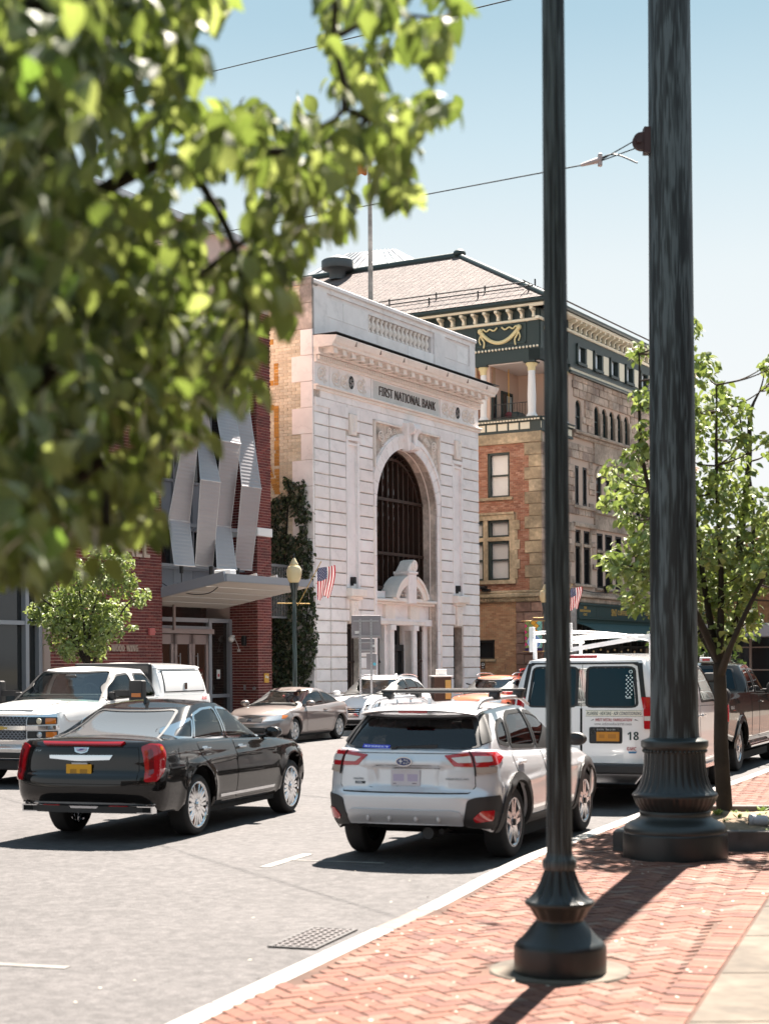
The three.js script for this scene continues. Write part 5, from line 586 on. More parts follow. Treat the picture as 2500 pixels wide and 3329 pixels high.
{ // --- black sedan driving away ---
  const S = { W: 1.86, lift: .06, wb: 2.837, ro: 1.2, fo: 1.02, wr: .35, tw: .245, gap: .045, paint: Mt([.008, .0065, .006], .25, { specularIntensity: .1, clearcoat: 1, clearcoatRoughness: .03 }),
    top: [[-1.27, 1.04], [-.9, 1.06], [-.3, 1.06], [.6, 1.02], [1.6, .985], [2.3, .965], [2.75, .93], [3.3, .85], [3.7, .76], [3.86, .7]], bot: [[-1.2, .36], [-.7, .27], [.3, .235], [2.5, .235], [3.3, .23], [3.86, .27]], prof: stdProf, plan: [[-1.27, .97], [-.5, 1], [2.3, 1], [3.1, .98], [3.86, .9]],
    rear: [[0, .14], [.1, .06], [.22, .0], [.4, .005], [.5, .03], [.52, .06], [.8, .09], [.95, .12], [1, .15]], front: [[0, .12], [.2, .02], [.5, 0], [.8, .06], [1, .2]], crown: [[-1.2, .03], [0, .05], [2.3, .05], [3.8, .06]], Rr: .42, er: 2.9, Rf: .8, ef: 2.4, crease: [.78, .012, .03], flare: .02,
    gh: [{ xb: [-.78, 2.42], xt: [.22, 1.45], wb: .79, wt: .585, bulge: .035, Rr: .34, er: 2.6, Rf: .4, ef: 2.4, roof: [[-.8, 1.08], [-.1, 1.29], [.25, 1.385], [.8, 1.44], [1.3, 1.415], [1.6, 1.36], [2.4, 1.0]], crown: [[-1, .045], [3, .05]], arcR: .05, arcF: .04,
      open: { side: [roundPoly([[1.0, 1.03], [2.1, 1.0], [1.86, 1.12], [1.5, 1.285], [1.28, 1.345], [1.0, 1.37]], .05), roundPoly([[.1, 1.05], [.92, 1.035], [.92, 1.372], [.6, 1.36], [.33, 1.30]], .05), roundPoly([[-.36, 1.085], [.03, 1.06], [.22, 1.26], [.05, 1.22], [-.18, 1.15]], .03)], front: [roundPoly([[-.66, .08], [.66, .08], [.54, .93], [-.54, .93]], .1)], rear: [roundPoly([[-.64, .1], [.64, .1], [.5, .95], [-.5, .95]], .08)] },
      glass: { side: [GL.clear, GL.clear, GL.mid], front: GL.clear, rear: Mt([.085, .09, .095], .08, { clearcoat: .5 }) }, trims: { side: mChrome }, tw: .022, ti: .004 }],
    doors: [{ poly: roundPoly([[1.04, .30], [2.2, .30], [2.28, .5], [2.28, .93], [1.03, .985]], .05), handle: [1.2, .9] }, { poly: roundPoly([[.42, .3], [1.0, .3], [1.0, .985], [.0, 1.0], [.06, .84], [.3, .7], [.42, .52]], .05), handle: [.18, .925] }],
    wheel: { rim: .262, n: 10, w: .03, split: .06, flare: .9, mat: mChrome, turn: .1 }, mirror: [2.05, 1.04], seats: [.35, 1.35], seatMat: mSeatL,
    extra({ t, B, surf, G, P, both }) {
      const r = surf.rear;
      P('trunk_seam', r, offsetPoly(ccw([[-.68, .60], [.68, .60], [.70, .99], [-.70, .99]]), .006), mWell, .0012, 0); P('trunk_lid', r, [[-.68, .60], [.68, .60], [.70, .99], [-.70, .99]], S.paint, .004, .004);
      for (const k of [1, -1]) { const f = (q, y) => r(k * q, y); const l = P('tail_lamp', f, roundPoly([[.735, 1.0], [.85, 1.03], [1.0, 1.02], [1.03, .94], [.97, .74], [.9, .625], [.765, .62]], .03), mLampR, .018, .03); P('lamp_core', f, roundPoly([[.80, .96], [.86, .97], [.845, .7], [.8, .68]], .02), Mt([.16, .002, .006], .1, { clearcoat: 1 }), .024, .01, {}, l); P('lamp_tip', f, roundPoly([[.96, 1.0], [1.0, .99], [.985, .95], [.95, .96]], .01), mLampA, .022, .008, {}, l); P('reflector', f, [[.34, .345], [.58, .345], [.58, .375], [.34, .375]], mLampR, .006, .004); const X0 = B.xr + .19, X1 = B.xr + .3; mesh('exhaust_tip', [[.52, .81, .268, .279], [.52, .81, .337, .348], [.52, .535, .279, .337], [.795, .81, .279, .337]].map(([z0, z1, y0, y1]) => bx(X0, X1, y0, y1, min(k * z0, k * z1), max(k * z0, k * z1))), mChrome, t); mesh('exhaust_core', bx(B.xr + .21, B.xr + .26, .279, .337, min(k * .53, k * .8), max(k * .53, k * .8)), mWell, t); }
      P('stop_lamp_spoiler', r, [[-.5, 1.01], [.5, 1.01], [.57, 1.045], [-.57, 1.045]], mLampR, .035, .04);
      P('chrome_bar', r, [[-.39, .87], [-.02, .845], [.36, .86], [.4, .91], [-.4, .905]], mChrome, .02, .024);
      const cr = P('emblem', r, [[-.075, .99], [.075, .99], [.055, .945], [0, .925], [-.055, .945]], mChrome, .012, .014); P('emblem_shield', r, [[-.05, .98], [.05, .98], [.035, .952], [0, .94], [-.035, .952]], Mt([.55, .55, .62], .3), .018, .004, {}, cr); P('emblem_bar', r, [[-.03, .957], [.0, .957], [.03, .975], [0, .975]], Mt([.08, .03, .25], .3), .021, .003, {}, cr);
      plate(t, [B.xr + .045, .735, -.005], .31, .155, plateTex('#d89a0c', (x, w, h) => { x.fillStyle = '#a3730c'; x.fillRect(40, 44, 66, 40); x.fillRect(140, 44, 76, 40); }));
      mesh('plate_frame', [bx(B.xr + .036, B.xr + .05, .64, .657, -.14, .14), bx(B.xr + .036, B.xr + .05, .814, .83, -.09, .1)], Mt([.5, .48, .47], .4), t);
      const q = (x) => x; P('bumper_chrome', r, [[-.9, .365], [.9, .365], [.9, .38], [-.9, .38]], mChrome, .012, .014); P('bumper_black', r, [[-.86, .27], [.86, .27], [.88, .345], [-.88, .345]], mPlastic, .003, .003);
      P('plate_lamp', r, [[-.2, .345], [.2, .345], [.17, .32], [-.17, .32]], mRimS, .01, .008);
      decal(t, 'trunk_badge', r, -.63, -.47, .94, .965, printTex(128, 32, (x) => { x.fillStyle = '#aab0b0'; x.font = 'bold 30px sans-serif'; x.fillText('XTS4', 4, 27); }));
      both((sd) => { P('sill_strip', surf.side, [[.58, .335], [2.2, .335], [2.22, .37], [.56, .37]], mChrome, .012, .014, { sd }); P('fuel_door', surf.side, roundPoly([[-.52, .82], [-.36, .82], [-.36, .97], [-.52, .97]], .05), S.paint, .004, .004, { sd }); P('headlamp', surf.side, [[3.1, .78], [3.45, .64], [3.5, .7], [3.3, .82]], mLens, .006, .01, { sd }); });
      mesh('aerial_fin', [slab([[0, 0], [.2, 0], [.09, .05], [.02, .075]], -.02, .02, [], .008).translate(.4, 1.44, 0)], S.paint, t);
      P('front_grille', surf.front, [[-.5, .42], [.5, .42], [.55, .62], [-.55, .62]], mRimD, .006, .01);
    } };
  makeCar(S, 'black_sedan', 'shiny black sedan with a yellow plate driving away in the lane', 'car', [-2.99, -18.7], 18.8 * PI / 180);
}
{ // --- silver crossover parked in front ---
  const silver = paint([.66, .66, .68], .3, .3), S = { W: 1.80, under: .31, wb: 2.665, ro: .9, fo: .9, wr: .355, tw: .225, gap: .07, paint: silver,
    top: [[-.9, 1.09], [-.6, 1.11], [0, 1.07], [1, 1.03], [2.0, 1.0], [2.5, .97], [3.0, .87], [3.4, .78], [3.565, .7]], bot: [[-.9, .40], [-.5, .30], [.35, .30], [2.3, .30], [2.9, .30], [3.565, .34]], prof: stdProf, plan: [[-.9, .965], [-.2, 1], [2.3, 1], [2.9, .985], [3.565, .92]],
    rear: [[0, .10], [.14, .02], [.3, -.0], [.41, .0], [.45, .05], [.48, .085], [.75, .10], [.9, .115], [1, .13]], front: [[0, .1], [.3, 0], [.6, .01], [.85, .08], [1, .2]], crown: [[-.9, .02], [1, .04], [3.4, .07]], Rr: .42, er: 3.0, Rf: .7, ef: 2.4, crease: [.74, .014, .03], flare: .012,
    feat: (z, y) => .035 * smooth(.40, .32, abs(z) + (y - .8) * .14) * smooth(.72, .76, y) * smooth(.97, .93, y) - .02 * smooth(.48, .40, abs(z)) * smooth(.93, .96, y) * smooth(1.06, 1.0, y),
    gh: [{ xb: [-.72, 2.5], xt: [-.4, 1.42], wb: .785, wt: .585, bulge: .035, Rr: .3, er: 3, Rf: .36, ef: 2.4, roof: [[-.75, 1.2], [-.45, 1.43], [0, 1.475], [.7, 1.505], [1.3, 1.475], [1.6, 1.42], [2.5, 1.0]], crown: [[-1, .045], [3, .05]], arcR: .03, arcF: .04,
      open: { side: [roundPoly([[1.02, 1.075], [2.15, 1.035], [1.9, 1.14], [1.55, 1.32], [1.35, 1.39], [1.02, 1.43]], .05), roundPoly([[.16, 1.115], [.94, 1.08], [.94, 1.435], [.45, 1.43], [.3, 1.38]], .05), roundPoly([[-.2, 1.175], [.08, 1.125], [.2, 1.37], [.0, 1.34], [-.12, 1.28]], .04)], front: [roundPoly([[-.64, .08], [.64, .08], [.54, .93], [-.54, .93]], .1)], rear: [roundPoly([[-.69, .16], [-.3, .07], [.3, .07], [.69, .16], [.64, .5], [.55, .9], [-.55, .9], [-.64, .5]], .06)] },
      glass: { side: [GL.mid, GL.tint, GL.tint], front: GL.clear, rear: GL.tint }, tw: .03 }],
    doors: [{ poly: roundPoly([[1.02, .36], [2.12, .36], [2.18, .5], [2.18, .965], [1.02, 1.015]], .05), handle: [1.2, .93] }, { poly: roundPoly([[.45, .36], [.99, .36], [.99, 1.015], [.0, 1.045], [.05, .85], [.3, .7], [.44, .55]], .05), handle: [.2, .95] }],
    wheel: { rim: .245, n: 5, w: .05, split: .085, flare: .55, mat: mRimS, under: mRimD, turn: .25, cap: mPlastic }, handle: silver, mirror: [1.98, 1.1, mPlastic], seats: [.25, 1.25],
    extra({ t, B, surf, G, P, both }) {
      const r = surf.rear, g = G[0];
      // black cladding round the arches and along the sills
      both((sd) => { for (const x of [0, S.wb]) { const ri = S.wr + S.gap - .004, ro = ri + .085, a = []; for (let i = 0; i <= 18; i++) { const th = lerp(-.18, PI + .18, i / 18); a.push([x + ro * cos(th), max(.3, S.wr + ro * sin(th))]); } for (let i = 18; i >= 0; i--) { const th = lerp(-.18, PI + .18, i / 18); a.push([x + ri * cos(th), max(.3, S.wr + ri * sin(th))]); } P('arch_cladding', surf.side, a, mPlastic, .022, .05, { sd, size: .2 }); }
        P('sill_cladding', surf.side, [[.5, .3], [2.15, .3], [2.15, .39], [.5, .39]], mPlastic, .014, .03, { sd }); const f = (q, y) => r(sd * q, y);
        P('bumper_corner', f, roundPoly([[.64, .40], [.66, .63], [.74, .66], [1.02, .67], [1.1, .5], [1.2, .42], [1.02, .34], [.7, .36]], .03), mPlastic, .008, .02); P('fog_reflector', f, roundPoly([[.73, .46], [.80, .53], [.93, .53], [.93, .43], [.76, .42]], .015), mLampR, .016, .01);
        P('rear_splash', f, [[.96, .33], [1.08, .33], [1.08, .44], [.96, .44]], mPlastic, .01, .02);
        const L = P('tail_lamp', f, roundPoly([[.43, 1.055], [.72, 1.085], [1.08, 1.080], [1.2, 1.020], [1.02, 0.960], [.86, 0.955], [.86, 0.880], [.88, 0.940], [.72, 0.945], [.52, 0.950]], .012), mLampR, .014, .03); P('lamp_lens', f, roundPoly([[.50, 1.032], [.70, 1.050], [.70, 0.985], [.56, 0.985]], .012), mLampW, .02, .01, {}, L); P('lamp_lens', f, roundPoly([[.74, 1.048], [.92, 1.045], [.92, 0.992], [.74, 0.988]], .012), mLampW, .02, .01, {}, L); P('indicator_lens', f, roundPoly([[.725, 0.942], [.98, 0.945], [.95, 0.890], [.73, 0.875]], .012), Mt([.45, .36, .30], .15, { clearcoat: 1 }), .016, .012, {}, L); P('lamp_split', f, [[.712, 1.095], [.728, 1.095], [.728, 0.860], [.712, 0.860]], mWell, .023, .006, {}, L); });
      // tailgate, its seam, plate recess, skid panel
      const tg = [[-.66, .70], [.66, .70], [.71, .76], [.715, 1.07], [-.715, 1.07], [-.71, .76]]; P('tailgate_seam', r, offsetPoly(ccw(tg), .008), mWell, .0015, 0); const gate = P('tailgate', r, tg, silver, .004, .004, { size: .05 });
      P('skid_panel', r, roundPoly([[-.66, .38], [.66, .38], [.60, .52], [.52, .535], [-.52, .535], [-.60, .52]], .02), Mt([.52, .52, .54], .35, { metalness: .2 }), .02, .03); for (const z of [-.39, -.13, .13, .39]) { const p = r(z, .45); mesh('skid_rib', new THREE.SphereGeometry(1, 10, 8).scale(.03, .05, .022).translate(p.x - .012, .455, p.z), Mt([.56, .56, .58], .3, { metalness: .2 }), t); }
      
      const pl = r(0, .84).x - .012; plate(t, [pl, .835, .0], .305, .155, plateTex('#c9c2c6', (x) => { x.fillStyle = '#b3a7bd'; x.fillRect(20, 34, 96, 58); x.fillRect(146, 34, 90, 58); x.fillStyle = '#5b4a52'; x.fillRect(18, 108, 30, 6); x.fillRect(186, 106, 40, 6); }), 'number_plate');
      const em = mesh('emblem', new THREE.CylinderGeometry(1, 1, .02, 32).rotateZ(PI / 2).scale(1, .047, .085).translate(r(0, .99).x - .012, .995, .0), mChrome, t), ex = r(0, .99).x - .0235; mesh('emblem_field', new THREE.CylinderGeometry(1, 1, .004, 32).rotateZ(PI / 2).scale(1, .038, .074).translate(ex, .995, 0), Mt([.01, .03, .14], .2, { clearcoat: 1 }), em); const star = (z, y, k) => { const p = []; for (let i = 0; i < 8; i++) { const a = i * PI / 4, q = i % 2 ? k * .25 : k; p.push([q * cos(a), q * sin(a)]); } return slab(p, 0, .003).rotateY(-PI / 2).translate(ex - .003, y, z); }; mesh('emblem_stars', [star(-.03, 0.999, .03), star(.012, 1.012, .013), star(.035, 1.007, .012), star(.05, 0.991, .012), star(.03, 0.979, .012), star(.008, 0.980, .012)], mWhiteP, em);
      decal(t, 'tailgate_badge', r, -.60, -.36, .765, .835, printTex(256, 64, (x) => { x.fillStyle = '#86888c'; x.font = 'bold 24px sans-serif'; x.fillText('CROSSTREK', 40, 24); x.fillStyle = '#35383d'; x.fillRect(70, 36, 120, 24); x.fillStyle = '#c9ccd0'; x.font = 'bold 19px sans-serif'; x.fillText('HYBRID', 84, 55); }), .008); decal(t, 'tailgate_badge', r, .42, .66, .815, .845, printTex(256, 32, (x) => { x.fillStyle = '#8c8e92'; x.font = 'bold 26px sans-serif'; x.fillText('SYMMETRICAL AWD', 4, 25); }), .008);
      // rear glass: sticker, wiper, spoiler with stop lamp, gloss black side vanes
      decal(t, 'bumper_sticker', g.rear, -.5, -.2, .1, .245, printTex(256, 80, (x, w, h) => { x.fillStyle = '#2b38c4'; x.fillRect(0, 0, w, h); x.fillStyle = '#fff'; x.font = 'bold 52px serif'; x.fillText('RESPECT', 12, 58, 232); }), .012);
      const w0 = g.rear(-.14, .16), w1 = g.rear(.3, .24); mesh('rear_wiper', [beam(w0.clone().add(V(-.03, 0, 0)), w1.clone().add(V(-.035, .0, 0)), .02, .03), beam(w0.clone().add(V(-.025, .01, 0)), w1.clone().add(V(-.03, .015, .0)), .012, .012), rbx(w0.x - .06, w0.x, w0.y - .05, w0.y + .02, w0.z - .03, w0.z + .03, .01)], mPlastic, t);
      mesh('spoiler', [grid(14, 6, (u, v) => { const z = lerp(-.62, .62, u), k = 1 - pow(abs(z) / .66, 3); return V(lerp(-.12, -.58 + (1 - k) * .16, v), 1.515 + .025 * k - .05 * v * v - .03 * (1 - k), z); }, true), grid(14, 2, (u, v) => { const z = lerp(-.62, .62, u), k = 1 - pow(abs(z) / .66, 3); return V(-.58 + (1 - k) * .16 + v * .14, 1.465 + .025 * k - .03 * (1 - k) - .025 * v, z); })], silver, t); mesh('stop_lamp', bx(-.588, -.56, 1.462, 1.482, -.15, .15), mLampR, t);
      both((sd) => { P('side_vane', (a, k) => { const p = g.rear(sd * a, k); return V(p.x, p.y, p.z); }, [[.71, .2], [.76, .25], [.66, .93], [.585, .93]], mRubber, .02, .03);
        mesh('roof_rail', tube([[-.35, 1.46, sd * .57], [-.2, 1.555, sd * .575], [.3, 1.585, sd * .585], [1.1, 1.575, sd * .575], [1.4, 1.5, sd * .57]], .02, 30, 8), Mt([.4, .4, .42], .35, { metalness: .7 }), t); });
      for (const x of [.22, 1.02]) mesh('roof_bar', [rbx(x - .035, x + .035, 1.645, 1.68, -.66, .66, .014), ...[-1, 1].map((k) => rbx(x - .05, x + .05, 1.575, 1.65, k * .585 - .055, k * .585 + .055, .02))], mPlastic, t);
      mesh('aerial_fin', slab([[0, 0], [.19, 0], [.07, .05], [.01, .075]], -.022, .022, [], .008).translate(-.12, 1.53, 0), silver, t);
      both((sd) => { P('headlamp', surf.side, [[2.85, .8], [3.25, .66], [3.3, .72], [3.1, .82]], mLens, .006, .01, { sd }); }); P('front_grille', surf.front, [[-.4, .55], [.4, .55], [.45, .68], [-.45, .68]], mRimD, .006, .01);
      mesh('exhaust', [bar(V(-.6, .3, .3), V(.4, .3, .25), .03, 10), cyl(.06, .06, .3, 0, 0, 0, 10).rotateZ(PI / 2).translate(-.4, .29, .2)], mPlastic, t);
    } };
  makeCar(S, 'silver_crossover', 'silver crossover with black roof bars and a blue window sticker parked at the kerb', 'car', [.496, -16.39], 22.4 * PI / 180);
}
{ // --- white van parked ahead of it ---
  const white = paint([.84, .835, .84]), S = { W: 2.01, wb: 3.43, ro: 1.22, fo: .9, wr: .37, tw: .245, gap: .06, paint: white, noCabin: true,
    top: [[-1.3, 1.34], [2.6, 1.32], [3.2, 1.24], [3.9, 1.12], [4.33, 1.0]], bot: [[-1.3, .62], [-.6, .5], [.4, .42], [3, .4], [4.33, .42]], prof: [[0, .96], [.15, .985], [.5, 1], [1, .99]], plan: [[-1.3, 1], [3, 1], [4.33, .92]], rear: [[0, .0], [1, .02]], front: [[0, 0], [.5, 0], [1, .1]], crown: [[-1, .0], [3, .05]], Rr: .22, er: 3.2, Rf: .5, ef: 2.6,
    gh: [{ xb: [-1.2, 3.55], xt: [-1.1, 2.5], wb: .995, wt: .80, bulge: .05, Rr: .22, er: 3, Rf: .4, ef: 2.6, roof: [[-1.3, 1.98], [2.4, 2.0], [2.8, 1.9], [3.6, 1.3]], crown: [[-2, .085], [4, .085]], arcR: .0, arcF: .03, open: { side: [roundPoly([[1.85, 1.36], [3.0, 1.36], [2.78, 1.57], [2.45, 1.84], [1.85, 1.86]], .08), roundPoly([[.2, 1.38], [1.55, 1.38], [1.55, 1.84], [.2, 1.84]], .08)], front: [roundPoly([[-.8, .1], [.8, .1], [.68, .9], [-.68, .9]], .1)], rear: [roundPoly([[.075, .05], [.75, .05], [.69, .85], [.075, .85]], .08), roundPoly([[-.075, .05], [-.075, .85], [-.69, .85], [-.75, .05]], .08)] }, glass: { side: [GL.mid, Mt([.76, .755, .755], .3, { clearcoat: 1 })], front: GL.clear, rear: Mt([.002, .022, .034], .05, { specularIntensity: .45 }) }, tw: .02 }],
    doors: [{ poly: roundPoly([[1.78, .5], [2.95, .5], [2.95, 1.27], [1.78, 1.29]], .05), handle: [1.95, 1.14] }, { poly: roundPoly([[.55, .5], [1.74, .5], [1.74, 1.29], [.55, 1.3]], .05), handle: [1.6, 1.14] }],
    wheel: { rim: .21, n: 8, w: .06, mat: mRimS }, mirror: [2.85, 1.4, mPlastic], mirSize: [.08, .14, .1],
    extra({ t, B, surf, G, P, both }) {
      const r = surf.rear, g = G[0];
      P('door_gap', r, [[-.003, .66], [.003, .66], [.003, 1.335], [-.003, 1.335]], mWell, .003, 0); P('door_gap', g.rear, [[-.003, 0], [.003, 0], [.003, .93], [-.003, .93]], mWell, .003, 0);
      P('roof_band', g.rear, [[-.80, .55], [-.74, .95], [.74, .95], [.80, .55], [.77, .55], [.735, .87], [.68, .915], [-.68, .915], [-.735, .87], [-.77, .55]], mRubber, .006, .006);
      both((sd) => { P('pillar_cover', (a, k) => g.rear(sd * a, k), [[.80, .22], [.86, .22], [.79, .93], [.735, .93]], mRubber, .007, .01); P('tail_lamp', (a, y) => r(sd * a, y), roundPoly([[.845, 1.06], [1.0, 1.06], [1.03, 1.33], [.845, 1.33]], .02), mLampR, .02, .04); P('tail_lamp', (a, k) => g.rear(sd * a, k), roundPoly([[.83, .0], [.93, 0], [.91, .24], [.80, .24]], .02), mLampR, .02, .04); P('reverse_lamp', (a, y) => r(sd * a, y), [[.85, 1.17], [1.0, 1.17], [1.0, 1.23], [.85, 1.23]], mLampW, .024, .01); P('door_hinge', (a, y) => r(sd * a, y), [[.81, .8], [.84, .8], [.84, .9], [.81, .9]], white, .015, .015); });
      mesh('stop_lamp', rbx(B.xr + .1, B.xr + .16, 2.005, 2.05, -.2, .2, .015), mLampR, t);
      decal(t, 'trade_lettering', r, .02, .84, 1.0, 1.32, printTex(1024, 400, (x) => { x.fillStyle = '#e4e2d4'; x.fillRect(18, 18, 990, 92); x.fillStyle = '#5a6a5e'; x.fillRect(10, 12, 1004, 6); x.fillRect(10, 110, 1004, 6); x.font = 'italic bold 76px sans-serif'; x.fillStyle = '#1f3b3a'; x.fillText('PLUMBING · HEATING ·', 24, 92, 490); x.fillStyle = '#2c3648'; x.fillText('AIR CONDITIONING', 526, 92, 470); x.fillStyle = '#a01228'; x.font = 'italic bold 66px sans-serif'; x.fillText('SHEET METAL FABRICATION', 186, 196, 650); x.fillStyle = '#333'; x.beginPath(); x.moveTo(90, 190); x.lineTo(150, 160); x.lineTo(160, 176); x.fill(); x.beginPath(); x.moveTo(950, 190); x.lineTo(890, 160); x.lineTo(880, 176); x.fill(); x.fillStyle = '#4a4048'; x.font = '54px serif'; x.fillText('www.AdirondackPM.com', 170, 262, 690); }), .006);
      P('plate_box', r, roundPoly([[.07, .865], [.56, .865], [.56, 1.085], [.07, 1.085]], .03), mRubber, .006, .006); plate(t, [B.xr - .008, .96, .37], .31, .125, plateTex('#c9840f', (x) => { x.fillStyle = '#b0720f'; x.fillRect(30, 36, 60, 50); x.fillRect(130, 30, 90, 60); })); decal(t, 'dealer_lettering', r, .2, .53, 1.035, 1.07, printTex(256, 32, (x) => { x.fillStyle = '#cfcfcf'; x.font = '26px sans-serif'; x.fillText('ROCKS  793-2196', 6, 26, 240); }), .013);
      decal(t, 'fleet_number', r, .61, .80, .90, 1.05, printTex(128, 100, (x) => { x.fillStyle = '#0c3336'; x.font = 'bold 100px sans-serif'; x.fillText('18', 6, 90, 116); }), .006); decal(t, 'maker_badge', r, .60, .80, .72, .83, printTex(256, 128, (x) => { x.fillStyle = '#a8182c'; x.font = 'bold 74px sans-serif'; x.fillText('GMC', 26, 62, 200); x.fillStyle = '#3f7fae'; x.beginPath(); x.moveTo(56, 78); x.lineTo(206, 78); x.lineTo(190, 108); x.lineTo(72, 108); x.fill(); }), .008);
      const ghost = g.rear; decal(t, 'window_print', ghost, .56, .72, .2, .8, printTex(96, 256, (x) => { x.strokeStyle = '#cfe2e6'; x.lineWidth = 5; x.fillStyle = '#cfe2e6'; x.beginPath(); x.arc(56, 18, 12, 0, 7); x.stroke(); for (let i = 0; i < 11; i++) for (const k of [0, 1]) { x.beginPath(); x.arc(26 + k * 30 + (i % 2) * 13, 52 + i * 18, 6.5, 0, 7); x.fill(); } x.fillRect(28, 240, 40, 8); }), .004);
      // bumper with tow hitch
      mesh('rear_bumper', [rbx(B.xr - .2, B.xr + .14, .47, .60, -.98, .98, .03)], mPlastic, t); mesh('bumper_face', [slab([[-.95, .56], [-.78, .34], [.78, .34], [.95, .56]], 0, .06, [], .015).rotateY(PI / 2).translate(B.xr - .17, 0, 0)], mChrome, t); mesh('tow_hitch', [rbx(B.xr - .27, B.xr - .1, .33, .56, .03, .17, .015), bx(B.xr - .4, B.xr, .38, .44, .08, .13)], mPlastic, t);
      // roof rack: bowed bars, end posts, feet
      for (const [x, y] of [[-.62, 2.36], [.55, 2.28], [1.75, 2.3]]) { mesh('rack_bar', grid(10, 4, (u, v) => { const a = v * 2 * PI, z = lerp(-.9, .9, u); return V(x + .025 * cos(a), y - .12 * u * (x < 0 ? 1 : .2) + .06 * (1 - (z / .9) ** 2) + .024 * sin(a), z); }), white, t); }
      mesh('rack_rail', [bar(V(-.75, 2.26, -.82), V(1.9, 2.26, -.82), .022, 8), bar(V(-.75, 2.24, .82), V(1.9, 2.24, .82), .022, 8), ...[-.62, .55, 1.75].flatMap((x) => [-.82, .82].map((z) => bx(x - .03, x + .03, 2.0, 2.27, z - .02, z + .02)))], white, t);
      for (const [z, h] of [[-.32, 2.5], [-.86, 2.45], [.86, 2.52]]) mesh('rack_post', rbx(-.66, -.58, 2.1, h, z - .035, z + .035, .01), white, t); mesh('drop_bar', beam(V(-.62, 2.13, -.3), V(-.62, 2.32, .9), .03, .06), white, t);
      both((sd) => P('lamp_front', surf.side, [[3.9, .8], [4.2, .72], [4.2, .95], [3.95, 1.0]], mLens, .006, .01, { sd }));
      mesh('running_board', bx(.6, 2.9, .34, .40, .86, 1.0), mChrome, t);
    } };
  makeCar(S, 'white_work_van', 'white work van with trade lettering, number 18 and a roof rack', 'van', [2.63 + 1.22 * sin(22.5 * PI / 180), -21.5 - 1.22 * cos(22.5 * PI / 180)], 22.5 * PI / 180);
}
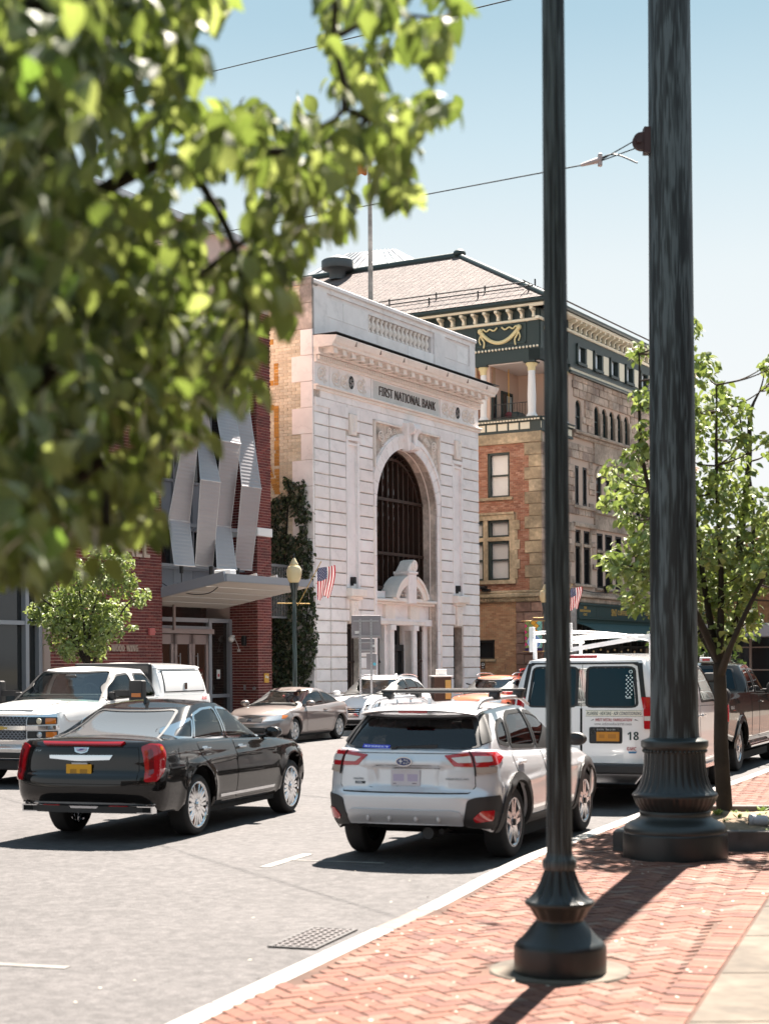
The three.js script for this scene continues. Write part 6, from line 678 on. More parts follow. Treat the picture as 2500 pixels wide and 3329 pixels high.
// pickups: cab, bonnet and bed share one shell
const truckBase = (o) => ({ W: 2.03, wb: 3.65, ro: 1.25, fo: 1.02, wr: .41, tw: .27, gap: .07, inset: .05, prof: [[0, .95], [.15, .985], [.5, 1], [.8, .99], [1, .965]], plan: [[-1.3, .985], [0, 1], [3.2, 1], [4.1, .985], [4.67, .95]], bot: [[-1.25, .66], [-.6, .55], [.5, .46], [3, .46], [3.9, .5], [4.67, .55]], rear: [[0, 0], [1, .02]], front: [[0, .06], [.3, 0], [.8, .0], [1, .06]], crown: [[-1, .0], [2.8, .04], [4.6, .05]], Rr: .14, er: 3.4, Rf: .4, ef: 3.2, top: [[-1.3, 1.39], [.9, 1.39], [2.7, 1.35], [3.0, 1.31], [3.6, 1.29], [4.3, 1.22], [4.67, 1.14]], ...o });
{ // --- white pickup facing the camera, with a utility cap ---
  const white = paint([.85, .845, .84]), S = truckBase({ paint: white, wheel: { rim: .225, n: 6, w: .08, mat: mRimS }, doors: [{ poly: roundPoly([[1.75, .55], [2.86, .55], [2.9, 1.32], [1.75, 1.34]], .05), handle: [1.95, 1.2] }, { poly: roundPoly([[1.0, .6], [1.71, .6], [1.71, 1.34], [1.0, 1.36]], .05) }],
    gh: [{ xb: [.85, 3.15], xt: [1.02, 2.28], wb: .93, wt: .70, bulge: .04, Rr: .2, er: 3, Rf: .35, ef: 2.6, roof: [[.8, 1.88], [2.2, 1.9], [2.5, 1.8], [3.2, 1.4]], crown: [[0, .05], [4, .05]], arcF: .03, open: { side: [roundPoly([[1.78, 1.38], [2.8, 1.36], [2.55, 1.58], [2.22, 1.78], [1.78, 1.81]], .06), roundPoly([[1.02, 1.4], [1.6, 1.39], [1.6, 1.81], [1.2, 1.8], [1.1, 1.72]], .1)], front: [roundPoly([[-.865, .06], [.865, .06], [.68, .93], [-.68, .93]], .06)], rear: [] }, glass: { side: [GL.mid, GL.tint], front: Mt([.5, .58, .57], .015, { transmission: 1, thickness: 0, ior: 2.1 }) }, tw: .02 },
      { xb: [-1.22, .9], xt: [-1.08, .86], wb: .94, wt: .78, bulge: .03, Rr: .15, er: 3, Rf: .12, ef: 3, base: [[-2, 1.37], [2, 1.37]], roof: [[-2, 1.93], [2, 1.97]], crown: [[-2, .06], [2, .06]], arcR: 0, arcF: 0 }],
    extra({ t, B, surf, G, P, both }) {
      const f = surf.front, g = G[0], cp = G[1], chr = mChrome, mesh_ = Mt([.03, .034, .04], .5);
      both((sd) => { const fs = (q, y) => f(sd * q, y);
        P('fender_scoop', surf.side, roundPoly([[3.0, 1.24], [4.3, 1.19], [4.2, 1.05], [3.3, 1.05]], .1), white, .02, .05, { sd });
        for (const [y0, y1, nm] of [[1.0, 1.12, 'headlamp'], [.78, .90, 'headlamp']]) { const h = P(nm, fs, roundPoly([[.52, y0], [1.02, y0 + .01], [1.03, y1], [.52, y1]], .015), mRubber, .01, .02); P('lens', fs, roundPoly([[.56, y0 + .02], [.66, y0 + .02], [.66, y1 - .02], [.56, y1 - .02]], .01), mPlastic, .014, .006, {}, h); const p = fs(.73, (y0 + y1) / 2); mesh('bulb', [new THREE.SphereGeometry(.052, 14, 10).scale(.4, 1, 1).translate(p.x + .012, p.y, p.z)], y0 > .9 ? Mt([.72, .62, .45], .1, { clearcoat: 1 }) : mLens, h); P('indicator', fs, roundPoly([[.83, y0 + .015], [1.0, y0 + .02], [1.0, y1 - .015], [.83, y1 - .015]], .012), mLampA, .014, .006, {}, h); }
        P('chrome_surround', fs, [[.46, .92], [1.05, .92], [1.05, .985], [.46, .985]], chr, .018, .024); P('chrome_surround', fs, [[.46, 1.125], [1.04, 1.12], [1.02, 1.17], [.46, 1.18]], chr, .012, .02); P('chrome_surround', fs, [[.46, .70], [1.04, .70], [1.04, .765], [.46, .765]], chr, .018, .024);
        mesh('tow_mirror', [rbx(2.5, 2.66, 1.32, 1.7, sd > 0 ? 1.28 : -1.55, sd > 0 ? 1.55 : -1.28, .03), bx(2.58, 2.63, 1.43, 1.5, min(sd * .9, sd * 1.3), max(sd * .9, sd * 1.3)), rbx(2.56, 2.66, 1.36, 1.5, min(sd * .88, sd * 1.0), max(sd * .88, sd * 1.0), .02), bx(2.58, 2.62, 1.5, 1.53, min(sd * .95, sd * 1.3), max(sd * .95, sd * 1.3))], mPlastic, t); mesh('mirror_indicator', rbx(2.655, 2.67, 1.41, 1.48, sd > 0 ? 1.34 : -1.52, sd > 0 ? 1.52 : -1.34, .006), mLampA, t);
        // the cap: lift-up door in the side, drip rail, front seam
        const c = (x, y) => cp.side(x, y); P('cap_seam', c, [[-1.0, 1.45], [.66, 1.45], [.62, 1.86], [-.92, 1.86]], mPlastic, .006, .004, { sd }); const d = P('cap_door', c, [[-.97, 1.47], [.63, 1.47], [.59, 1.84], [-.89, 1.84]], Mt([.74, .74, .745], .3, { clearcoat: 1 }), .014, .012, { sd }); const q = c(-.2, 1.54); mesh('cap_latch', [rbx(-.06, .06, -.07, .07, -.01, .02, .012), rbx(-.03, .03, -.04, .05, .015, .03, .008)].map((k) => k.translate(-.2, 1.56, sd > 0 ? q.z + .015 : -q.z - .015)), chr, d); P('drip_rail', c, [[-1.1, 1.885], [.8, 1.885], [.8, 1.91], [-1.1, 1.91]], white, .03, .04, { sd });
        decal(t, 'bed_lettering', (x, y) => { const p = surf.side(x, y); return V(p.x, p.y, sd * p.z); }, sd < 0 ? -.72 : -1.1, sd < 0 ? -1.1 : -.72, 1.27, 1.36, printTex(128, 40, (x) => { x.fillStyle = '#b3142a'; x.font = 'italic bold 44px sans-serif'; x.fillText('4x4', 14, 34); }), .008); });
      mesh('cap_front', [rbx(.86, .98, 1.4, 2.0, -.80, .80, .05)], mRubber, t);
      // grille: black honeycomb behind chrome bars
      P('grille_back', f, [[-.5, .70], [.5, .70], [.5, 1.13], [-.5, 1.13]], mesh_, .006, .004); const hx = []; for (const [y0, y1] of [[.755, .905], [.985, 1.115]]) for (let row = 0; row < 4; row++) for (let i = 0; i < 14; i++) { const z = -.46 + i * .07 + (row % 2) * .035, y = y0 + .02 + row * .036; if (y > y1 || z > .48) continue; const p = f(z, y); hx.push(new THREE.TorusGeometry(.028, .006, 4, 6).scale(1.2, .8, 1).rotateY(PI / 2).translate(p.x + .012, y, z)); } mesh('grille_mesh', hx, mSteelG, t, { kind: 'stuff' });
      P('grille_bar', f, [[-.5, .915], [.5, .915], [.5, .985], [-.5, .985]], chr, .025, .03); P('grille_bar', f, [[-.52, 1.12], [.52, 1.12], [.52, 1.18], [-.52, 1.18]], chr, .02, .03); P('grille_bar', f, [[-.52, .69], [.52, .69], [.52, .755], [-.52, .755]], chr, .02, .03); P('maker_bow', f, [[-.14, .935], [-.05, .935], [-.05, .92], [.05, .92], [.05, .935], [.14, .935], [.13, .965], [.05, .965], [.05, .98], [-.05, .98], [-.05, .965], [-.13, .965]], Mt([.5, .36, .1], .3, { metalness: .6 }), .034, .012);
      mesh('front_bumper', [rbx(B.xf - .12, B.xf + .1, .42, .66, -.98, .98, .05)], chr, t); mesh('bumper_opening', [rbx(B.xf + .02, B.xf + .11, .46, .56, -.6, .6, .02)], mRubber, t); mesh('air_dam', rbx(B.xf - .2, B.xf + .02, .26, .44, -.9, .9, .03), mPlastic, t); for (const k of [-1, 1]) mesh('tow_hook', rbx(B.xf + .05, B.xf + .13, .44, .5, k * .68 - .05, k * .68 + .05, .015), chr, t);
      mesh('wiper', [beam(V(3.03, 1.42, -.6), V(3.05, 1.4, 0), .015, .015), beam(V(3.03, 1.42, .1), V(3.05, 1.4, .7), .015, .015)], mPlastic, t); decal(t, 'inspection_sticker', g.front, -.6, -.45, .16, .26, plateTex('#b9d4cf'), -.012); mesh('bonnet_bulge', grid(10, 8, (u, v) => { const x = lerp(3.2, 4.45, u), z = lerp(-.5, .5, v), k = sin(PI * v); return V(x, B.top(x) + .05 + .045 * pow(k, .4) * smooth(0, .2, u) * smooth(1, .75, u), z); }, true), white, t);
    } });
  const h = 19.8 * PI / 180, fx = -5.35, fz = -26, hx = -sin(h), hz = cos(h), rx = -hz, rz = hx;   // its left front corner, then back to the rear axle
  makeCar(S, 'white_pickup_truck', 'white pickup truck with chrome grille and a utility cap facing the camera', 'pickup truck', [fx - hx * 4.55 + rx * .98, fz - hz * 4.55 + rz * .98], h, true);
}
{ // --- black pickup parked beyond the van ---
  const blk = Mt([.008, .007, .006], .3, { specularIntensity: .2, clearcoat: 1, clearcoatRoughness: .03 }), S = truckBase({ paint: blk, flare: .03, wheel: { rim: .235, n: 6, w: .07, split: .04, mat: mRimS, under: mRimD }, handle: blk, doors: [{ poly: roundPoly([[1.75, .55], [2.86, .55], [2.9, 1.32], [1.75, 1.34]], .05), handle: [1.9, 1.2] }, { poly: roundPoly([[1.0, .6], [1.71, .6], [1.71, 1.34], [1.0, 1.36]], .05) }],
    gh: [{ xb: [.86, 3.15], xt: [1.08, 2.28], wb: .93, wt: .72, bulge: .04, Rr: .2, er: 3.2, Rf: .35, ef: 2.6, roof: [[.8, 1.87], [2.2, 1.89], [2.5, 1.79], [3.2, 1.4]], crown: [[0, .05], [4, .05]], arcF: .03, open: { side: [roundPoly([[1.78, 1.38], [2.8, 1.36], [2.55, 1.58], [2.22, 1.78], [1.78, 1.81]], .06), roundPoly([[1.06, 1.4], [1.62, 1.39], [1.62, 1.81], [1.2, 1.8]], .08)], front: [roundPoly([[-.865, .06], [.865, .06], [.68, .93], [-.68, .93]], .06)], rear: [roundPoly([[-.74, .12], [.74, .12], [.63, .88], [-.63, .88]], .06)] }, glass: { side: [GL.mid, GL.tint], front: GL.clear, rear: Mt([.002, .016, .026], .05, { specularIntensity: .5 }) }, tw: .02 }], mirror: [2.75, 1.45, mPlastic], mirSize: [.08, .12, .13],
    extra({ t, B, surf, G, P, both }) {
      const r = surf.rear; both((sd) => { P('tail_lamp', (q, y) => r(sd * q, y), roundPoly([[.87, .92], [1.03, .92], [1.04, 1.32], [.87, 1.32]], .02), mLampR, .012, .02); const a = []; const ri = S.wr + .07, ro = ri + .09; for (let i = 0; i <= 16; i++) { const th = PI * i / 16; a.push([ro * cos(th), S.wr + ro * sin(th) + .02]); } for (let i = 16; i >= 0; i--) { const th = PI * i / 16; a.push([ri * cos(th), S.wr + ri * sin(th) + .02]); } P('arch_flare', surf.side, a, blk, .02, .04, { sd, size: .2 }); });
      P('tailgate', r, [[-.82, .74], [.82, .74], [.82, 1.36], [-.82, 1.36]], blk, .006, .008); mesh('rear_bumper', rbx(B.xr - .16, B.xr + .06, .5, .72, -.98, .98, .03), mChrome, t); mesh('running_board', [bar(V(.7, .42, 1.0), V(2.9, .42, 1.0), .05, 12)], mChrome, t); mesh('stop_lamp', rbx(1.03, 1.07, 1.87, 1.9, -.3, .0, .01), mLampR, t); mesh('cab_lamp', [rbx(1.2, 1.4, 1.94, 2.03, .0, .35, .02)], mWhiteP, t); mesh('cab_lamp_band', bx(1.195, 1.2, 1.96, 2.01, .06, .2), mLampR, t);
      decal(t, 'bed_lettering', surf.side, -.98, -.5, 1.08, 1.2, printTex(256, 64, (x) => { x.fillStyle = '#c9c5c0'; x.font = 'bold 44px sans-serif'; x.fillText('PRO-4X', 12, 44); x.fillStyle = '#a02818'; x.fillRect(110, 52, 110, 6); }), .008); decal(t, 'window_sticker', G[0].rear, .36, .56, .18, .5, printTex(96, 96, (x) => { x.fillStyle = '#e8eef0'; x.beginPath(); x.moveTo(10, 90); x.lineTo(24, 40); x.lineTo(20, 12); x.lineTo(36, 30); x.lineTo(44, 84); x.lineTo(80, 84); x.lineTo(82, 30); x.lineTo(74, 16); x.lineTo(60, 54); x.lineTo(40, 60); x.fill(); x.fillRect(8, 86, 80, 6); }), .006);
    } });
  makeCar(S, 'black_pickup_truck', 'black pickup truck parked ahead of the white van beside the kerb', 'pickup truck', [5.40, -28.8], 23.2 * PI / 180);
}
{ // --- grey coupe coming the other way ---
  const grey = paint([.26, .215, .20], .45, .3), S = { W: 1.75, wb: 2.65, ro: .86, fo: .95, wr: .315, tw: .205, gap: .045, paint: grey, top: [[-.86, .96], [0, .97], [1, .92], [2.0, .90], [2.5, .87], [3.1, .78], [3.6, .66]], bot: [[-.86, .32], [.3, .22], [2.4, .22], [3.6, .22]], prof: stdProf, plan: [[-.86, .95], [-.1, 1], [2.3, 1], [3.0, .97], [3.6, .88]], rear: [[0, .1], [.3, 0], [.7, .02], [1, .12]], front: [[0, .06], [.3, 0], [.6, .02], [1, .25]], crown: [[-.8, .03], [1, .04], [3.5, .07]], Rr: .5, er: 2.6, Rf: .8, ef: 2.4, crease: [.7, .012, .04], flare: .015,
    gh: [{ xb: [-.55, 2.62], xt: [.35, 1.35], wb: .76, wt: .56, bulge: .035, Rr: .36, er: 2.5, Rf: .42, ef: 2.3, roof: [[-.6, 1.0], [.1, 1.24], [.5, 1.31], [1, 1.335], [1.35, 1.3], [2.6, .92]], crown: [[-1, .04], [3, .045]], arcF: .05, open: { side: [roundPoly([[.82, .97], [2.05, .94], [1.8, 1.06], [1.4, 1.22], [1.1, 1.265], [.86, 1.265]], .06), roundPoly([[.0, 1.0], [.74, .98], [.78, 1.25], [.5, 1.22], [.2, 1.11]], .05)], front: [roundPoly([[-.71, .05], [.71, .05], [.54, .94], [-.54, .94]], .06)], rear: [] }, glass: { side: [glassT(.92), GL.mid], front: Mt([.75, .82, .79], .015, { transmission: 1, thickness: 0, ior: 2.1 }) }, tw: .022 }],
    doors: [{ poly: roundPoly([[.72, .3], [1.95, .28], [2.02, .4], [2.02, .86], [.74, .89]], .06), handle: [.92, .8] }], wheel: { rim: .215, n: 7, w: .075, flare: 1.0, mat: Mt([.5, .5, .5], .35, { metalness: .6 }), under: mRimD }, handle: grey, mirror: [1.95, .98, grey], seats: [.4, 1.25], seatMat: Mt([.12, .10, .09], .9),
    extra({ t, B, surf, P, both }) { both((sd) => { const f = (q, y) => surf.front(sd * q, y); const h = P('headlamp', f, roundPoly([[.36, .56], [.42, .68], [.9, .73], [1.1, .70], [.95, .6]], .02), mLens, .006, .01); P('indicator', f, roundPoly([[.86, .62], [.88, .715], [1.1, .70], [.98, .62]], .015), mLampA, .01, .006, {}, h); P('tail_lamp', (q, y) => surf.rear(sd * q, y), [[.5, .74], [.9, .74], [1.0, .88], [.5, .88]], mLampR, .006, .01); }); P('front_grille', surf.front, roundPoly([[-.35, .55], [.35, .55], [.34, .64], [-.34, .64]], .02), mRimD, .006, .01); P('lower_intake', surf.front, roundPoly([[-.5, .28], [.5, .28], [.45, .42], [-.45, .42]], .03), mRubber, .004, .006); P('maker_emblem', surf.front, [[-.05, .57], [.05, .57], [.04, .63], [-.04, .63]], mChrome, .014, .01); mesh('wiper', [beam(V(2.5, .945, -.5), V(2.45, .95, .1), .014, .012), beam(V(2.5, .945, .0), V(2.42, .955, .5), .014, .012)], mPlastic, t); mesh('hanging_charm', new THREE.SphereGeometry(.04, 8, 6).translate(1.6, 1.14, 0), Mt([.5, .05, .05], .6), t); } };
  const h = 23 * PI / 180, hx = -sin(h), hz = cos(h), rx = -hz, rz = hx; makeCar(S, 'grey_coupe', 'brownish grey two door coupe coming the other way before the brick pier', 'car', [-2.2 - hx * 2.65 + rx * .86, -39.6 - hz * 2.65 + rz * .86], h, true);
}
const suv = (o) => ({ W: 1.9, wb: 2.857, ro: .95, fo: 1.0, wr: .37, tw: .235, gap: .05, top: [[-.95, 1.08], [0, 1.08], [1, 1.05], [2.1, 1.04], [2.5, 1.02], [3.2, .95], [3.6, .86], [3.86, .74]], bot: [[-.95, .38], [.4, .28], [2.4, .28], [3.86, .28]], prof: stdProf, plan: [[-.95, .96], [0, 1], [2.4, 1], [3.2, .98], [3.86, .9]], rear: [[0, .1], [.3, 0], [.6, .04], [1, .14]], front: [[0, .08], [.3, 0], [.7, .02], [1, .2]], crown: [[-.9, .02], [1, .04], [3.6, .08]], Rr: .45, er: 2.8, Rf: .75, ef: 2.5, flare: .015, crease: [.82, .014, .02],
  gh: [{ xb: [-.75, 2.55], xt: [-.3, 1.5], wb: .82, wt: .60, bulge: .04, Rr: .35, er: 2.8, Rf: .4, ef: 2.4, roof: [[-.8, 1.2], [-.4, 1.5], [.2, 1.57], [.9, 1.585], [1.4, 1.55], [1.7, 1.48], [2.5, 1.1]], crown: [[-1, .05], [3, .05]], arcF: .04, open: { side: [roundPoly([[1.05, 1.1], [2.2, 1.08], [1.95, 1.2], [1.6, 1.4], [1.4, 1.46], [1.05, 1.5]], .05), roundPoly([[.2, 1.13], [.97, 1.105], [.97, 1.505], [.5, 1.5], [.3, 1.44]], .05), roundPoly([[-.3, 1.19], [.1, 1.14], [.25, 1.43], [0, 1.39], [-.18, 1.3]], .04)], front: [roundPoly([[-.775, .06], [.775, .06], [.585, .94], [-.585, .94]], .06)], rear: [] }, glass: { side: [GL.mid, GL.tint, GL.tint], front: Mt([.55, .62, .6], .015, { transmission: 1, thickness: 0, ior: 2.1 }) }, trims: {}, tw: .022 }], doors: [{ poly: roundPoly([[1.02, .36], [2.2, .36], [2.26, .5], [2.26, 1.0], [1.02, 1.03]], .05), handle: [1.18, .95] }, { poly: roundPoly([[.45, .36], [.99, .36], [.99, 1.03], [.0, 1.05], [.05, .85], [.3, .74], [.44, .55]], .05), handle: [.2, .97] }], wheel: { rim: .25, n: 6, w: .06, mat: mRimS, under: mRimD }, mirror: [2.1, 1.13], seats: [.35, 1.35], ...o });
{
  const S = suv({ paint: paint([.85, .845, .85]), extra({ t, B, surf, G, P, both, body }) { both((sd) => { const f = (q, y) => surf.front(sd * q, y); const h = P('headlamp', f, roundPoly([[.52, .70], [.62, .84], [1.05, .90], [1.2, .93], [.95, .74]], .02), mRubber, .006, .01); P('lens', f, roundPoly([[.62, .72], [.68, .82], [.9, .85], [.86, .74]], .02), mLens, .01, .006, {}, h); P('running_light', f, roundPoly([[.9, .85], [1.0, .88], [.97, .7], [.94, .52], [.88, .52]], .015), mLens, .012, .012, {}, h); P('fog_pocket', f, roundPoly([[.66, .34], [.86, .34], [.9, .46], [.66, .46]], .02), mRubber, .006, .008); mesh('roof_rail', tube([[-.2, 1.57, sd * .6], [.1, 1.63, sd * .61], [1.1, 1.64, sd * .6], [1.4, 1.57, sd * .59]], .016, 24, 6), mChrome, t); }); P('front_grille', surf.front, [[-.42, .5], [.42, .5], [.46, .74], [-.46, .74]], mRubber, .008, .012); for (let i = 0; i < 4; i++) P('grille_bar', surf.front, [[-.42, .53 + i * .055], [.42, .53 + i * .055], [.42, .55 + i * .055], [-.42, .55 + i * .055]], mChrome, .016, .01); P('lower_intake', surf.front, [[-.6, .32], [.6, .32], [.6, .44], [-.6, .44]], mRubber, .006, .008); P('bumper_strip', surf.front, [[-.75, .285], [.75, .285], [.75, .31], [-.75, .31]], mRimS, .012, .012); mesh('aerial_fin', slab([[0, 0], [.16, 0], [.07, .05]], -.02, .02, [], .006).translate(-.1, 1.62, 0), body, t); } });
  const h = 22 * PI / 180, hx = -sin(h), hz = cos(h), rx = -hz, rz = hx; makeCar(S, 'white_crossover', 'white crossover with tall slanted headlamps following the grey coupe', 'car', [-.22 - hx * 3.7 + rx * .9, -43.5 - hz * 3.7 + rz * .9], h, true);
}
{
  const S = suv({ W: 1.8, wb: 2.65, ro: .85, fo: .85, paint: paint([.62, .15, .075]), extra({ t, B, surf, P, both }) { both((sd) => { P('headlamp', (q, y) => surf.front(sd * q, y), roundPoly([[.5, .72], [.6, .84], [1.1, .9], [.95, .74]], .02), mLens, .008, .01); mesh('roof_rail', tube([[-.2, 1.57, sd * .59], [.1, 1.62, sd * .6], [1.1, 1.63, sd * .59], [1.4, 1.56, sd * .58]], .02, 24, 6), mRimS, t); }); P('front_grille', surf.front, [[-.42, .5], [.42, .5], [.5, .72], [-.5, .72]], mRubber, .008, .012); mesh('aerial', bar(V(-.1, 1.62, .2), V(-.25, 1.9, .2), .006, 5), mPlastic, t); } });
  S.top = S.top.map(([x, y]) => [x * .93, y * .96]); S.gh[0].roof = S.gh[0].roof.map(([x, y]) => [x, y * .965]); S.gh[0].xb = [-.7, 2.4]; S.gh[0].open.side = S.gh[0].open.side.map((q) => q.map(([x, y]) => [x - .04, y * .965])); S.doors.forEach((d) => { d.poly = d.poly.map(([x, y]) => [x - .04, y * .96]); d.handle[1] *= .96; }); S.mirror[1] *= .97;
  const h = 24 * PI / 180, hx = -sin(h), hz = cos(h), rx = -hz, rz = hx; makeCar(S, 'coral_crossover', 'coral orange crossover seen above the roof bars of the silver car', 'car', [3.35 - hx * 3.4 + rx * .85, -47.4 - hz * 3.4 + rz * .85], h, true);
}
{
  const red = paint([.50, .012, .016]), S = { W: 1.86, wb: 2.95, ro: .7, fo: .75, wr: .39, tw: .25, gap: .1, inset: .0, paint: red, noCabin: false, top: [[-.7, 1.15], [1.9, 1.15], [2.2, 1.14], [3.7, 1.08]], bot: [[-.7, .6], [.6, .5], [3.7, .6]], prof: [[0, .97], [.3, 1], [1, .98]], plan: [[-.7, .9], [2, .9], [2.4, .85], [3.7, .75]], rear: [[0, 0], [1, 0]], front: [[0, 0], [1, .03]], crown: [[-1, .0], [2.3, .03], [3.7, .06]], Rr: .1, er: 3.5, Rf: .25, ef: 3, gh: [{ xb: [-.66, 2.02], xt: [-.62, 1.72], wb: .82, wt: .70, bulge: .01, Rr: .12, er: 3, Rf: .1, ef: 3.2, roof: [[-.7, 1.76], [1.8, 1.78], [2.1, 1.75]], crown: [[-1, .03], [3, .03]], arcF: 0, open: { side: [roundPoly([[1.05, 1.2], [1.86, 1.2], [1.66, 1.7], [1.05, 1.7]], .06), roundPoly([[.1, 1.2], [.95, 1.2], [.95, 1.7], [.1, 1.7]], .06)], front: [roundPoly([[-.7, .08], [.7, .08], [.6, .88], [-.6, .88]], .08)], rear: [] }, glass: { side: [GL.clear, GL.mid], front: GL.mid }, tw: .05 }], wheel: { rim: .22, n: 5, w: .09, mat: mRimD }, mirror: [1.85, 1.3, mPlastic], mirSize: [.06, .1, .1], seats: [.3, 1.1], extra({ t, B, surf, P, both }) { both((sd) => { mesh('fender', rbx(2.45, 3.75, .86, .95, sd > 0 ? .62 : -.95, sd > 0 ? .95 : -.62, .04), red, t); P('headlamp', (q, y) => surf.front(sd * q, y), roundPoly([[.4, .86], [.56, .86], [.56, 1.0], [.4, 1.0]], .06), mLens, .01, .02); }); for (let i = -3; i <= 3; i++) P('grille_slot', surf.front, [[i * .085 - .025, .78], [i * .085 + .025, .78], [i * .085 + .025, 1.02], [i * .085 - .025, 1.02]], mRubber, .004, .004); mesh('front_bumper', rbx(3.7, 3.85, .55, .7, -.7, .7, .03), mPlastic, t); } };
  const h = 24 * PI / 180, hx = -sin(h), hz = cos(h), rx = -hz, rz = hx; makeCar(S, 'red_off_roader', 'bright red boxy off-roader half hidden behind the white van', 'car', [5.35 - hx * 2.6 + rx * .9, -49 - hz * 2.6 + rz * .9], h, true);
}
// ---------- street furniture ----------
function turned(pts, nF, depth, nT = 96) {   // lathe with flutes: pts are [radius, y, share of fluting]
  const out = []; for (let i = 0; i < pts.length - 1; i++) { const steps = max(1, round((pts[i + 1][1] - pts[i][1]) / .25)); for (let k = 0; k < steps; k++) out.push(pts[i].map((v, c) => lerp(v, pts[i + 1][c] ?? 0, k / steps))); } out.push(pts[pts.length - 1]);
  const g = grid(nT, out.length - 1, (u, v) => { const p = out[round(v * (out.length - 1))], a = u * 2 * PI, f = 1 - depth * (p[2] ?? 0) * pow(abs(sin(a * nF / 2)), .7) * -1 - depth * (p[2] ?? 0); return V(p[0] * f * cos(a), p[1], -p[0] * f * sin(a)); });
  const uv = g.attributes.uv, ps = g.attributes.position; for (let i = 0; i < uv.count; i++) uv.setXY(i, uv.getX(i), ps.getY(i) * .1); return g;
}
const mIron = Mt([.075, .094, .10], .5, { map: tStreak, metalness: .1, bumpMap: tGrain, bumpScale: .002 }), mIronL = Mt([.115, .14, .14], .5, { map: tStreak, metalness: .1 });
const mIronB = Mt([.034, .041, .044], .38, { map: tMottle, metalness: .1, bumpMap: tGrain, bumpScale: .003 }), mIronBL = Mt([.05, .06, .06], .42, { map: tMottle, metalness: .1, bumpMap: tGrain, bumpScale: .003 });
{ // slender fluted lamp column in front
  const t = thing('iron_lamp_column', 'slender fluted dark green iron lamp column on a round concrete pad, nearest pole', 'lamp post', [1.02, .132, -9.42]);
  mesh('shaft', turned([[.088, .60, 0], [.10, .615, 0], [.1, .655, 0], [.084, .67, 0], [.078, .69, 0], [.076, .71, 1], [.064, 6.4, 1]], 16, .14), mIron, t, { uv: true });
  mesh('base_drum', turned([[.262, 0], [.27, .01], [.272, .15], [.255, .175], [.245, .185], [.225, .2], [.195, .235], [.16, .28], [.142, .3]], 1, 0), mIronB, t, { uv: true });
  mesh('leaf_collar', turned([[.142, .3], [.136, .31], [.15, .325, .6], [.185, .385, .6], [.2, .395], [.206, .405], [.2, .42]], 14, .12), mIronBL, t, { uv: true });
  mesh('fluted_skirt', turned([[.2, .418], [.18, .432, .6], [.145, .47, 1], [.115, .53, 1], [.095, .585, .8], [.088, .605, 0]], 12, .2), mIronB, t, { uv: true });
  mesh('lamp_arm', [cyl(.07, .11, .3, 0, 6.4, 0, 16), new THREE.SphereGeometry(.22, 20, 14).scale(1, 1.3, 1).translate(0, 6.95, 0)], mIron, t);
  single('concrete_pad', lathe([[0, 0], [.39, 0], [.415, .006], [.42, -.03]], 40).translate(1.02, .1335, -9.45), mPave, 'round pale concrete pad under the slender iron lamp column', 'footing');
}
{ // massive tapered trolley pole
  const t = thing('iron_span_pole', 'massive tapered iron pole with bell shaped fluted base carrying a span wire', 'pole', [2.71, .132, -15]);
  mesh('shaft', turned([[.236, 1.1], [.228, 1.14], [.222, 1.3], [.19, 9.2]], 1, 0), mIron, t, { uv: true });
  mesh('base_drum', turned([[.485, -.01], [.487, .02], [.485, .21], [.47, .23]], 1, 0), mIronB, t, { uv: true });
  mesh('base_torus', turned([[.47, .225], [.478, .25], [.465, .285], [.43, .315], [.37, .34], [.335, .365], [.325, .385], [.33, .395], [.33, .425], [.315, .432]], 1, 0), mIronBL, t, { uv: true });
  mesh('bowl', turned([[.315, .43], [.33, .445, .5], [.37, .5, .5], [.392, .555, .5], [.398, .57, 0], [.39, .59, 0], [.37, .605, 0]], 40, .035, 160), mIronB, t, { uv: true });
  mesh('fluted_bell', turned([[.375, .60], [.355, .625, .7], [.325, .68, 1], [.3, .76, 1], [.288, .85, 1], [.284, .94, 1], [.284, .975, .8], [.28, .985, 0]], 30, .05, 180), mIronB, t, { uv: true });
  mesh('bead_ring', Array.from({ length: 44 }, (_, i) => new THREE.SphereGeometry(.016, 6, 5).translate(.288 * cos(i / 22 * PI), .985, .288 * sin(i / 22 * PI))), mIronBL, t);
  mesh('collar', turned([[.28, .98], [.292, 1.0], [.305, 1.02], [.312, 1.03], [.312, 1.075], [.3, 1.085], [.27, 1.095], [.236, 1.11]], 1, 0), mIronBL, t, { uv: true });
  mesh('wire_eye', [new THREE.CylinderGeometry(.085, .085, .05, 20).rotateX(PI / 2).translate(-.27, 6.69, .02), bx(-.25, -.17, 6.58, 6.82, -.05, .06), new THREE.CylinderGeometry(.025, .025, .09, 10).rotateX(PI / 2).translate(-.3, 6.69, .03)], Mt([.05, .022, .02], .6), t);
  for (const [y, a] of [[2.6, 1.9], [4.45, 1.5], [1.9, 2.3]]) mesh('seam', new THREE.TorusGeometry(.222 - (y - 1.3) * .0041 + .0005, .003, 4, 20, 1.2).rotateX(PI / 2).rotateY(a).translate(0, y, 0), mBlack, t);
}
const wire = (pts, r, label) => single('span_wire', tube(pts, r, 40, 6), mBlack, label, 'wire');
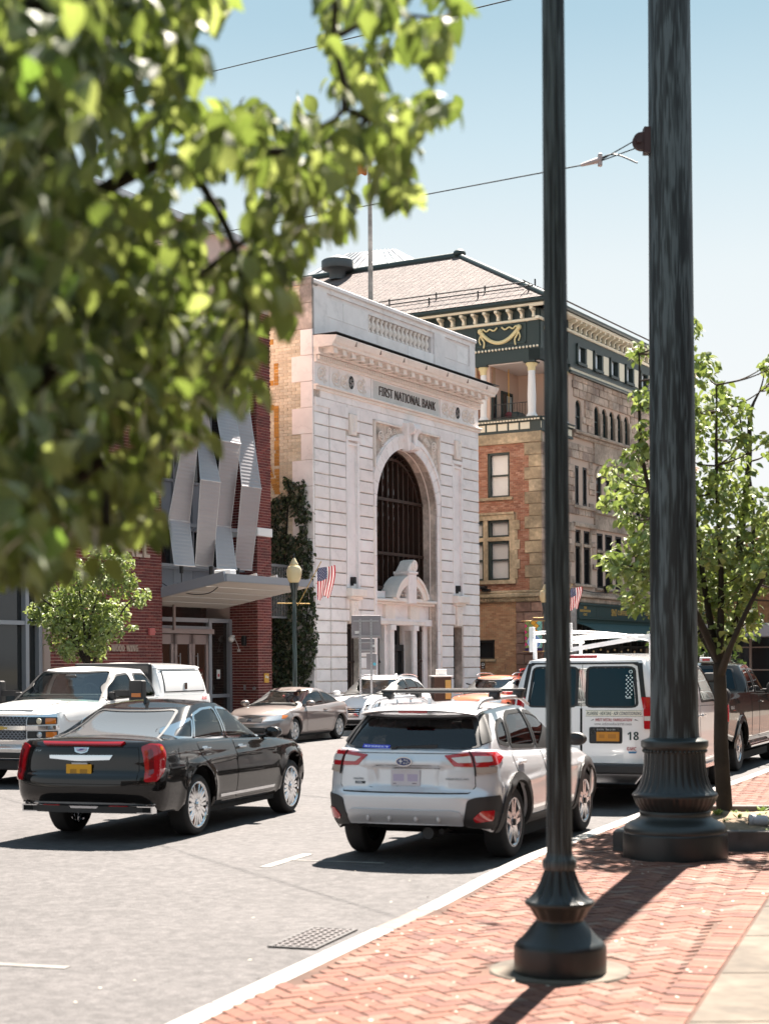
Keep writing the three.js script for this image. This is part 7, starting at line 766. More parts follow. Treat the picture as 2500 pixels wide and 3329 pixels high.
{ const g = thing('span_wire', 'dark span wire with a clamped loop tied to the massive iron pole', 'wire'); mesh('wire', tube([[2.05, 6.70, -15.2], [-2.4, 9.19, -26.6], [-6.86, 11.75, -38]], .007, 50, 6), mBlack, g); mesh('loop', [bar(V(2.05, 6.7, -15.2), V(2.43, 6.86, -14.97), .006, 5), bar(V(2.05, 6.7, -15.2), V(2.43, 6.775, -14.97), .006, 5), tube([[2.06, 6.73, -15.2], [2.2, 6.76, -15.15], [2.42, 6.66, -15.1]], .008, 10, 5)], mBlack, g); mesh('wire_clamp', [bar(V(1.9, 6.68, -15.22), V(2.08, 6.72, -15.19), .014, 8, .03), rbx(2.06, 2.1, 6.66, 6.78, -15.22, -15.17, .01)], Mt([.5, .4, .38], .5, { metalness: .4 }), g); }
wire([[4.36, 14.83, -30], [-6.97, 18.52, -46], [-18.3, 22.22, -62]], .014, 'dark span wire crossing the top of the sky behind the leaves');
{ // planting bed with granite edging round the street tree
  const g = thing('tree_bed', 'raised granite edged planting bed with bare soil round the street tree', 'planter'); const hd = .39, pt = (u, v) => [2.2 + u + v * hd + .0, -(15.46 - u * .09 + v)];
  const cols = [mGran, Mt([.19, .17, .165], .9, { map: tMottle })];
  const q = (u0, u1, v0, v1, m) => { const A = pt(u0, v0), B = pt(u1, v0), C = pt(u1, v1), D = pt(u0, v1), s = shapeOf([A, B, C, D].map(([x, z]) => [x, -z])); mesh('edging_block', new THREE.ExtrudeGeometry(s, { depth: .19, bevelEnabled: true, bevelSize: .008, bevelThickness: .008, bevelSegments: 1 }).rotateX(-PI / 2).translate(0, .12, 0), m, g); };
  q(0, 1.0, 0, .14, cols[1]); q(1.01, 2.6, 0, .14, cols[1]); q(-.02, .14, .15, 1.4, cols[0]); q(-.02, .14, 1.41, 2.7, cols[0]); q(.15, 2.6, 2.66, 2.8, cols[1]);
  const A = pt(.1, .1), B = pt(2.6, .1), C = pt(2.6, 2.7), D = pt(.1, 2.7), n = noise2(5, 64); mesh('soil', grid(40, 40, (u, v) => { const x = lerp(lerp(A[0], B[0], u), lerp(D[0], C[0], u), v), z = lerp(lerp(A[1], B[1], u), lerp(D[1], C[1], u), v); return V(x, .235 + .04 * n(x * 4, z * 4) + .02 * n(x * 14, z * 14), z); }, false), Mt([.30, .215, .14], .95, { map: tMottle, bumpMap: tGrain, bumpScale: .02 }), g);
  const r = rng(6), w = [], leaf = (x, y, z, a, L, up) => { const k = V(cos(a), up, sin(a)).normalize().multiplyScalar(L), s = V(-sin(a), 0, cos(a)).multiplyScalar(L * .22), P = [V(x, y, z), V(x, y, z).add(k.clone().multiplyScalar(.55)).add(s), V(x, y, z).add(k), V(x, y, z).add(k.clone().multiplyScalar(.55)).sub(s)]; const b = new THREE.BufferGeometry(); b.setAttribute('position', new THREE.Float32BufferAttribute([P[0], P[1], P[2], P[0], P[2], P[3]].flatMap((p) => p.toArray()), 3)); b.computeVertexNormals(); return b; };
  for (let i = 0; i < 46; i++) { const u = .3 + r() * 2.1, v = .25 + pow(r(), .7) * 2.4, [x, z] = pt(u, v), s = .03 + r() * .08; for (let k = 0; k < 7; k++) w.push(leaf(x, .26, z, r() * 6.28, s, .3 + r() * .9)); }
  const sx = single('bed_weeds', w, Mt([.16, .24, .05], .8, { transmission: .3, thickness: 0, side: THREE.DoubleSide }), 'small green weeds sprouting from the soil of the tree bed', 'weeds'); sx.userData.kind = 'stuff';
  const l = thing('ground_spotlight', 'pale grey ground spotlight lying on the soil beside the street tree', 'spotlight', [3.83, .31, -16.45], -.15); mesh('housing', [cyl(.062, .055, .15, 0, 0, 0, 18).rotateZ(-PI / 2).translate(-.06, 0, 0), cyl(.066, .066, .035, 0, 0, 0, 18).rotateZ(-PI / 2).translate(-.1, 0, 0)], Mt([.42, .40, .42], .5), l); mesh('lens', cyl(.05, .05, .006, 0, 0, 0, 16).rotateZ(-PI / 2).translate(-.105, 0, 0), mRubber, l); mesh('conduit', bar(V(.09, 0, 0), V(.4, -.03, .02), .018, 8), mWhiteP, l);
}
{ // the acorn lamp standards on the far pavement
  const globe = Mt([.80, .70, .46], .25, { transmission: .35, thickness: 0, clearcoat: .6 });
  const lampPost = (p, label) => { const t = thing('street_lamp', label, 'street lamp', p, 0, 'acorn lamps along the far pavement'); mesh('post', turned([[.2, 0], [.2, .3], [.13, .45], [.11, .7], [.075, .8], [.062, 1, 1], [.055, 3.7, 1]], 12, .15, 60), Mt([.14, .2, .2], .5, { map: tStreak }), t, { uv: true }); mesh('capital', turned([[.055, 3.55], [.09, 3.62], [.07, 3.7], [.1, 3.85], [.125, 3.95], [.12, 3.99], [.13, 4.0]], 8, .1, 48), mIronL, t, { uv: true }); const g = mesh('globe', lathe([[.11, 3.99], [.17, 4.08], [.205, 4.22], [.2, 4.36], [.15, 4.44], [.1, 4.47]], 28), globe, t); mesh('globe_cap', lathe([[.1, 4.47], [.12, 4.49], [.07, 4.58], [.06, 4.6], [.03, 4.66], [0, 4.67]], 20), globe, g); mesh('finial', lathe([[.02, 4.66], [.035, 4.7], [.02, 4.74], [0, 4.8]], 10), mIron, g); mesh('banner_arms', [bar(V(-.45, 3.46, 0), V(.42, 3.44, 0), .014, 6)], mGold, t); return t; };
  lampPost([-2.385, .13, -42.6], 'acorn globe street lamp with a small flag before the ivy covered wall'); lampPost([5.83, .13, -58], 'acorn globe street lamp half hidden behind the nearest pole, holding the arts banner');
  const flag = (p, q, s, label) => { const t = thing('flag', label, 'flag', p, q); const P = (u, v) => V(s * (.46 * u + .1 * u * sin(v * 3 + 1)), -s * (v * .95 + .06 * sin(u * 9) * v) + s * .1 * u, s * .08 * sin(u * 8 + v * 4)); const stripes = canvasTex(256, 256, (x) => { for (let i = 0; i < 13; i++) { x.fillStyle = i % 2 ? '#f0ebe6' : '#b3162c'; x.fillRect(i * 19.7, 0, 20, 256); } x.fillStyle = '#1b2350'; x.fillRect(0, 152, 138, 104); x.fillStyle = '#fff'; for (let r = 0; r < 9; r++) for (let c = 0; c < 6 - (r % 2); c++) { x.beginPath(); x.arc(14 + c * 22 + (r % 2) * 11, 160 + r * 11, 3, 0, 7); x.fill(); } }); mesh('cloth', grid(14, 20, P), Mt([1, 1, 1], .8, { map: stripes, transmission: .25, thickness: 0, side: THREE.DoubleSide }), t, { uv: true }); mesh('staff', bar(V(-.62 * s, -1.15 * s, .05), V(.12 * s, .22 * s, 0), .013, 6), mGold, t); return t; };
  flag([-1.76, 4.5, -42.5], 0, .86, 'small stars and stripes flag hanging from the lamp beside the ivy'); flag([6.72, 4.62, -57.9], .2, .8, 'small stars and stripes flag just right of the nearest pole');
  const bn = thing('street_banner', 'colourful harlequin arts district banner hanging on the lamp beside the brownstone corner', 'banner', [5.4, 2.92, -57.95]); const cols = ['#e2306e', '#f0b02a', '#e2402c', '#4c8bd0', '#a984c8', '#8a9a52', '#86c4b0', '#ef7a2a', '#d8226a'];
  const tb = canvasTex(256, 440, (x, w, h) => { x.fillStyle = '#2a0d4a'; x.fillRect(0, 0, w, h); let k = 0; for (let j = -1; j < 10; j++) for (let i = -1; i < 4; i++) { x.fillStyle = cols[(k++ * 5 + j * 2 + 20) % 9]; const cx = i * 88 + (j % 2 ? 44 : 0) + 36, cy = j * 45 + 26; x.beginPath(); x.moveTo(cx, cy - 40); x.lineTo(cx + 40, cy); x.lineTo(cx, cy + 40); x.lineTo(cx - 40, cy); x.fill(); x.strokeStyle = 'rgba(40,16,60,.6)'; x.lineWidth = 4; x.beginPath(); x.arc(cx, cy, 11, 0, 5); x.stroke(); } x.fillStyle = '#2a0d4a'; x.fillRect(0, 396, w, 44); x.fillStyle = '#d8def0'; x.beginPath(); x.arc(134, 306, 100, 0, 7); x.fill(); x.fillStyle = '#3f7fc4'; x.beginPath(); x.arc(134, 306, 92, 0, 7); x.fill(); x.fillStyle = '#fff'; x.font = 'bold 58px serif'; x.fillText('ARTS', 52, 316, 166); x.font = 'bold 30px serif'; x.fillText('DISTRICT', 66, 352, 136); x.font = '20px serif'; x.fillText('GLENS FALLS', 72, 252, 124); x.fillText('★', 124, 382); });
  const bg = new THREE.BoxGeometry(.62, 1.08, .012); mesh('cloth', bg, Mt([1, 1, 1], .7, { map: tb }), bn, { uv: true }); mesh('bars', [bar(V(-.45, .55, 0), V(.42, .55, 0), .014, 6), bar(V(-.4, -.55, 0), V(.42, -.55, 0), .01, 6)], mGold, bn);
}
{ // backs of the road signs
  const t = thing('road_sign', 'grey backs of stacked road signs on two perforated posts before the bank door', 'road sign', [-.51, .13, -45.2]), gr = Mt([.30, .275, .285], .5, { metalness: .35 }), al = mAlu;
  for (const x of [-.17, .14]) { const holes = []; for (let y = .3; y < 3.1; y += .08) holes.push(cyl(.008, .008, .004, 0, 0, 0, 6).rotateX(PI / 2).translate(x, y, .031)); mesh('post', [bx(x - .028, x + .028, 0, 3.1, -.03, .03)], al, t); mesh('post_holes', holes, mBlack, t, { kind: 'stuff' }); }
  mesh('sign_panel', rbx(-.42, .42, 2.56, 3.2, -.06, -.035, .012), gr, t); mesh('stiffener', [bx(-.36, .36, 3.02, 3.06, -.035, 0), bx(-.4, .4, 2.6, 2.63, -.035, 0)], al, t); mesh('sign_panel', rbx(-.22, .24, 2.14, 2.54, -.06, -.035, .01), gr, t); mesh('stiffener', [bx(-.22, .24, 2.42, 2.45, -.035, 0), bx(-.22, .24, 2.2, 2.23, -.035, 0)], al, t); mesh('sign_panel', rbx(-.0, .28, 1.66, 2.12, -.06, -.035, .01), gr, t); mesh('sticker', [new THREE.CylinderGeometry(.045, .045, .004, 16).rotateX(PI / 2).translate(.23, 1.82, -.032)], Mt([.12, .5, .62], .5), t); mesh('sticker', [bx(-.32, -.2, 2.68, 2.76, -.034, -.03), bx(.17, .25, 2.3, 2.37, -.034, -.03)], mWhiteP, t);
}
{ const t = building('step_railing', 'dark iron step railing beside the bank door steps', 'railing', 8.2, .6); mesh('rails', [beam(V(7.2, 1.25, 1.6), V(9.4, .95, 1.6), .04, .04), beam(V(7.2, .5, 1.6), V(9.4, .3, 1.6), .03, .03)], mBlack, t); for (let s = 7.2; s <= 9.41; s += .22) mesh('baluster', cyl(.012, .012, .9, s, .2, 1.6, 6), mBlack, t);
  const s = building('bank_steps', 'pale stone entrance steps before the bank doorway', 'steps', 5.9, .3); for (let i = 0; i < 4; i++) mesh('step', chbox(4.2, 7.6, .13 + i * .0, .13 + (4 - i) * .13 - .1, -.3, .15 + i * .32, .01), mMarble2, s);
  const o = thing('notice_lectern', 'dark brown outdoor cabinet with a pale box on top beside the coral car', 'cabinet', [1.78, .13, -50.6], .2); mesh('cabinet', [rbx(-.28, .28, 0, 1.4, -.25, .25, .02)], Mt([.06, .03, .02], .6), o); mesh('top', rbx(-.32, .32, 1.4, 1.44, -.3, .3, .01), mWhiteP, o); mesh('pale_box', rbx(-.14, .16, 1.44, 1.64, -.14, .12, .02), mWhiteP, o); mesh('side_panel', bx(.08, .26, .7, 1.3, .25, .27), mGold, o); }
{ // flagstaff on the bank roof
  const p = at(8.68, 0, -3), t = thing('flagpole', 'weathered white flagpole rising from the bank roof with a furled flag', 'flagpole', [p.x, 13.2, p.z]); mesh('pole', cyl(.1, .06, 9.6, 0, 0, 0, 12), Mt([.62, .58, .56], .6, { map: tMottle }), t); mesh('truck_ball', new THREE.SphereGeometry(.12, 12, 8).translate(0, 9.7, 0), mGold, t);
  const f = single('hanging_flag', grid(6, 14, (u, v) => V(p.x - .1 - .5 * u * (.5 + v * .3), 21.6 - v * 1.6, p.z + .12 * sin(u * 9 + v * 3))), Mt([.6, .16, .05], .8, { side: THREE.DoubleSide }), 'red and orange flag hanging limp at the top of the flagpole', 'flag'); }
{ // low tan building at the end of the view, with a grey canopy and glazed front
  const t = thing('tan_shop_building', 'tan brick two storey building with a grey entrance canopy at the right edge', 'building', [17, 0, -78], -.42), tan = Mt([.44, .22, .10], .9, { map: tMottle, bumpMap: tGrain, bumpScale: .01 });
  mesh('wall', [bx(-6, 14, 3.6, 8.1, -12, 0), bx(3.4, 14, .1, 3.6, -12, -.4), bx(-6, -3.4, .1, 3.6, -12, 0)], tan, t); mesh('coping', chbox(-6.1, 14.1, 8.1, 8.5, -12, .15, .03), mWhiteP, t); mesh('window_band', [bx(-5, 12, 5.6, 6.6, -.1, .02)], mGlassD, t); mesh('band_frame', [bx(-5.1, 12.1, 5.5, 5.6, -.1, .08), bx(-5.1, 12.1, 6.6, 6.75, -.1, .08)], pal2(), t); for (let i = 0; i < 12; i++) mesh('mullion', bx(-5 + i * 1.5, -4.94 + i * 1.5, 5.6, 6.6, -.1, .05), mWhiteP, t);
  mesh('canopy', chbox(-3.2, 4, 3.1, 3.75, -2, 2.2, .03), Mt([.40, .36, .38], .6, { metalness: .2 }), t); mesh('shopfront', bx(-3.4, 5, .1, 3.1, -.5, -.45), mGlassD, t); for (let i = 0; i < 9; i++) mesh('shopfront_post', bx(-3.3 + i, -3.2 + i, .1, 3.1, -.45, -.3), Mt([.46, .33, .27], .6), t); mesh('shopfront_rail', [bx(-3.3, 5, 1.5, 1.56, -.44, -.32), bx(-3.3, 5, 2.6, 2.66, -.44, -.32)], Mt([.46, .33, .27], .6), t); mesh('canopy_post', [cyl(.1, .1, 3.0, 3.6, .1, 1.8, 12), cyl(.1, .1, 3.0, -2.8, .1, 1.8, 12)], Mt([.55, .42, .36], .6), t);
  function pal2() { return Mt([.46, .33, .27], .7); }
}
{ // the block behind the camera, which the cars' tails mirror
  const t = thing('corner_shop_building', 'brown brick shop building behind the viewer across the road', 'building', [-7, 0, 26], .35 + PI), bk = Mt([.05, .03, .025], .9, { map: tMottle }); mesh('wall', bx(-26, 22, 0, 8.5, -10, 0), bk, t); for (let i = 0; i < 12; i++) mesh('window', bx(-24 + i * 3.8, -22 + i * 3.8, 4.8, 6.8, -.05, .05), mGlassD, t); mesh('shopfront', bx(-25, 21, .3, 3.2, -.05, .04), mGlassD, t); mesh('stone_band', bx(-26, 22, 3.6, 4.1, 0, .15), mMarbleD, t); }
{ // the near side of the street, beyond the right edge: seen only in glass and paintwork
  const t = thing('arcade_building', 'long brown brick arcade building along the right side of the street', 'building', [9.6, 0, -1], -.395 + PI / 2), bk = Mt([.30, .12, .075], .9, { map: tMottle });
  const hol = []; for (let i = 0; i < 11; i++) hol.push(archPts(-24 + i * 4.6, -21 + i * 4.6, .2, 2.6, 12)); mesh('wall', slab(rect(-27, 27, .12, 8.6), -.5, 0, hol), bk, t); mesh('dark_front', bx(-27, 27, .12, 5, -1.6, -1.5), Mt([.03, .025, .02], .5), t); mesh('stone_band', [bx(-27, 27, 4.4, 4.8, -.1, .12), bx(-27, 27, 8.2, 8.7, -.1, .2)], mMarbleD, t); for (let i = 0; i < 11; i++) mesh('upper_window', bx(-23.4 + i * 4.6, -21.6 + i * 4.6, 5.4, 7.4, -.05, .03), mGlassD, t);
  const q = thing('brick_hotel_building', 'red brick building with pale bands beyond the right edge of the street', 'building', [38, 0, -74], -1.2); mesh('wall', bx(-18, 18, 0, 13, -10, 0), Mt([.32, .085, .06], .9, { map: tMottle }), q); for (const y of [3.6, 7.2, 10.8]) mesh('pale_band', bx(-18, 18, y, y + .35, 0, .12), mWhiteP, q); for (let j = 0; j < 3; j++) for (let i = 0; i < 9; i++) mesh('window', bx(-16.5 + i * 4, -15 + i * 4, 1.2 + j * 3.6, 3.2 + j * 3.6, -.05, .04), mGlassD, q);
}
// ---------- foliage ----------
function leafGeo(L, W, curl, seg = 3) {   // pointed oval folded along its midrib and arched
  const P = [], U = [], I = []; for (let i = 0; i <= seg + 1; i++) { const t = i / (seg + 1), w = W * pow(sin(PI * pow(t, .8)), .85) * (i === 0 || i === seg + 1 ? 0 : 1), y = -curl * L * t * t; for (const k of [-1, 0, 1]) { P.push(k * w / 2, y + abs(k) * w * .16, t * L); U.push(t, .5 + k * .5); } }
  for (let i = 0; i < seg + 1; i++) for (let k = 0; k < 2; k++) { const a = i * 3 + k, b = a + 1, c = a + 3, d = c + 1; if (i === 0) I.push(a, c, d, ...[]); else if (i === seg) I.push(a, c, b); else I.push(a, c, b, b, c, d); } 
  const g = new THREE.BufferGeometry(); g.setAttribute('position', new THREE.Float32BufferAttribute(P, 3)); g.setAttribute('uv', new THREE.Float32BufferAttribute(U, 2)); g.setIndex(I); g.computeVertexNormals(); return flat(g);
}
const leafMat = (c, tr = .42, coat = .35) => Mt(c, .9, { map: tLeaf, transmission: tr, thickness: 0, side: THREE.DoubleSide, clearcoat: coat, clearcoatRoughness: .38 });
const DM = new THREE.Object3D(), tmpC = new THREE.Color();
function poseLeaf(o, p, r, droop, size) { const a = r() * 2 * PI, d = V(cos(a), -droop + (r() - .5) * 1.2, sin(a)).normalize(); o.position.copy(p); o.up.set((r() - .5) * 1.1, 1, (r() - .5) * 1.1).normalize(); o.lookAt(p.clone().add(d)); o.rotateZ((r() - .5) * 1.4); o.scale.setScalar(size); }
function leavesOn(tree, name, geo, mat, pts, tones, r, droop = .6, s0 = .75, s1 = .6) { const im = new THREE.InstancedMesh(geo, mat, pts.length); pts.forEach((p, i) => { poseLeaf(DM, p, r, droop * (.4 + r() * .9), s0 + s1 * r()); DM.updateMatrix(); im.setMatrixAt(i, DM.matrix); const k = tones[floor(r() * tones.length)], q = .8 + .4 * r(); im.setColorAt(i, tmpC.setRGB(k[0] * q, k[1] * q, k[2] * q)); }); im.name = name; im.userData.kind = 'stuff'; im.castShadow = im.receiveShadow = true; tree.add(im); return im; }
const mBark = Mt([.042, .031, .022], .95, { map: tMottle, bumpMap: tGrain, bumpScale: .012 }), mTwig = Mt([.05, .032, .024], .9);
function limb(pts, r0, r1, n = 8) { const c = new THREE.CatmullRomCurve3(pts), S = 18, fr = c.computeFrenetFrames(S, false); return grid(n, S, (u, v) => { const i = round(v * S), p = c.getPoint(v), a = u * 2 * PI, r = lerp(r0, r1, v) * (1 + .08 * sin(a * 3 + v * 9)); return p.addScaledVector(fr.normals[i], r * cos(a)).addScaledVector(fr.binormals[i], r * sin(a)); }); }
const ballPts = (c, r, n, rnd, sy = 1) => Array.from({ length: n }, () => { let x, y, z, q; do { x = rnd() * 2 - 1; y = rnd() * 2 - 1; z = rnd() * 2 - 1; q = x * x + y * y + z * z; } while (q > 1); const k = pow(q, -.18); return V(c.x + x * r * k, c.y + y * r * sy * k, c.z + z * r * k); });
// a street tree: every clump hangs on a twig of its own that leaves one of the limbs
function streetTree(name, label, base, trunkPts, r0, limbs, clumps, geo, mat, tones, seed, density) {
  const t = thing(name, label, 'tree', base), r = rng(seed), L = (p) => V(p[0] - base[0], p[1] - base[1], p[2] - base[2]);
  mesh('trunk', limb(trunkPts.map(L), r0, r0 * .72, 14), mBark, t); const ends = [];
  for (const l of limbs) { const P = l.map(L); mesh('branch', limb(P, r0 * .5, r0 * .1, 7), mBark, t); const c = new THREE.CatmullRomCurve3(P); for (let i = 2; i <= 12; i++) ends.push(c.getPoint(i / 12)); }
  const pts = [], tw = []; for (const [x, y, z, rad] of clumps) { const c = L([x, y, z]); let best = ends[0]; for (const e of ends) { const de = e.clone().sub(c); if (de.length() + max(0, de.y) * 1.5 < best.clone().sub(c).length() + max(0, best.y - c.y) * 1.5) best = e; } tw.push(limb([best, best.clone().lerp(c, .5).add(V(0, -.04, 0)), c], .012, .005, 5)); pts.push(...ballPts(c, rad, round(density * rad * rad), r, .95)); }
  mesh('twigs', tw, mTwig, t, { kind: 'stuff' }); leavesOn(t, 'crown', geo, mat, pts, tones, r); return t;
}
const tones = [[.23, .30, .075], [.29, .36, .10], [.16, .22, .05], [.37, .43, .15], [.105, .15, .032]], toneS = [[.26, .34, .09], [.31, .39, .11], [.20, .275, .07], [.36, .43, .14], [.15, .21, .05]];
const proj = (px, py, d) => { const a = (px - 1250) / 5208.3, b = -(py - 2158.7) / 5208.3, q = .0075; return V(d * (a * cos(q) + b * sin(q)), 1.95 + d * (b * cos(q) - a * sin(q)), -d); };   // where a spot measured on the photograph stands at a given distance
{ // pear tree in the bed at the right
  const r = rng(81), D = 18, C = [[2240, 1060, 45], [2265, 1180, 65], [2255, 1330, 70], [2330, 1280, 55], [2392, 1340, 55], [2425, 1420, 40], [2300, 1420, 80], [2395, 1520, 65], [2300, 1600, 100], [2420, 1640, 80], [2485, 1690, 55], [2290, 1750, 105], [2400, 1800, 95], [2485, 1850, 65], [2280, 1890, 95], [2395, 1950, 85], [2320, 2030, 80], [2430, 2030, 45], [2475, 1775, 55], [2075, 1140, 38], [2085, 1290, 40], [2090, 1390, 28], [2060, 1480, 42], [2045, 1570, 68], [2065, 1660, 62], [1985, 1530, 34], [2000, 1620, 48], [2085, 1730, 50], [2055, 1800, 70], [2000, 1830, 46], [2050, 1890, 72], [2085, 1960, 55], [1965, 1815, 24], [2180, 1120, 60], [2170, 1280, 80], [2165, 1440, 100], [2175, 1600, 110], [2180, 1770, 110], [2185, 1930, 95], [2560, 1750, 80], [2600, 1600, 90], [2570, 1900, 80], [2520, 1450, 50], [2492, 1190, 30], [2505, 1250, 24], [2540, 1180, 60]];
  const cl = []; for (const [x, y, R] of C) for (let k = 0; k < 2; k++) { const d = D + (r() - .5) * 1.9 * clamp((2200 - y) / 500 + .2) - (k ? .2 : 0), p = proj(x + (k ? (r() - .5) * R : 0), y + (k ? (r() - .5) * R : 0), d); cl.push([p.x, p.y, p.z, R / 5208 * d * (k ? .75 : 1)]); }
  const b = [3.78, .2, -17.9], q = (x, y, d) => proj(x, y, d).toArray();
  streetTree('pear_tree', 'leafy young street tree with upright limbs behind the massive pole', b, [b, q(2345, 2400, 17.9), q(2338, 2160, 17.9)], .092, [[q(2338, 2190, 17.9), q(2290, 1900, 18.0), q(2245, 1500, 18.3), q(2240, 1070, 18.2)], [q(2338, 2170, 17.9), q(2345, 1900, 17.8), q(2330, 1600, 17.6), q(2330, 1250, 17.6)], [q(2342, 2180, 17.9), q(2420, 1900, 18.2), q(2450, 1700, 18.4), q(2400, 1320, 18.5)], [q(2340, 2200, 17.9), q(2380, 2090, 17.5), q(2470, 1900, 17.3), q(2580, 1700, 17.2)], [q(2338, 2160, 17.9), q(2230, 1980, 18.3), q(2080, 1800, 18.6), q(2040, 1560, 18.6)], [q(2335, 2150, 17.9), q(2200, 1850, 17.4), q(2090, 1500, 17.3), q(2078, 1150, 17.3)], [q(2400, 1800, 18.2), q(2435, 1500, 18.3), q(2442, 1330, 18.3), q(2470, 1270, 18.3)]], cl, leafGeo(.085, .058, .25), leafMat([1, 1, 1], .36), toneS, 82, 1700);
}
{ // small tree on the far pavement before the brick wall
  const D = 35.3, r = rng(91), C = [[385, 1755, 32], [400, 1830, 42], [392, 1900, 48], [450, 1940, 34], [475, 1925, 18], [330, 1880, 58], [250, 1920, 58], [165, 1935, 46], [130, 1990, 46], [200, 1990, 66], [290, 1990, 76], [370, 1990, 56], [205, 2060, 66], [290, 2060, 68], [360, 2045, 48], [432, 2037, 15], [235, 2110, 46], [310, 2105, 48], [105, 1985, 20], [370, 1705, 22], [45, 1770, 24], [60, 1845, 20], [330, 1800, 40], [260, 1850, 40]], cl = [];
  for (const [x, y, R] of C) for (let k = 0; k < 2; k++) { const d = D + (r() - .5) * 1.6, p = proj(x + (k ? (r() - .5) * R : 0), y + (k ? (r() - .5) * R * .8 : 0), d); cl.push([p.x, p.y, p.z, R / 5208 * d * (k ? .7 : .95)]); }
  const q = (x, y) => proj(x, y, D).toArray(), b = [proj(290, 2400, D).x, .13, -D];
  streetTree('small_street_tree', 'small round street tree before the lettered brick wall behind the white pickup', b, [b, q(290, 2300), q(288, 2160)], .07, [[q(288, 2180), q(300, 2000), q(370, 1800), q(385, 1700)], [q(288, 2170), q(270, 2000), q(250, 1880), q(240, 1840)], [q(288, 2180), q(220, 2050), q(160, 1960), q(110, 1960)], [q(290, 2180), q(360, 2050), q(420, 1960), q(470, 1930)], [q(288, 2160), q(200, 2000), q(90, 1900), q(50, 1770)]], cl, leafGeo(.1, .066, .25, 2), leafMat([1, 1, 1], .42), toneS, 92, 1900);
}
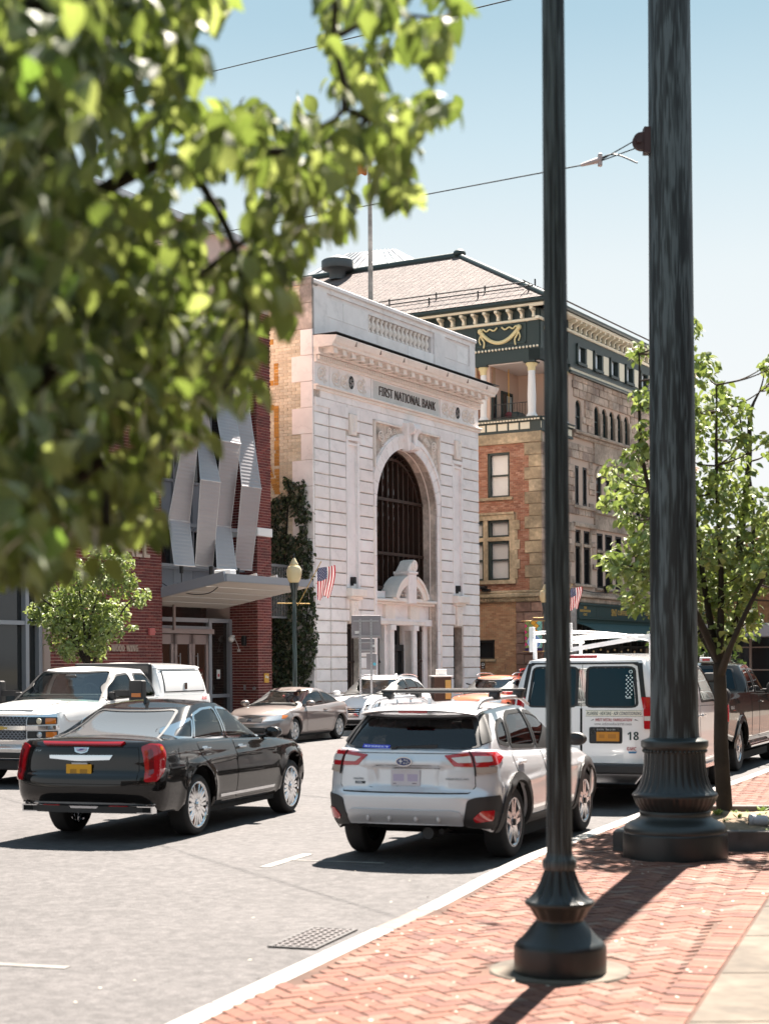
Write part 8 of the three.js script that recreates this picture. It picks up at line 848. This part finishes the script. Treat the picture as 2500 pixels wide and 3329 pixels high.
{ // the near tree whose out of focus branches hang in from the left
  const poly = [[1540, -320], [1495, 60], [1452, 110], [1440, 180], [1385, 205], [1330, 150], [1285, 130], [1225, 210], [1250, 300], [1340, 310], [1370, 288], [1490, 298], [1502, 335], [1480, 372], [1400, 372], [1360, 400], [1372, 480], [1330, 492], [1290, 452], [1240, 462], [1310, 540], [1332, 630], [1290, 652], [1210, 600], [1150, 602], [1132, 700], [1080, 742], [1050, 702], [1000, 762], [1000, 832], [950, 832], [930, 900], [940, 1062], [892, 1100], [880, 1200], [870, 1272], [800, 1312], [760, 1290], [720, 1300], [690, 1400], [640, 1425], [590, 1450], [540, 1480], [480, 1520], [500, 1600], [535, 1650], [540, 1700], [500, 1745], [480, 1800], [440, 1762], [400, 1762], [350, 1842], [250, 1852], [150, 1862], [60, 1872], [-900, 1950], [-900, -700], [770, -700], [790, 60], [758, 100], [700, 62], [662, 112], [650, 232], [602, 262], [562, 282], [622, 330], [700, 302], [800, 302], [872, 332], [880, 400], [902, 470], [950, 442], [960, 300], [1062, 260], [1080, 200], [1052, 60], [1030, -320]];
  const inside = (x, y) => { let c = false; for (let i = 0, j = poly.length - 1; i < poly.length; j = i++) { const [xi, yi] = poly[i], [xj, yj] = poly[j]; if ((yi > y) !== (yj > y) && x < (xj - xi) * (y - yi) / (yj - yi) + xi) c = !c; } return c; };
  const r = rng(101), n1 = noise2(7, 64), geo = leafGeo(.074, .048, .3, 4), mat = leafMat([1, 1, 1], .66, .28), list = [];
  let guard = 0; while (list.length < 12500 && guard++ < 200000) { const x = -900 + r() * 2440, y = -700 + r() * 2600; if (!inside(x, y)) continue; const edge = smooth(500, 1200, x + y * .35), dens = clamp(.25 + 1.5 * (n1(x / 85 + 20, y / 85 + 20) - .32) + .2 * smooth(700, 200, x)) * (x < -100 || y < -150 ? .45 : 1); if (r() > dens) continue; if (hypot((x - 400) / 110, (y - 560) / 60) < 1 || hypot((x - 590) / 45, (y - 590) / 40) < 1) continue; const d = lerp(3.5, 6.2, r()) - (x < 300 ? r() * .5 : 0) + edge * .3, jit = n1(x / 60, y / 60 + 30); const p = proj(x, y, d + jit * .3); if (p.y > .5) list.push({ p, d: -p.z, x, y }); }
  for (let i = 0; i < 7000; i++) { let x, y, z; do { x = r() * 2 - 1; y = r() * 2 - 1; z = r() * 2 - 1; } while (x * x + y * y + z * z > 1); const p = V(-1.25 + x * 1.35, 6.15 + y * 1.25, -6.6 + z * 1.9); if (p.y > 2.15 + .425 * -p.z) list.push({ p, d: 99, x: -999, y: -999 }); }   // the crown above the frame, which shades the boughs below it
  const t = thing('near_tree', 'tree with bright out of focus leaves hanging in from the upper left', 'tree', [-2.3, .13, -4.4]), off = V(2.3, -.13, 4.4);
  mesh('trunk', limb([V(0, 0, 0), V(.05, 1.4, 0), V(-.02, 2.8, .05), V(.1, 4.6, 0)], .13, .07, 12), mBark, t); const q = (x, y, d) => proj(x, y, d).add(off);
  for (const [pts, a, b] of [[[V(.02, 2.6, 0), q(-150, 420, 4.3), q(40, 120, 4.2), q(190, -60, 4.1), q(500, -400, 4)], .05, .02], [[V(0, 2.0, 0), q(-100, 1420, 4.3), q(200, 1180, 4.2), q(420, 1080, 4.3), q(640, 900, 4.4), q(900, 700, 4.5)], .035, .006], [[V(.02, 2.2, 0), q(-80, 1000, 4.6), q(300, 640, 4.6), q(620, 500, 4.5), q(1000, 480, 4.5), q(1300, 330, 4.5)], .035, .005], [[V(.05, 3.2, 0), q(300, -300, 4.2), q(800, -500, 4.3), q(1080, -200, 4.4), q(1085, 120, 4.5), q(1120, 350, 4.5), q(1020, 420, 4.5)], .03, .008], [[V(0, 1.8, 0), q(-50, 1650, 4.0), q(200, 1600, 4.0), q(330, 1500, 4.0), q(345, 1700, 3.9)], .026, .012], [[q(600, 500, 4.5), q(760, 800, 4.4), q(800, 1100, 4.3), q(720, 1280, 4.2)], .014, .004], [[q(40, 120, 4.2), q(260, 90, 4.2), q(420, 20, 4.1)], .016, .006], [[q(1085, 120, 4.5), q(1250, 50, 4.5), q(1450, 60, 4.5)], .01, .004], [[q(1120, 350, 4.5), q(1300, 420, 4.5), q(1380, 360, 4.5), q(1470, 330, 4.5)], .008, .003]]) mesh('branch', limb(pts, a, b, 8), mBark, t);
  // the leaves that show largest are parts of their own, the rest one crown
  const seen = list.filter((l) => l.x > 0 && l.x < 1540 && l.y > 0).sort((a, b) => a.d - b.d).slice(0, 300), set = new Set(seen), lm = tones.concat([[.2, .33, .06]]).map((c) => leafMat(c, .66, .28));
  for (const l of seen) { const m = new THREE.Mesh(geo, lm[floor(r() * lm.length)]); m.name = 'leaf'; poseLeaf(m, l.p.clone().add(off), r, .4 + r() * 1.2, .8 + .5 * r()); m.castShadow = m.receiveShadow = true; t.add(m); }
  leavesOn(t, 'crown', geo, mat, list.filter((l) => !set.has(l)).map((l) => l.p.clone().add(off)), tones, r, 1.2, .8, .5);
}
{ // ivy on the side of the bank
  const out = [[-2.9, 7.2], [-1.54, 7.15], [-1.1, 7.42], [-.84, 7.16], [-.93, 6.71], [-1.02, 6.2], [-.7, 6.01], [-.5, 5.98], [-.49, 6.2], [-.72, 6.7], [-.85, 7.3], [-1.06, 7.76], [-1.16, 7.95], [-.89, 7.85], [-.54, 7.63], [-.27, 7.76], [-.19, 7.17], [-.05, 6.67], [-.14, 6.33], [-.24, 5.99], [0, 5.73], [.06, 5.48], [-.02, 5.14], [.1, 4.75], [.03, 4.36], [.15, 3.86], [.16, 3.57], [.09, 3.28], [.15, 2.88], [.18, 2.49], [.1, 2.2], [-.03, 1.9], [-.1, 1.51], [-.14, .2], [-3.2, .2]];
  const inside = (x, y) => { let c = false; for (let i = 0, j = out.length - 1; i < out.length; j = i++) { const [xi, yi] = out[i], [xj, yj] = out[j]; if ((yi > y) !== (yj > y) && x < (xj - xi) * (y - yi) / (yj - yi) + xi) c = !c; } return c; };
  const t = building('climbing_ivy', 'dark climbing ivy covering the lower side wall of the bank', 'ivy', -.2, -1.4), r = rng(55), pts = [], nn = noise2(9, 64); let g = 0; while (pts.length < 7000 && g++ < 60000) { const a = -3.2 + r() * 3.5, y = .2 + r() * 7.8; if (!inside(a, y)) continue; const th = .05 + .33 * nn(a * 2 + 20, y * 2.2) * (y < 5 ? 1 : .6); pts.push(V(-.04 - th * pow(r(), .6), y, a).sub(t.userData.off)); }
  leavesOn(t, 'leaves', leafGeo(.13, .1, .25, 2), leafMat([1, 1, 1], .3, .15), pts, [[.035, .055, .014], [.05, .075, .02], [.028, .045, .012], [.065, .085, .025]], r, 1.0);
  mesh('stems', [tube([[-.05, .2, -1.2], [-.06, 3, -1.4], [-.06, 5.2, -1.1], [-.05, 7.6, -.9]], .03, 20, 5), tube([[-.05, .2, -.5], [-.06, 3, -.3], [-.06, 5, -.2], [-.05, 7.4, -.4]], .025, 20, 5)], mBark, t);
}
{ // trees farther along the street
  const r = rng(61), far = (x, z, h, R, seed, label, tn) => { const b = [x, .1, z], cl = [], rr = rng(seed); for (let i = 0; i < 26; i++) { const a = rr() * 6.28, k = pow(rr(), .6) * R, y = 1.4 + rr() * (h - 1.4); cl.push([x + cos(a) * k * (1 - abs(y / h - .5) * .9), y, z + sin(a) * k * .8, .35 + rr() * .35]); } streetTree('background_tree', label, b, [b, [x, .9, z], [x + .05, 1.9, z]], .12, [[[x, 1.7, z], [x + .1, 2.6, z], [x - .1, h * .85, z]], [[x, 1.7, z], [x + .5, 2.6, z + .2], [x + .9, h * .6, z]], [[x, 1.7, z], [x - .5, 2.4, z - .2], [x - .8, h * .6, z]]], cl, leafGeo(.16, .09, .3, 2), leafMat([1, 1, 1], .35, .2), tn, seed, 420); };
  far(8.3, -41, 5.2, 1.5, 62, 'dark drooping tree behind the black pickup at the right edge', [[.05, .085, .018], [.07, .11, .025], [.035, .06, .014]]);
}
renderer.render(scene, camera);
